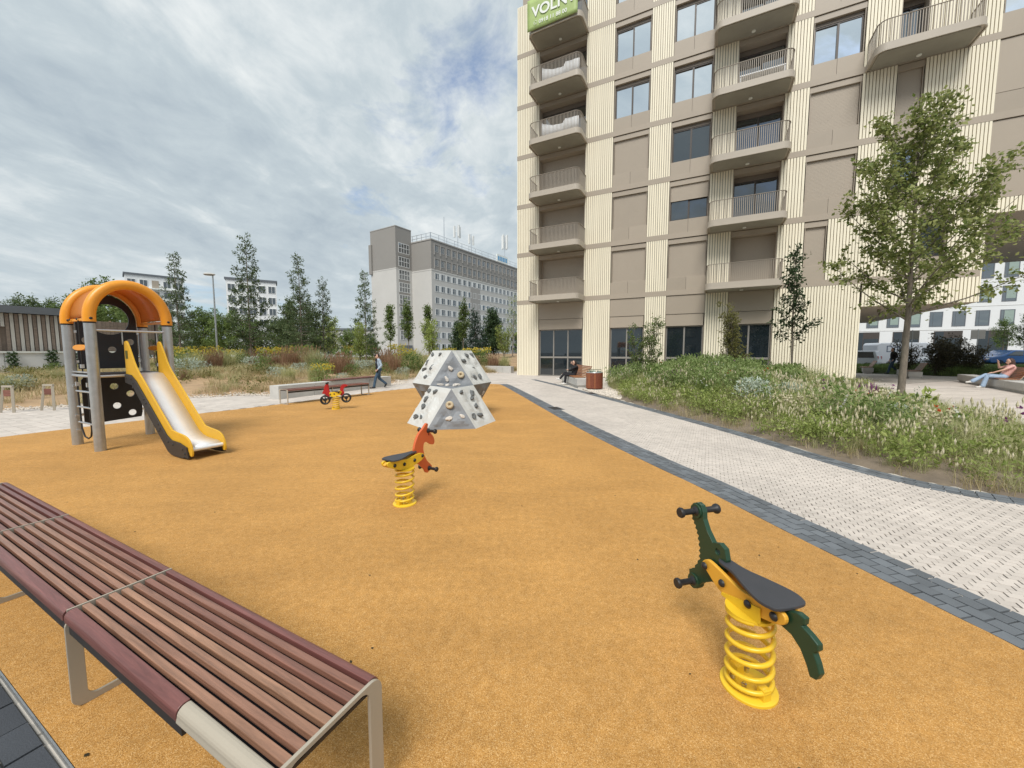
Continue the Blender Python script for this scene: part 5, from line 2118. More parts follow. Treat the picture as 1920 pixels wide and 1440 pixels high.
# slatted service shed, fence and low wall on the left edge
sh = empty('service_shed', (-26.9, 19.3, 0), math.atan2(.889, .457))
tag(sh, 'service shed clad in vertical timber slats under a grey flat roof', 'shed')
MB().box(-8, 3.05, .05, 7, .3, 3.6).build('wall', Mt['wood_grey'], sh)
MB().box(-8.2, 3.2, -.25, 7.2, 3.62, 4.0).build('roof', Mt['roof_grey'], sh)
lt = MB().box(0, .12, -.06, .04, 1.62, 3.6).mesh('slat', Mt['slat_grey'])
ltd = MB().box(0, .12, -.06, .04, 2.9, 3.6).mesh('slat', Mt['slat_grey'])
dk_ = MB().box(0, .12, -.05, .04, 1.62, 3.58).mesh('slat', Mt['wood_grey'])
for k in range(26):
    x = -5.0 + k * .31
    link_mesh('slat', lt if x > 0.9 else ltd, sh, (x, 0, 0))
    link_mesh('slat', dk_, sh, (x + .155, 0.0, 0))
fe = empty('timber_fence', (-25.5, 22.0, 0), math.atan2(.889, .457))
tag(fe, 'brown timber plank fence between the service shed and the slide tower', 'fence')
pk = MB().box(0, .17, -.02, .02, 1.4, 3.42).mesh('plank', Mt['wood_grey'])
for k in range(24):
    link_mesh('plank', pk, fe, (k * .178, (.012 if k % 2 else 0), 0))
for k in range(3):
    MB().box(k * 2.0 - .04, k * 2.0 + .04, .03, .11, .3, 3.48).build('post', Mt['brown_steel'], fe)
MB().box(0, 4.27, .03, .07, 3.2, 3.28).box(0, 4.27, .03, .07, 1.6, 1.68).build('rail', Mt['brown_steel'], fe)
lw = empty('garden_wall', (-26.4, 18.9, 0), math.atan2(.889, .457))
tag(lw, 'low white rendered wall with climbing plants below the slatted shed', 'wall')
for k in range(5):
    MB().box(-6 + k * 2.3, -6 + k * 2.3 + 2.28, -.2, .1, .2, 1.52).build('wall_block', Mt['white_wall'], lw)
MB().box(-6, 5.5, -.26, .14, 1.522, 1.62).build('coping', Mt['print_white'], lw)

# street lamp
lp = empty('street_lamp', (-22.9, 30.0, 0), 0.3)
tag(lp, 'slim grey street lamp with an oval head left of the tall slender tree', 'street lamp')
MB().cyl((0, 0, -.2), (0, 0, 7.45), .07, .05, 12).build('pole', Mt['galvanised'], lp, smooth=True)
MB().lathe([(0, -.09), (.2, -.08), (.27, 0), (.2, .09), (0, .13)], 18, (-.22, 0, 7.5), None, 1.5, .9).build('lamp_head', Mt['concrete'], lp, smooth=True)
lq = empty('street_lamp', (-6.9, 62.0, 0), 0.3)
tag(lq, 'thin distant lamp post in front of the grey office block', 'street lamp')
MB().cyl((0, 0, -.2), (0, 0, 8.8), .07, .05, 10).build('pole', Mt['galvanised'], lq)
MB().lathe([(0, -.06), (.16, -.05), (.2, 0), (.14, .07), (0, .1)], 14, (-.3, 0, 8.85), None, 1.8, .9).build('lamp_head', Mt['concrete'], lq, smooth=True)

# ------------------------------------------------------------------ people


def capsules(m, items, n=10):
    for p0, p1, r0, r1 in items:
        p0, p1 = Vector(p0), Vector(p1)
        d = p1 - p0
        L = d.length
        if L < 1e-5:
            d, L = Vector((0, 0, 1)), 1e-5
        prof = []
        for t in np.linspace(-PI / 2, 0, 5):
            prof.append((max(0.0, r0 * math.cos(t)), r0 * math.sin(t)))
        for t in np.linspace(0, PI / 2, 5):
            prof.append((max(0.0, r1 * math.cos(t)), L + r1 * math.sin(t)))
        prof[0] = (0.0004, prof[0][1])
        prof[-1] = (0.0004, prof[-1][1])
        m.lathe(prof, n, p0, d.normalized())


def blob_part(name, mat, items, parent, voxel=0.014, extra=None, smooth_it=3):
    m = MB()
    capsules(m, items)
    if extra:
        extra(m)
    o = m.build(name, mat, parent)
    r = o.modifiers.new('remesh', 'REMESH')
    r.mode = 'VOXEL'
    r.voxel_size = voxel
    r.use_smooth_shade = True
    s = o.modifiers.new('smooth', 'SMOOTH')
    s.iterations = smooth_it
    s.factor = 0.5
    return o


def hand(palm, direction, side):
    """palm, four unequal bent fingers and a thumb as capsules"""
    p = Vector(palm)
    d = Vector(direction).normalized()
    s = Vector(side).normalized()
    u = d.cross(s).normalized()
    it = [(p - d * .03, p + d * .035, .026, .03)]
    for k, l in enumerate((.062, .075, .07, .055)):
        b = p + d * .045 + s * (-.027 + .018 * k)
        mk = b + d * l * .55 + u * .004
        it += [(b, mk, .0095, .009), (mk, mk + d * l * .4 + u * .02, .009, .0075)]
    t0 = p - s * .03
    t1 = t0 - s * .025 + d * .03
    it += [(t0, t1, .012, .011), (t1, t1 + d * .028 - s * .004, .011, .009)]
    return it


def person(label, loc, rz, scale, J, garments, hair, group=None):
    """J: joint positions; local +y is forward. Bodies are one mesh, clothes lie over them."""
    P = empty('person', loc, rz)
    P.scale = (scale,) * 3
    tag(P, label, 'person', group)
    V3 = lambda k: Vector(J[k])
    head = V3('head')
    fwd = Vector(J.get('face', (0, 1, 0))).normalized()
    upv = Vector(J.get('up', (0, 0, 1))).normalized()
    sd_ = fwd.cross(upv).normalized()
    it = [(head - upv * .015, head + upv * .045, .083, .09), (head + fwd * .03 - upv * .07, head + fwd * .035 - upv * .03, .052, .06),
          (V3('neck'), head - upv * .05, .052, .048),
          (V3('chest'), V3('neck') - upv * .04, .125, .075), (V3('waist'), V3('chest'), .12, .13), (V3('hipc'), V3('waist'), .135, .12),
          (head + fwd * .088 + upv * .005, head + fwd * .104 - upv * .022, .010, .014)]
    for s in ('l', 'r'):
        it += [(V3('sh_' + s), V3('el_' + s), .052, .042), (V3('el_' + s), V3('wr_' + s), .041, .028),
               (V3('chest') + upv * .06, V3('sh_' + s), .085, .06),
               (V3('hip_' + s), V3('kn_' + s), .086, .058), (V3('kn_' + s), V3('an_' + s), .057, .038),
               (V3('an_' + s), V3('toe_' + s), .04, .032),
               (head - sd_ * (.09 if s == 'l' else -.09) - upv * .03, head - sd_ * (.09 if s == 'l' else -.09) + upv * .005, .014, .018)]
        dh = (V3('wr_' + s) - V3('el_' + s)).normalized()
        hd = Vector(J.get('hand_' + s, dh)).normalized()
        it += hand(V3('wr_' + s) + hd * .05, hd, J.get('hside_' + s, (1, 0, 0)) if abs(hd.x) < .8 else (0, 1, 0))
    body = blob_part('body', Mt['skin'], it, P, .0105, smooth_it=2)
    for s in (-1, 1):
        MB().lathe([(0, .006), (.008, .004), (.011, 0)], 8, head + fwd * .083 + sd_ * s * .034 + upv * .02, fwd).build('eye', Mt['cloth_black'], body)
    MB().bar(head + fwd * .088 - sd_ * .022 - upv * .055, head + fwd * .088 + sd_ * .022 - upv * .055, .012, .008).build('mouth', Mt['red_board'], body)
    blob_part('hair', hair[0], [(head + Vector(a), head + Vector(b), r0, r1) for a, b, r0, r1 in hair[1]], P, .012)
    for nm, mt_, items in garments(J, V3):
        blob_part(nm, mt_, items, P, .013)
    return P


def limb(V3, a, b, r0, r1):
    return (V3(a), V3(b), r0, r1)


def clothes(top, top_mat, sleeves, leg_mat, leg_r, shoe_mat, tee=None):
    def f(J, V3):
        out = []
        up = Vector(J.get('up', (0, 0, 1)))
        it = [(V3('waist') + (V3('hipc') - V3('waist')) * .5, V3('chest'), .142, .152), (V3('chest'), V3('neck') - up * .06, .148, .088)]
        for s in ('l', 'r'):
            it += [(V3('chest') + up * .06, V3('sh_' + s), .098, .072), (V3('sh_' + s), V3('el_' + s).lerp(V3('sh_' + s), 0 if sleeves else .45), .067, .056)]
            if sleeves:
                it.append((V3('el_' + s), V3('wr_' + s).lerp(V3('el_' + s), .06), .056, .045))
        out.append((top, top_mat, it))
        lt_ = [(V3('hipc'), V3('waist').lerp(V3('hipc'), .35), .15, .138)]
        for s in ('l', 'r'):
            lt_ += [(V3('hip_' + s), V3('kn_' + s), .102, .072), (V3('kn_' + s), V3('an_' + s) + (V3('kn_' + s) - V3('an_' + s)) * .06, .072, leg_r)]
        out.append(('trousers', leg_mat, lt_))
        for s in ('l', 'r'):
            a, t = V3('an_' + s), V3('toe_' + s)
            sole = (t - a) * .12
            out.append(('shoe', shoe_mat, [(a - (t - a) * .25 + Vector((0, 0, -.035)), t + sole * .2, .045, .038), (a, a.lerp(t, .5), .05, .042)]))
        return out
    return f


walk = dict(hipc=(0, 0, .95), waist=(0, .01, 1.10), chest=(0, .01, 1.33), neck=(0, .02, 1.49), head=(0, .05, 1.61), face=(0, 1, -.1),
            sh_l=(-.18, .0, 1.42), el_l=(-.25, -.10, 1.16), wr_l=(-.22, .06, .98), sh_r=(.18, .0, 1.42), el_r=(.27, -.06, 1.17), wr_r=(.19, .08, .97),
            hip_l=(-.09, 0, .92), kn_l=(-.09, .17, .52), an_l=(-.09, .26, .09), toe_l=(-.09, .42, .05),
            hip_r=(.09, 0, .92), kn_r=(.09, -.02, .50), an_r=(.09, -.34, .22), toe_r=(.09, -.27, .08))
wk = person('person in light denim jacket and dark jeans walking past the concrete wall', (-5.75, 16.6, 0), math.atan2(-.42, -.9) - PI / 2, .865, walk,
            clothes('jacket', Mt['denim_jacket'], True, Mt['denim_dark'], .062, Mt['shoe_black']),
            (Mt['hair_dark'], [((0, -.02, .03), (0, -.01, .07), .098, .085), ((0, .0, .06), (0, .11, .055), .085, .05)]))
blob_part('shirt', Mt['cloth_black'], [((0, .06, 1.05), (0, .075, 1.42), .10, .09)], wk, .014)
blob_part('bag_strap', Mt['cloth_black'], [((-.16, .12, 1.2), (-.17, .10, .85), .04, .05), ((-.10, .10, 1.45), (-.15, .14, 1.2), .03, .03)], wk, .014)

sit1 = dict(hipc=(0, -.02, .56), waist=(0, -.08, .70), chest=(0, -.14, .92), neck=(0, -.12, 1.07), head=(0, -.05, 1.19), face=(0, 1, -.35), up=(0, .12, 1),
            sh_l=(-.18, -.14, 1.00), el_l=(-.22, .10, .90), wr_l=(-.10, .13, 1.12), hand_l=(.1, -.1, 1), sh_r=(.18, -.14, 1.00), el_r=(.24, .02, .80), wr_r=(.12, .22, .80), hand_r=(-.5, .8, .2),
            hip_l=(-.09, 0, .53), kn_l=(-.11, .42, .56), an_l=(-.10, .46, .12), toe_l=(-.10, .62, .07),
            hip_r=(.09, 0, .53), kn_r=(.02, .44, .66), an_r=(-.06, .74, .34), toe_r=(-.07, .90, .36))
person('person in black clothes resting a hand on the head, beside the litter bin', (2.95, 18.55, -.02), PI / 2 + .07, .90, sit1,
       clothes('jumper', Mt['cloth_black'], True, Mt['cloth_black'], .06, Mt['shoe_white']),
       (Mt['hair_dark'], [((0, -.03, .02), (0, -.02, .06), .102, .092), ((0, -.06, -.08), (0, -.03, .02), .075, .1)]))

sit2 = dict(hipc=(0, -.02, .56), waist=(0, -.10, .70), chest=(0, -.20, .92), neck=(0, -.20, 1.07), head=(0, -.15, 1.19), face=(0, 1, -.25), up=(0, .05, 1),
            sh_l=(-.18, -.2, 1.00), el_l=(-.23, .06, .84), wr_l=(-.19, .32, .72), hand_l=(.1, 1, -.2), sh_r=(.18, -.2, 1.00), el_r=(.22, .06, .92), wr_r=(.12, .12, 1.12), hand_r=(-.15, .2, 1),
            hip_l=(-.09, 0, .53), kn_l=(-.11, .46, .56), an_l=(-.11, .56, .11), toe_l=(-.11, .72, .06),
            hip_r=(.09, 0, .53), kn_r=(.09, .46, .60), an_r=(.06, .84, .30), toe_r=(.06, 1.0, .26))
person('person in pink top and light jeans sitting on the right-hand bench', (21.15, 16.55, -.03), math.atan2(.6, -.8) - PI / 2, 1.0, sit2,
       clothes('top', Mt['cloth_pink'], False, Mt['denim_light'], .085, Mt['shoe_white']),
       (Mt['hair_brown'], [((0, -.04, .02), (0, -.03, .06), .106, .096), ((0, -.09, -.22), (0, -.05, .02), .09, .105)]))
person('dark clothed person half hidden behind the maple trunk', (27.3, 27.6, 0), 1.2, 1.08, walk,
       clothes('coat', Mt['cloth_black'], True, Mt['denim_dark'], .06, Mt['shoe_black']),
       (Mt['hair_dark'], [((0, -.02, .03), (0, -.01, .07), .098, .085)]))

# ------------------------------------------------------------------ vehicles


def wheels(parent, xs, w, r):
    for x in xs:
        for s in (-1, 1):
            t = MB().lathe([(r * .62, -.1), (r * .96, -.1), (r, -.07), (r, .07), (r * .96, .1), (r * .62, .1)], 22, (x, s * (w / 2 - .1), r), (0, 1, 0)).build('wheel', Mt['tyre'], parent, smooth=True)
            MB().lathe([(0, .02), (r * .3, .03), (r * .63, .06), (r * .63, -.06), (0, -.06)], 16, (x, s * (w / 2 - .06), r), (0, s, 0)).build('rim', Mt['rim'], t, smooth=True)


def vehicle(name, label, cat, loc, rz, profile, width, wx, wr, paint, windows, lamps, letters=None):
    v = empty(name, loc, rz)
    tag(v, label, cat)
    o = MB().prism(profile, -width / 2, width / 2).build('body', paint, v, bevel=.09, seg=3, smooth=True)
    for poly in windows:
        for s in (-1, 1):
            MB().prism(poly, s * (width / 2 + .006) - .006, s * (width / 2 + .006) + .006).build('side_window', Mt['glass_dark'], v)
    for (x, z, w_, h_) in lamps:
        for s in (-1, 1):
            MB().box(x - w_ / 2, x + w_ / 2, s * (width / 2 - .25) - .16, s * (width / 2 - .25) + .16, z - h_ / 2, z + h_ / 2).build('lamp', Mt['lamp_red'] if x < 0 else Mt['chrome'], v, bevel=.02)
    wheels(v, wx, width, wr)
    MB().box(min(p[0] for p in profile) + .5, max(p[0] for p in profile) - .5, -width / 2 + .08, width / 2 - .08, .2, .45).build('underbody', Mt['charcoal_panel'], v)
    if letters:
        text_part('lettering', letters, .95, Mt['lettering_grey'], v, (-2.2, -width / 2 - .012, 1.6), (PI / 2, 0, 0), 0.0, .003)
    return v


van = [(-2.95, .38), (-2.98, 2.35), (-2.8, 2.55), (1.55, 2.58), (1.9, 2.42), (2.45, 1.75), (2.95, 1.42), (3.02, .95), (3.02, .38)]
vn = vehicle('delivery_van', 'white high-roof delivery van with grey lettering beyond the passage', 'van', (40.9, 40.6, 0), -.12, van, 2.0, (-1.75, 2.05), .36, Mt['van_white'],
             [[(1.15, 1.45), (1.15, 2.05), (1.75, 2.05), (2.2, 1.5)]], [(2.95, .95, .12, .25), (-2.97, 1.1, .06, .5)], 'DIM')
small = [(-1.9, .35), (-1.95, 1.0), (-1.75, 1.72), (.75, 1.75), (1.25, 1.15), (1.95, .95), (2.05, .35)]
vehicle('estate_car', 'small white van with open tailgate at the ribbed pier edge', 'van', (34.2, 38.6, 0), 2.2, small, 1.75, (-1.25, 1.3), .31, Mt['van_white'],
        [[(-1.7, 1.05), (-1.6, 1.6), (-.5, 1.62), (-.5, 1.05)], [(-.4, 1.05), (-.4, 1.62), (.65, 1.62), (1.1, 1.1)]], [(-1.93, 1.05, .06, .3), (2.0, .75, .1, .16)])
hatch = [(-2.0, .35), (-2.1, .8), (-1.95, 1.0), (-1.45, 1.42), (.35, 1.46), (1.15, 1.02), (2.0, .85), (2.15, .6), (2.1, .35)]
hw = [[(-1.45, .98), (-1.25, 1.32), (-.35, 1.36), (-.35, .98)], [(-.25, .98), (-.25, 1.36), (.3, 1.36), (.9, 1.0)]]
vehicle('hatchback_car', 'blue hatchback parked behind the person in pink', 'car', (43.2, 33.6, .30), PI - .15, hatch, 1.8, (-1.3, 1.35), .31, Mt['car_blue'], hw,
        [(-2.05, .8, .1, .16), (2.1, .7, .1, .14)])
vehicle('hatchback_car', 'white car mostly hidden by the dark shrubs right of the maple trunk', 'car', (38.9, 34.6, .1), PI - .15, hatch, 1.8, (-1.3, 1.35), .31, Mt['van_white'], hw,
        [(-2.05, .8, .1, .16), (2.1, .7, .1, .14)])
for i, (x, y, lab) in enumerate(((36.6, 35.4, 'grey back of a road sign beside the white van'), (41.5, 34.5, 'grey back of a road sign above the dark shrubs'))):
    s = empty('road_sign', (x, y, 0), -.5)
    MB().cyl((0, 0, -.1), (0, 0, 3.6), .04, .04, 8).build('pole', Mt['galvanised'], s)
    MB().box(-.45, .45, -.03, -.005, 2.75, 3.55).build('sign_plate', Mt['grey_mid_wall'], s, bevel=.01)
    tag(s, lab, 'road sign')

# ------------------------------------------------------------------ vegetation


def leaf_quads(P, size, rng, bias=(0, 0, -0.2), aspect=0.5, sizevar=0.35, out=None, outw=0.6):
    n = len(P)
    a = rng.normal(0, 1, (n, 3)) + np.asarray(bias)
    if out is not None:
        a += out * outw
    a /= np.linalg.norm(a, axis=1)[:, None]
    # blades turn their faces to the light
    b = np.cross(a, rng.normal(0, .55, (n, 3)) + np.array([0, 0, 1.0]))
    b /= np.linalg.norm(b, axis=1)[:, None] + 1e-9
    c = np.cross(a, b)
    s = size * (1 + rng.uniform(-sizevar, sizevar, n))[:, None]
    V = np.empty((n, 4, 3))
    V[:, 0] = P
    V[:, 1] = P + a * s * .45 + b * s * aspect * .5 + c * s * .08
    V[:, 2] = P + a * s
    V[:, 3] = P + a * s * .45 - b * s * aspect * .5 + c * s * .08
    F = np.arange(n * 4).reshape(n, 4)
    return V.reshape(-1, 3), F


def grow(name, seed, H, r0, z0, nl, Lf, elevf, leaf, leaf_size, bark='bark', curve=0.25, twigs=6.0, twig_len=0.5, per_twig=22,
         jitter=0.08, top=0.97, aspect=0.5, wood_sides=6, lean=0.03, droop=-0.1, stems=1):
    """returns (wood mesh, leaf mesh)"""
    rng = np.random.default_rng(seed)
    wood = MB()
    LP = []
    LO = []
    for stm in range(stems):
        ph = rng.uniform(0, 6.28)
        sl_ = lean if stems == 1 else 0.22
        base = np.array([rng.normal(0, .05 * (stems > 1)), rng.normal(0, .05 * (stems > 1)), 0])
        Hs = H * (1 if stm == 0 else rng.uniform(.7, .98))
        zs = np.linspace(0, Hs, 14)
        wob = np.cumsum(rng.normal(0, .012 * H / 8, (14, 2)), axis=0)
        tr = np.stack([base[0] + wob[:, 0] + sl_ * zs * math.cos(ph), base[1] + wob[:, 1] + sl_ * zs * math.sin(ph), zs - (0.25 if stems == 1 else 0.05)], 1)
        tr[0, :2] = base[:2]
        rad = r0 * (1 - .93 * (zs / Hs) ** 1.05) * (1 if stm == 0 else .8)
        rad[0] *= 1.25
        wood.tube([tuple(p) for p in tr], list(np.maximum(rad, .006)), 10 if wood_sides > 5 else 7)
        n_here = int(nl / stems)
        for i in range(n_here):
            t = (i + rng.uniform(0, 1)) / n_here
            zl = z0 + (Hs * top - z0) * t
            az = i * 2.399963 + rng.uniform(-.5, .5) + stm
            L = Lf(t) * rng.uniform(.72, 1.2)
            el = elevf(t) + rng.normal(0, .12)
            p = np.array([np.interp(zl, zs, tr[:, 0]), np.interp(zl, zs, tr[:, 1]), np.interp(zl, zs, tr[:, 2])])
            d = np.array([math.cos(az) * math.cos(el), math.sin(az) * math.cos(el), math.sin(el)])
            pts = [p.copy()]
            k = 5
            for q in range(k):
                d = d + np.array([0, 0, curve / k]) + rng.normal(0, .07, 3)
                d /= np.linalg.norm(d)
                p = p + d * L / k
                pts.append(p.copy())
            pts = np.array(pts)
            rb = max(.008, np.interp(zl, zs, rad) * .42)
            if L > .25:
                wood.tube([tuple(x) for x in pts], list(np.linspace(rb, .004, k + 1)), 5, caps=False)
            nt = max(2, int(twigs * L))
            for w in range(nt):
                f = rng.uniform(.18, 1.0)
                x = f * k
                i0 = min(int(x), k - 1)
                q0 = pts[i0] + (pts[i0 + 1] - pts[i0]) * (x - i0)
                td = (pts[i0 + 1] - pts[i0])
                td = td / np.linalg.norm(td) * .6 + rng.normal(0, .55, 3) + np.array([0, 0, droop])
                td /= np.linalg.norm(td)
                tl = twig_len * rng.uniform(.5, 1.2) * (1.15 - .5 * f)
                q1 = q0 + td * tl
                if wood_sides > 5:
                    wood.tube([tuple(q0), tuple((q0 + q1) / 2), tuple(q1)], [.006, .004, .002], 3, caps=False)
                m = per_twig
                ff = rng.uniform(.1, 1.05, m)[:, None]
                LP.append(q0 + (q1 - q0) * ff + rng.normal(0, jitter, (m, 3)))
                LO.append(np.repeat(td[None], m, 0))
    P = np.concatenate(LP)
    O_ = np.concatenate(LO)
    V, F = leaf_quads(P, leaf_size, rng, aspect=aspect, out=O_)
    return wood.mesh('trunk', Mt[bark], True, 80), np_mesh('crown', V, F, Mt[leaf])


def plant_tree(meshes, name, label, loc, rz=0.0, scale=1.0, group=None, cat='tree'):
    t = empty(name, loc, rz)
    t.scale = (scale,) * 3 if not hasattr(scale, '__len__') else scale
    link_mesh('trunk' if cat == 'tree' else 'stem', meshes[0], t)
    link_mesh('crown' if cat == 'tree' else 'foliage', meshes[1], t)
    tag(t, label, cat, group)
    return t


# the maple in the right-hand bed
maple = grow('maple', 3, 7.8, .095, 2.6, 44, lambda t: 3.15 * (1 - .58 * t), lambda t: .45 + .55 * t, 'leaf_maple', .105,
             curve=.45, twigs=8.5, twig_len=.5, per_twig=16, jitter=.065, aspect=.75)
plant_tree(maple, 'maple_tree', 'young maple with pale bark and airy crown in the flower bed', (11.2, 11.05, float(h_right(11.2, 11.05))), .4)
# small dark tree before the facade
sm = grow('small', 8, 5.7, .045, 1.9, 26, lambda t: 1.0 * (1 - .6 * t), lambda t: .75 + .4 * t, 'leaf_dark', .12, twigs=9, twig_len=.35, per_twig=13, jitter=.06, aspect=.6)
plant_tree(sm, 'small_tree', 'thin young tree with dark leaves standing before the balconies', (11.65, 16.0, float(h_right(11.65, 16.0)) - .1), 1.0)
shrub_a = grow('shrub_a', 21, 2.6, .03, .35, 40, lambda t: .75 * (1 - .45 * t), lambda t: .7 + .3 * t, 'leaf_mid', .085, twigs=13, twig_len=.35, per_twig=12, jitter=.05, stems=3)
shrub_b = grow('shrub_b', 22, 3.1, .03, .3, 46, lambda t: .55 * (1 - .25 * t), lambda t: .7 + .3 * t, 'leaf_olive', .085, twigs=14, twig_len=.3, per_twig=13, jitter=.05, stems=3)
plant_tree(shrub_a, 'tall_shrub', 'loose green shrub in front of the ground floor windows', (5.95, 17.3, float(h_right(5.95, 17.3))), .3, 1.0, cat='shrub')
plant_tree(shrub_b, 'tall_shrub', 'olive green columnar shrub in front of the ribbed facade', (9.55, 16.3, float(h_right(9.55, 16.3))), .9, 1.0, cat='shrub')

# slender feathery trees on the left mound
larch = [grow('larch%d' % i, 40 + i, 8.4, .07, 1.5, 76, lambda t: 1.3 * (1 - t) ** .85 + .2, lambda t: .12 + .5 * t, 'leaf_larch', .14,
              bark='bark', curve=.12, twigs=7.0, twig_len=.36, per_twig=11, jitter=.06, aspect=.45, lean=.015) for i in range(2)]
for k, (x, y, s, rz, v, lab) in enumerate((
        (-22.3, 26.0, .93, .5, 0, 'slender feathery tree rising just right of the slide roof'),
        (-17.3, 25.5, 1.07, 2.1, 1, 'tallest slender feathery tree, left of the paired trunks'),
        (-13.9, 25.6, .90, 4.0, 0, 'slender tree with bare pale trunk, left one of a pair'),
        (-13.1, 26.8, .74, 1.0, 1, 'shorter slender tree, right one of a pair'),
        (-10.3, 27.2, .80, 3.2, 0, 'slender feathery tree standing left of the grey stair tower'))):
    plant_tree(larch[v], 'slender_tree', lab, (x, y, float(h_left(x, y)) - .1), rz, (s * 1.0, s * 1.0, s), 'slender trees on the mound')
# young oval trees in front of the grey block
oval = [grow('oval%d' % i, 60 + i, 5.6, .06, 1.7, 30, lambda t: .95 * math.sin(PI * (.2 + .72 * t)) , lambda t: .9 + .3 * t, 'leaf_mid', .17, twigs=9, twig_len=.4, per_twig=12, jitter=.09, wood_sides=5, aspect=.6) for i in range(2)]
for k, (px, y, s, lab) in enumerate(((733, 40.0, 1.0, 'young oval tree before the left part of the stair tower'),
                                     (768, 39.0, 1.03, 'young oval tree before the stair windows'),
                                     (805, 40.5, 1.0, 'young narrow tree before the corner of the grey block'),
                                     (868, 40.0, 1.06, 'young oval tree left of the dark conifers'))):
    plant_tree(oval[k % 2], 'young_tree', lab, ((px - 960) / 721 * y, y, 1.0), k * 1.3, (s * .95, s * .95, s), 'young trees before the grey block')
# conifers and shrubs by the grey block
spruce = grow('spruce', 71, 6.4, .10, .3, 60, lambda t: 2.0 * (1 - t) + .2, lambda t: .15 + .2 * t, 'leaf_spruce', .22, bark='bark_dark', curve=.05, twigs=5, twig_len=.5, per_twig=13, jitter=.12, wood_sides=5)
roundb = grow('round', 72, 5.6, .12, .4, 60, lambda t: 2.1 * (1 - .65 * t), lambda t: .6 + .4 * t, 'leaf_dark', .24, bark='bark_dark', twigs=6, twig_len=.6, per_twig=14, jitter=.16, wood_sides=5)
freshb = grow('fresh', 73, 3.6, .06, .3, 40, lambda t: 1.2 * (1 - .5 * t), lambda t: .8 + .3 * t, 'leaf_fresh', .16, twigs=7, twig_len=.45, per_twig=11, jitter=.1, wood_sides=5, stems=2)
y = 46.0
for me, px, yy, s, lab, nm in ((spruce, 893, 46, .92, 'dark blue green conifer, left of the two dark evergreens', 'conifer_tree'),
                               (roundb, 926, 47, 1.0, 'dark rounded evergreen, right of the two dark evergreens', 'evergreen_tree'),
                               (roundb, 861, 48, .75, 'low dark evergreen bush behind the climbing boulder', 'evergreen_tree'),
                               (freshb, 945, 40, .85, 'bright green sapling close to the building corner', 'sapling_tree'),
                               (freshb, 808, 34, .9, 'bright green sapling left above the climbing boulder', 'sapling_tree'),
                               (freshb, 676, 24, .62, 'bright green sapling left of the walking person', 'sapling_tree'),
                               (freshb, 622, 36, 1.0, 'bright green sapling right of the spreading tree', 'sapling_tree')):
    plant_tree(me, nm, lab, ((px - 960) / 721 * yy, yy, 1.0), px * .1, s)
birch = grow('birch', 74, 8.0, .07, 2.5, 30, lambda t: 1.3 * (1 - .4 * t), lambda t: .8, 'leaf_fresh', .14, twigs=5, twig_len=.6, per_twig=9, jitter=.12, wood_sides=5, droop=-.6)
plant_tree(birch, 'birch_tree', 'light airy birch touching the cream building corner', (0.05, 44, .9), 0, .9)
# large background trees
big_a = grow('big_a', 81, 9.5, .22, 2.2, 40, lambda t: 4.4 * math.sin(PI * (.25 + .6 * t)), lambda t: .3 + .6 * t, 'leaf_mid', .32, bark='bark_dark', twigs=5, twig_len=1.0, per_twig=16, jitter=.22, wood_sides=5, curve=.1)
big_b = grow('big_b', 82, 9.0, .2, 1.8, 40, lambda t: 5.0 * math.sin(PI * (.35 + .5 * t)), lambda t: .15 + .6 * t, 'leaf_larch', .30, bark='bark_dark', twigs=5, twig_len=1.0, per_twig=16, jitter=.2, wood_sides=5, curve=-.05, droop=-.25)
big_c = grow('big_c', 83, 8.0, .2, .8, 46, lambda t: 3.9 * math.sin(PI * (.3 + .6 * t)), lambda t: .4 + .5 * t, 'leaf_mid', .3, bark='bark_dark', twigs=5, twig_len=1.0, per_twig=16, jitter=.22, wood_sides=5)
for me, px, yy, s, zb_, lab in (
        (big_b, 80, 44, 0.75, .6, 'spreading feathery tree behind the slatted shed'),
        (big_c, 20, 47, 0.69, .6, 'dark tree behind the left end of the shed'),
        (big_a, 165, 46, 0.77, .6, 'green tree behind the slide roof, left one'),
        (big_a, 222, 60, 1.12, .6, 'taller rounded tree peeping over the slide roof'),
        (big_c, 250, 44, 0.67, .6, 'dark leafy tree seen through the slide arch'),
        (big_c, 318, 42, 0.47, .6, 'dark tree just right of the slide posts'),
        (big_a, 385, 42, 0.55, .6, 'mid green tree left of the street lamp'),
        (big_a, 432, 40, 0.50, .6, 'mid green tree right of the street lamp'),
        (big_c, 480, 42, 0.53, .6, 'dark tree behind the tallest slender tree'),
        (big_b, 560, 38, 0.61, .8, 'spreading feathery tree with wide limbs, right of the slender pair'),
        (big_c, 535, 43, 0.55, .6, 'dark tree behind the paired trunks'),
        (big_c, 600, 46, 0.41, .6, 'low dark tree below the spreading limbs'),
        (big_a, 655, 52, 0.40, .6, 'small green tree in the gap left of the grey tower'),
        (big_a, 700, 60, 0.34, .6, 'low green tree at the foot of the grey tower')):
    plant_tree(me, 'broadleaf_tree', lab, ((px - 960) / 721 * yy, yy, zb_ - .3), px * .37, s)
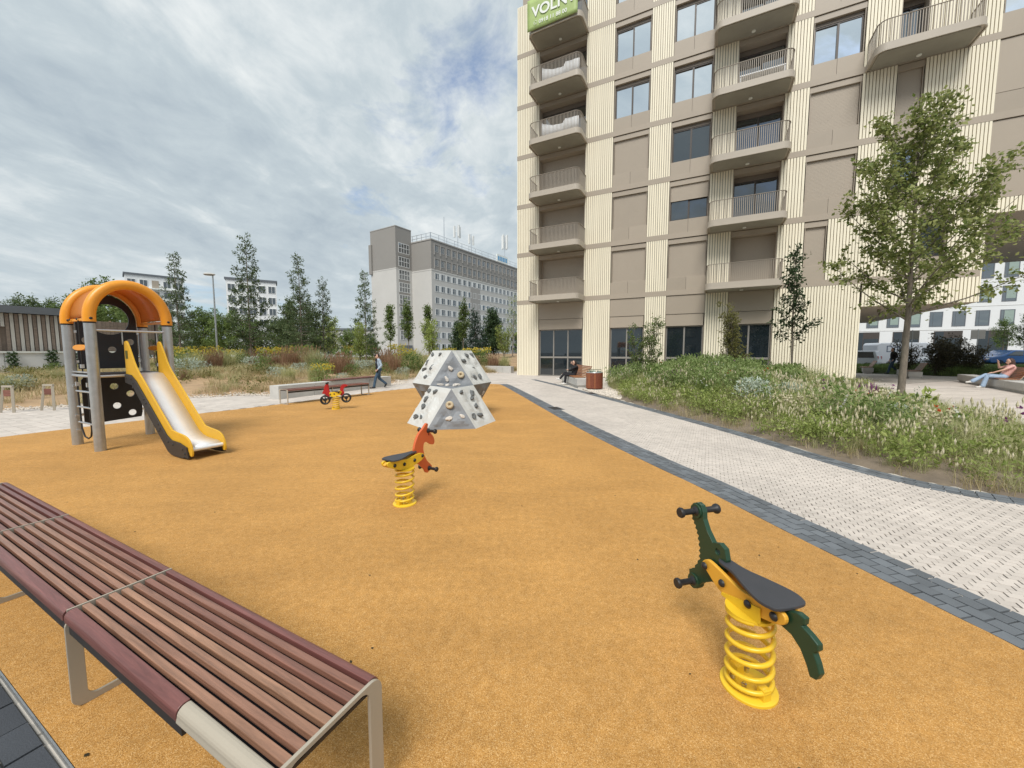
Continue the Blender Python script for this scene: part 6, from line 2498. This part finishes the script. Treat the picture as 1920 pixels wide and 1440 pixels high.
# greenery beyond the passage on the right
hedge = grow('hedge', 91, 2.3, .03, .2, 40, lambda t: .8 * (1 - .3 * t), lambda t: .7, 'leaf_bronze', .13, bark='bark_dark', twigs=9, twig_len=.4, per_twig=10, jitter=.08, stems=3, wood_sides=5)
for px, yy, s, lab in ((1700, 27.0, .95, 'thin bare shrub in front of the white van'), (1752, 26.5, 1.12, 'dense dark shrub left of the hidden white car'), (1775, 27.5, 1.05, 'dense dark shrub right of the white van bonnet'),
                       (1820, 26.5, .95, 'dark shrub in front of the hidden white car'), (1795, 28.0, .9, 'thin dark shrub between the two dense ones')):
    plant_tree(hedge, 'dark_shrub', lab, ((px - 960) / 721 * yy, yy, 0.0), px * .2, s, cat='shrub')
street = grow('rt', 95, 6.5, .09, 2.9, 30, lambda t: 1.5 * math.sin(PI * (.3 + .6 * t)), lambda t: .4 + .4 * t, 'leaf_mid', .16, twigs=7, twig_len=.5, per_twig=14, jitter=.1, wood_sides=5)
plant_tree(street, 'broadleaf_tree', 'round street tree before the white office, above the blue hatchback', ((1876 - 960) / 721 * 36.0, 36.0, .2), .5, .68)
plant_tree(street, 'broadleaf_tree', 'yellowish street tree cut by the right picture edge', ((1925 - 960) / 721 * 26.0, 26.0, .2), 2.5, .64)


# ---- small plants: prototypes as triangle soups
def blades(n, h, spread, width, lean, rng, tipw=0.15):
    V = np.empty((n, 5, 3))
    a = rng.uniform(0, 2 * PI, n)
    r = spread * np.sqrt(rng.uniform(0, 1, n))
    bx, by = r * np.cos(a), r * np.sin(a)
    az = rng.uniform(0, 2 * PI, n)
    hh = h * rng.uniform(.55, 1.1, n)
    ln = lean * rng.uniform(.2, 1.2, n) * hh
    ux, uy = np.cos(az), np.sin(az)
    wx, wy = -uy * width / 2, ux * width / 2
    V[:, 0] = np.stack([bx - wx, by - wy, np.zeros(n) - .02], 1)
    V[:, 1] = np.stack([bx + wx, by + wy, np.zeros(n) - .02], 1)
    mx, my = bx + ux * ln * .35, by + uy * ln * .35
    V[:, 2] = np.stack([mx - wx * .8, my - wy * .8, hh * .6], 1)
    V[:, 3] = np.stack([mx + wx * .8, my + wy * .8, hh * .6], 1)
    V[:, 4] = np.stack([bx + ux * ln, by + uy * ln, hh], 1)
    i = np.arange(n)[:, None] * 5
    F = np.concatenate([i + np.array([[0, 1, 3]]), i + np.array([[0, 3, 2]]), i + np.array([[2, 3, 4]])], 0)
    return V.reshape(-1, 3), F


def quads_to_tris(V, F):
    return V, np.concatenate([F[:, [0, 1, 2]], F[:, [0, 2, 3]]], 0)


def herb(n, h, r, size, rng, aspect=.45, top=False):
    a = rng.uniform(0, 2 * PI, n)
    rr_ = r * np.sqrt(rng.uniform(0, 1, n))
    z = h * rng.uniform(.05 if not top else .6, 1, n) ** .8
    sq = np.sqrt(np.clip(1 - (z / h - .45) ** 2 * 1.6, .1, 1))
    P = np.stack([rr_ * np.cos(a) * sq, rr_ * np.sin(a) * sq, z], 1)
    V, F = leaf_quads(P, size, rng, bias=(0, 0, .55), aspect=aspect)
    return quads_to_tris(V, F)


def stalks(n, h, spread, rng, head_h=.09, head_r=.013):
    """thin stems and, apart, the seed heads"""
    Vs, Fs = blades(n, h, spread, .006, .25, rng)
    tips = Vs.reshape(n, 5, 3)[:, 4]
    o = np.array([(1, 0, 0), (0, 1, 0), (-1, 0, 0), (0, -1, 0)]) * head_r
    VH = np.empty((n, 6, 3))
    for q in range(4):
        VH[:, q] = tips + o[q]
    VH[:, 4] = tips + np.array([0, 0, head_h * .6])
    VH[:, 5] = tips - np.array([0, 0, head_h * .6])
    f = np.array([(0, 1, 4), (1, 2, 4), (2, 3, 4), (3, 0, 4), (1, 0, 5), (2, 1, 5), (3, 2, 5), (0, 3, 5)])
    FH = (np.arange(n)[:, None, None] * 6 + f[None]).reshape(-1, 3)
    return (Vs, Fs), (VH.reshape(-1, 3), FH)


def petals(n, h, spread, size, rng):
    a = rng.uniform(0, 2 * PI, n)
    r = spread * np.sqrt(rng.uniform(0, 1, n))
    P = np.stack([r * np.cos(a), r * np.sin(a), h * rng.uniform(.75, 1.1, n)], 1)
    P = np.repeat(P, 4, 0)
    V, F = leaf_quads(P, size, rng, bias=(0, 0, .7), aspect=1.0)
    return quads_to_tris(V, F)


class Soup:
    def __init__(self):
        self.V, self.F, self.n = [], [], 0

    def put(self, VF, X, Y, Z, rng, smin=.7, smax=1.25, mul=None):
        V, F = VF
        k = len(X)
        if k == 0:
            return
        a = rng.uniform(0, 2 * PI, k)
        s = rng.uniform(smin, smax, k)
        if mul is not None:
            s = s * mul
        ca, sa = np.cos(a) * s, np.sin(a) * s
        W = np.empty((k, len(V), 3), dtype=np.float32)
        W[:, :, 0] = X[:, None] + V[None, :, 0] * ca[:, None] - V[None, :, 1] * sa[:, None]
        W[:, :, 1] = Y[:, None] + V[None, :, 0] * sa[:, None] + V[None, :, 1] * ca[:, None]
        W[:, :, 2] = Z[:, None] + V[None, :, 2] * s[:, None]
        FF = F[None] + (np.arange(k) * len(V))[:, None, None] + self.n
        self.V.append(W.reshape(-1, 3))
        self.F.append(FF.reshape(-1, 3))
        self.n += k * len(V)

    def done(self, name, mat, label, cat):
        if not self.V:
            return None
        o = link_mesh(name, np_mesh(name, np.concatenate(self.V), np.concatenate(self.F), Mt[mat]))
        return tag(o, label, cat, kind='stuff')


vr = np.random.default_rng(77)
front = [p for p in RBED[:12]]


def sample(poly, n):
    P = np.array(poly)
    X = vr.uniform(P[:, 0].min(), P[:, 0].max(), n)
    Y = vr.uniform(P[:, 1].min(), P[:, 1].max(), n)
    k = inside(poly, X, Y)
    return X[k], Y[k]


def patch(X, Y, s, ph):
    return np.sin(X * s + ph) * np.cos(Y * s * .83 + ph * 1.7) + .5 * np.sin(X * s * 2.3 + Y * s * 1.9 + ph)


grass_p = [blades(46, .44, .17, .0075, 1.05, vr) for _ in range(4)]
herb_p = [herb(110, .66, .26, .085, vr) for _ in range(4)]
herb_low = [herb(64, .30, .2, .06, vr) for _ in range(3)]
stalk_p = [stalks(5 + i, .46 + .05 * i, .17, vr, .07 + .02 * i, .012 + .003 * i) for i in range(4)]
G, Hh, Sd, Lw, Po, Pu, Pw, Dy = Soup(), Soup(), Soup(), Soup(), Soup(), Soup(), Soup(), Soup()
for i in range(4):
    X, Y = sample(RBED, 1700)
    d = edge_dist(front, X, Y, closed=False)
    k = (d > .04 + .30 * vr.random(len(d))) & (patch(X, Y, .9, i) > -.85)
    X, Y, d = X[k], Y[k], d[k]
    G.put(grass_p[i], X, Y, h_right(X, Y), vr, .45, 1.1, np.clip(.42 + d * .38, .42, 1.05))
    X, Y = sample(RBED, 720)
    d = edge_dist(front, X, Y, closed=False)
    k = (d > 1.1) & (patch(X, Y, .7, 2 + .3 * i) > -.15) & (edge_dist(RB_RIGHT, X, Y, closed=False) > 2.2)
    X, Y = X[k], Y[k]
    Hh.put(herb_p[i], X, Y, h_right(X, Y), vr, .5, 1.35)
    X, Y = sample(RBED, 1300)
    d = edge_dist(front, X, Y, closed=False)
    k = (d > .15) & (d < 4.6) & (patch(X, Y, 1.3, 4 + i) > -.1)
    X, Y, d = X[k], Y[k], d[k]
    ml_ = np.clip(.55 + d * .3, .55, 1.05)
    st_ = vr.bit_generator.state
    G.put(stalk_p[i][0], X, Y, h_right(X, Y), vr, .5, 1.1, ml_)
    vr.bit_generator.state = st_
    Sd.put(stalk_p[i][1], X, Y, h_right(X, Y), vr, .5, 1.1, ml_)
for i in range(3):
    X, Y = sample(RBED, 2600)
    d = edge_dist(front, X, Y, closed=False)
    k = (d > .10) & (patch(X, Y, 1.6, 7 + i) > -.45)
    Lw.put(herb_low[i], X[k], Y[k], h_right(X[k], Y[k]), vr, .5, 1.3)
    X, Y = sample(RBED, 900)
    d = edge_dist(front, X, Y, closed=False)
    k = (d > .03) & (d < 2.4)
    Dy.put(blades(24, .18, .17, .006, 1.3, vr), X[k], Y[k], h_right(X[k], Y[k]), vr, .5, 1.2)
for sp, n, hgt in ((Po, 34, .62), (Pu, 16, .58), (Pw, 110, .55)):
    X, Y = sample(RBED, n * 3)
    d = edge_dist(front, X, Y, closed=False)
    k = d > .8
    X, Y = X[k][:n], Y[k][:n]
    sp.put(petals(2 if sp is Po else (3 if sp is Pu else 4), hgt, .10, .045 if sp is not Pw else .028, vr), X, Y, h_right(X, Y), vr, .8, 1.2)
G.done('meadow_grass', 'grass_green', 'green and straw coloured grasses filling the right-hand flower bed', 'grass')
Hh.done('meadow_herbs', 'herb_green', 'leafy green perennials in the middle of the right-hand bed', 'plants')
Lw.done('ground_cover', 'leaf_fresh', 'low fresh green ground cover in the right-hand bed', 'plants')
Sd.done('seed_heads', 'seed_pale', 'pale seed heads along the front of the right-hand bed', 'seed heads')
Dy.done('dry_grass', 'grass_dry', 'dry straw tufts at the edge of the right-hand bed', 'grass')
Po.done('poppy_flowers', 'petal_orange', 'scattered orange poppies in the right-hand bed', 'flowers')
Pu.done('purple_flowers', 'petal_purple', 'scattered purple flowers in the right-hand bed', 'flowers')
Pw.done('white_flowers', 'petal_white', 'tiny white flowers in the right-hand bed', 'flowers')


# silver clumps and leafy clumps that stand out, as single plants
def plant(name, label, cat, loc, meshes, scale=1.0, group=None, rz=0.0):
    e_ = empty(name, loc, rz)
    e_.scale = (scale,) * 3
    for nm, me in meshes:
        c_ = link_mesh(nm, me, e_)
        if nm != 'foliage':
            c_['kind'] = 'stuff'
    return tag(e_, label, cat, group)


def soup_mesh(name, parts, mat):
    V, F, n = [], [], 0
    for v, f in parts:
        V.append(v)
        F.append(f + n)
        n += len(v)
    return np_mesh(name, np.concatenate(V), np.concatenate(F), Mt[mat])


silver = soup_mesh('foliage', [herb(520, .42, .34, .075, vr, .35)], 'herb_silver')
for (x, y, s, lab) in ((5.75, 9.1, 1.15, 'silver leaved mound near the front of the flower bed'),
                       (7.0, 9.6, .85, 'smaller silver mound right of the largest one'),
                       (7.6, 14.3, 1.1, 'tall silvery clump in the middle of the flower bed'),
                       (6.9, 6.8, .7, 'small silver tuft close to the path edge')):
    plant('silver_plant', lab, 'plant', (x, y, float(h_right(x, y)) + .10), [('foliage', silver)], s * 1.05)
bigleaf = soup_mesh('foliage', [herb(46, .7, .16, .2, vr, .4)], 'leaf_fresh')
plant('leafy_plant', 'upright plant with large pale green leaves right of the maple trunk', 'plant', (9.75, 9.0, float(h_right(9.75, 9.0))), [('foliage', bigleaf)], 1.0)
plume = soup_mesh('foliage', [blades(220, .85, .25, .012, 1.0, vr)], 'grass_green')
for (x, y, s, lab) in ((8.9, 11.2, 1.1, 'arching grass clump left of the maple trunk'), (10.2, 13.4, 1.15, 'arching grass clump below the dark young tree')):
    plant('grass_clump', lab, 'plant', (x, y, float(h_right(x, y))), [('foliage', plume)], s)

# ---- left mound
T1, T2, T3 = Soup(), Soup(), Soup()
dry_p = [blades(30, .26, .2, .012, 1.0, vr) for _ in range(3)]
low_p = [herb(46, .2, .26, .07, vr) for _ in range(3)]
near_left = [(-26, 9.4), (-13.7, 10.4), (-11.2, 13.2), (-9.4, 14.3), (-8.2, 14.2), (-6.1, 18.4), (-5.9, 21.9), (-3.2, 26.2), (0.4, 31.2), (-2, 38), (-32, 38), (-32, 14)]
for i in range(3):
    X, Y = sample(near_left, 4200)
    k = (patch(X, Y, .8, i * 2) > .35)
    T1.put(dry_p[i], X[k], Y[k], h_left(X[k], Y[k]), vr, .6, 1.5)
    X, Y = sample(near_left, 2600)
    k = (patch(X, Y, .5, 3 + i) > .35)
    T2.put(low_p[i], X[k], Y[k], h_left(X[k], Y[k]), vr, .6, 1.6)
    X, Y = sample(near_left, 1500)
    k = (patch(X, Y, .7, 5 + i) > .3)
    T3.put(grass_p[i], X[k], Y[k], h_left(X[k], Y[k]), vr, .5, 1.0)
T1.done('dry_grass', 'grass_dry', 'dry straw coloured grass over the mulched mound on the left', 'grass')
T2.done('ground_cover', 'leaf_olive', 'low olive green plants over the mulched mound on the left', 'plants')
T3.done('meadow_grass', 'grass_green', 'green grass tufts over the mulched mound on the left', 'grass')

redm = soup_mesh('foliage', [blades(420, .95, .38, .012, .55, vr), ], 'grass_red')
redh = soup_mesh('seed_heads', [stalks(60, .95, .42, vr, .14, .02)[1]], 'grass_red')
greenm = soup_mesh('foliage', [herb(420, .85, .5, .10, vr)], 'leaf_mid')
palem = soup_mesh('foliage', [blades(380, .9, .35, .013, .7, vr)], 'grass_green')
yelm = soup_mesh('foliage', [herb(420, .8, .55, .09, vr)], 'herb_green')
yelf = soup_mesh('flowers', [petals(120, .82, .5, .05, vr)], 'petal_yellow')
silvm = soup_mesh('foliage', [herb(420, .6, .48, .085, vr, .35)], 'herb_silver')
KIN = dict(red=('reddish_grass', [('foliage', redm), ('seed_heads', redh)], 'reddish brown ornamental grass tuft', 'reddish tufts on the mound'),
           green=('green_shrub', [('foliage', greenm)], 'rounded green perennial', 'green perennials on the mound'),
           pale=('pale_grass', [('foliage', palem)], 'pale green ornamental grass tuft', 'pale tufts on the mound'),
           yellow=('yellow_shrub', [('foliage', yelm), ('flowers', yelf)], 'yellow flowering perennial', 'yellow perennials on the mound'),
           silver=('silver_shrub', [('foliage', silvm)], 'silver leaved mound plant', 'silver plants on the mound'))


WHERE = ((335, 'beside the right slide posts'), (362, 'right behind the yellow slide'), (400, 'left of the street lamp'), (450, 'under the street lamp'), (500, 'around the tallest slender tree'),
         (550, 'left of the paired trunks'), (585, 'around the paired trunks'), (620, 'above the left half of the far bench'), (655, 'above the right half of the far bench'),
         (700, 'left of the walking person'), (745, 'right of the walking person'), (790, 'before the grey stair tower'), (850, 'left above the climbing boulder'), (900, 'right above the climbing boulder'), (1000, 'near the cream building corner'))


def mound(kind, px, Yd, s):
    nm, parts, lab, grp = KIN[kind]
    x = (px - 960) / 721 * Yd
    w = 'beside the bicycle stands' if px < 200 else next(t for k, t in WHERE if px < k)
    dep = 'low on the mound' if Yd < 18 else ('halfway up the mound' if Yd < 22.5 else ('high on the mound' if Yd < 26 else 'at the back of the mound'))
    plant(nm, '%s %s, %s' % (lab, w, dep), 'plant', (x, Yd, float(h_left(x, Yd)) - .02), parts, s * (1.0 if kind == 'red' else 1.15), grp, px * .7)


rs = random.Random(31)
rows = [('yellow', 322, 22, 1.1), ('yellow', 350, 24, 1.2), ('yellow', 385, 23, 1.1), ('red', 400, 21, 1.1), ('pale', 425, 22, 1.1), ('yellow', 440, 26, 1.1), ('silver', 345, 17, 1.1), ('silver', 375, 19, .9),
        ('green', 330, 20, 1.1), ('pale', 362, 20, 1.0), ('yellow', 505, 24, 1.2), ('red', 515, 21, 1.0), ('red', 545, 20.5, 1.2), ('yellow', 530, 26, 1.2), ('green', 575, 24, 1.3), ('silver', 470, 22, 1.0),
        ('green', 455, 23, .9), ('silver', 560, 18.5, .8), ('pale', 590, 20, 1.1), ('red', 625, 19.5, 1.0), ('red', 645, 21, 1.1), ('silver', 610, 22, 1.2), ('green', 600, 17.5, .9), ('yellow', 606, 16.6, .85),
        ('pale', 592, 16.8, .8), ('green', 640, 24, 1.2), ('silver', 670, 22, 1.0), ('red', 735, 23.5, 1.3), ('red', 720, 24.5, 1.2), ('yellow', 760, 25, 1.3), ('green', 775, 24.5, 1.2), ('yellow', 745, 30, 1.3),
        ('pale', 800, 26, 1.2), ('green', 905, 32, 1.2), ('yellow', 905, 34, 1.4), ('yellow', 880, 34, 1.2), ('red', 925, 31, 1.2), ('pale', 945, 32, 1.1), ('green', 840, 34, 1.1), ('red', 890, 30, 1.0),
        ('silver', 690, 23, .9), ('green', 660, 18.7, .7), ('silver', 520, 17, .8), ('pale', 540, 16.5, .6), ('green', 495, 18.5, .8), ('red', 480, 24, 1.2), ('silver', 640, 17.4, .6), ('red', 580, 22, 1.2),
        ('pale', 780, 28, 1.2), ('yellow', 840, 30, 1.3), ('green', 870, 30, 1.3), ('red', 815, 27, 1.1), ('silver', 755, 22.6, .8), ('green', 715, 21.5, .8), ('yellow', 320, 26, 1.3), ('yellow', 395, 27, 1.3),
        ('pale', 460, 26, 1.2), ('yellow', 560, 28, 1.3), ('green', 540, 28, 1.4), ('silver', 30, 12.6, .8), ('pale', 8, 12.4, .6), ('pale', 110, 15.5, .5), ('green', 100, 18.4, .6), ('red', 345, 16, .4), ('green', 690, 28, 1.3), ('yellow', 660, 29, 1.2)]
for r_ in rows:
    mound(*r_)
# single perennials that stand out of the meadow on the right
purp = soup_mesh('flowers', [stalks(46, .62, .26, vr, .16, .014)[1]], 'petal_purple')
purs = soup_mesh('foliage', [herb(160, .45, .28, .06, vr), blades(60, .55, .25, .007, .4, vr)], 'herb_green')
dock = soup_mesh('foliage', [herb(150, .75, .34, .16, vr, .42)], 'leaf_mid')
fenn = soup_mesh('foliage', [blades(260, .8, .3, .006, .8, vr)], 'leaf_fresh')
palef = soup_mesh('seed_heads', [stalks(40, .6, .28, vr, .06, .024)[1]], 'seed_pale')
pales = soup_mesh('foliage', [blades(90, .58, .25, .007, .5, vr)], 'grass_green')
BED = (('broad_leaf_plant', [('foliage', dock)], 'broad leaved dark green plant'), ('fennel_plant', [('foliage', fenn)], 'feathery bright green plant'),
       ('salvia_plant', [('foliage', purs), ('flowers', purp)], 'purple spiked plant'), ('pale_flower_plant', [('foliage', pales), ('seed_heads', palef)], 'pale flowering tuft'))
for kk, x, y, sc_, wh in ((0, 5.6, 15.2, 1.0, 'near the litter bin'), (0, 7.3, 16.2, 1.1, 'before the second ground floor window'), (0, 8.6, 14.8, 1.0, 'left of the olive shrub'), (0, 10.6, 14.6, 1.1, 'left below the dark young tree'),
                          (0, 6.3, 12.2, .8, 'left of the silver mounds'), (1, 6.4, 14.0, 1.1, 'in the left half of the bed'), (1, 9.4, 12.6, 1.2, 'left of the maple trunk'), (1, 8.0, 12.0, 1.0, 'behind the silver mounds'),
                          (1, 5.3, 10.6, .8, 'close to the path, left of the silver mounds'), (2, 5.35, 12.4, .9, 'close to the path in the left third of the bed'), (2, 8.6, 9.4, .9, 'in front of the maple trunk'),
                          (2, 9.9, 10.6, .9, 'at the foot of the maple trunk'), (3, 5.5, 7.6, .9, 'at the path edge below the silver mounds'), (3, 6.2, 5.6, .9, 'at the path edge in the right third of the bed'),
                          (3, 7.4, 7.7, 1.0, 'right of the silver mounds'), (3, 8.2, 5.9, .9, 'near the right picture edge'), (3, 7.1, 4.6, .8, 'at the near corner of the bed'), (0, 7.7, 6.6, .6, 'in the right third of the bed')):
    nm, parts, lab = BED[kk]
    plant(nm, '%s %s' % (lab, wh), 'plant', (x, y, float(h_right(x, y)) - .02), parts, sc_, None, x * 3)
# climbers on the low white wall
climb = soup_mesh('foliage', [herb(170, 1.05, .22, .12, vr, .7)], 'leaf_dark')
for t, s, lab in ((-2.2, .9, 'dark climber at the left edge of the white wall'), (-.1, 1.0, 'dark climber left on the white wall'), (1.25, 1.05, 'dark climber in the middle of the white wall'),
                  (2.6, 1.15, 'bushy dark climber on the white wall next to the slide posts'), (3.6, 1.0, 'dark climber behind the slide posts')):
    x, y = -26.4 + .457 * t + .3, 18.9 + .889 * t - .3
    plant('climbing_plant', lab, 'plant', (x, y, .45), [('foliage', climb)], s)
LW2 = Soup()
X, Y = sample(LAWN, 5200)
LW2.put(blades(30, .30, .22, .016, .9, vr), X, Y, h_lawn(X, Y), vr, .7, 1.3)
LW2.done('lawn_grass', 'leaf_mid', 'long dark green grass on the raised bed beyond the passage', 'grass')
# distant belt of trees closing the horizon
tb = np.random.default_rng(9)
n = 26000
X = tb.uniform(-190, 95, n)
Y = 128 + tb.uniform(0, 14, n)
hgt = 5.5 + 2.2 * np.sin(X * .13) + 1.6 * np.sin(X * .41 + 1) + 1.0 * np.sin(X * 1.07)
Z = hgt * np.sqrt(tb.uniform(0, 1, n))
V, F = leaf_quads(np.stack([X, Y, Z], 1), 1.3, tb, aspect=.8)
tag(link_mesh('distant_trees', np_mesh('distant_trees', V, F, Mt['leaf_mid'])), 'far belt of trees along the horizon', 'trees', kind='stuff')

# wind-blown bits on the rubber and the paving
db = np.random.default_rng(44)
n = 260
X = db.uniform(-7, 6, n)
Y = db.uniform(1.2, 13, n)
V, F = leaf_quads(np.stack([X, Y, np.full(n, .006)], 1), .022, db, bias=(0, 0, 0), aspect=.6)
V = V.reshape(-1, 4, 3)
V[:, :, 2] = .005 + np.abs(V[:, :, 2] - .006) * .2
tag(link_mesh('leaf_litter', np_mesh('leaf_litter', V.reshape(-1, 3), F, Mt['leaf_bronze'])), 'tiny dry leaf bits scattered over the playground and path', 'leaf litter', kind='stuff')
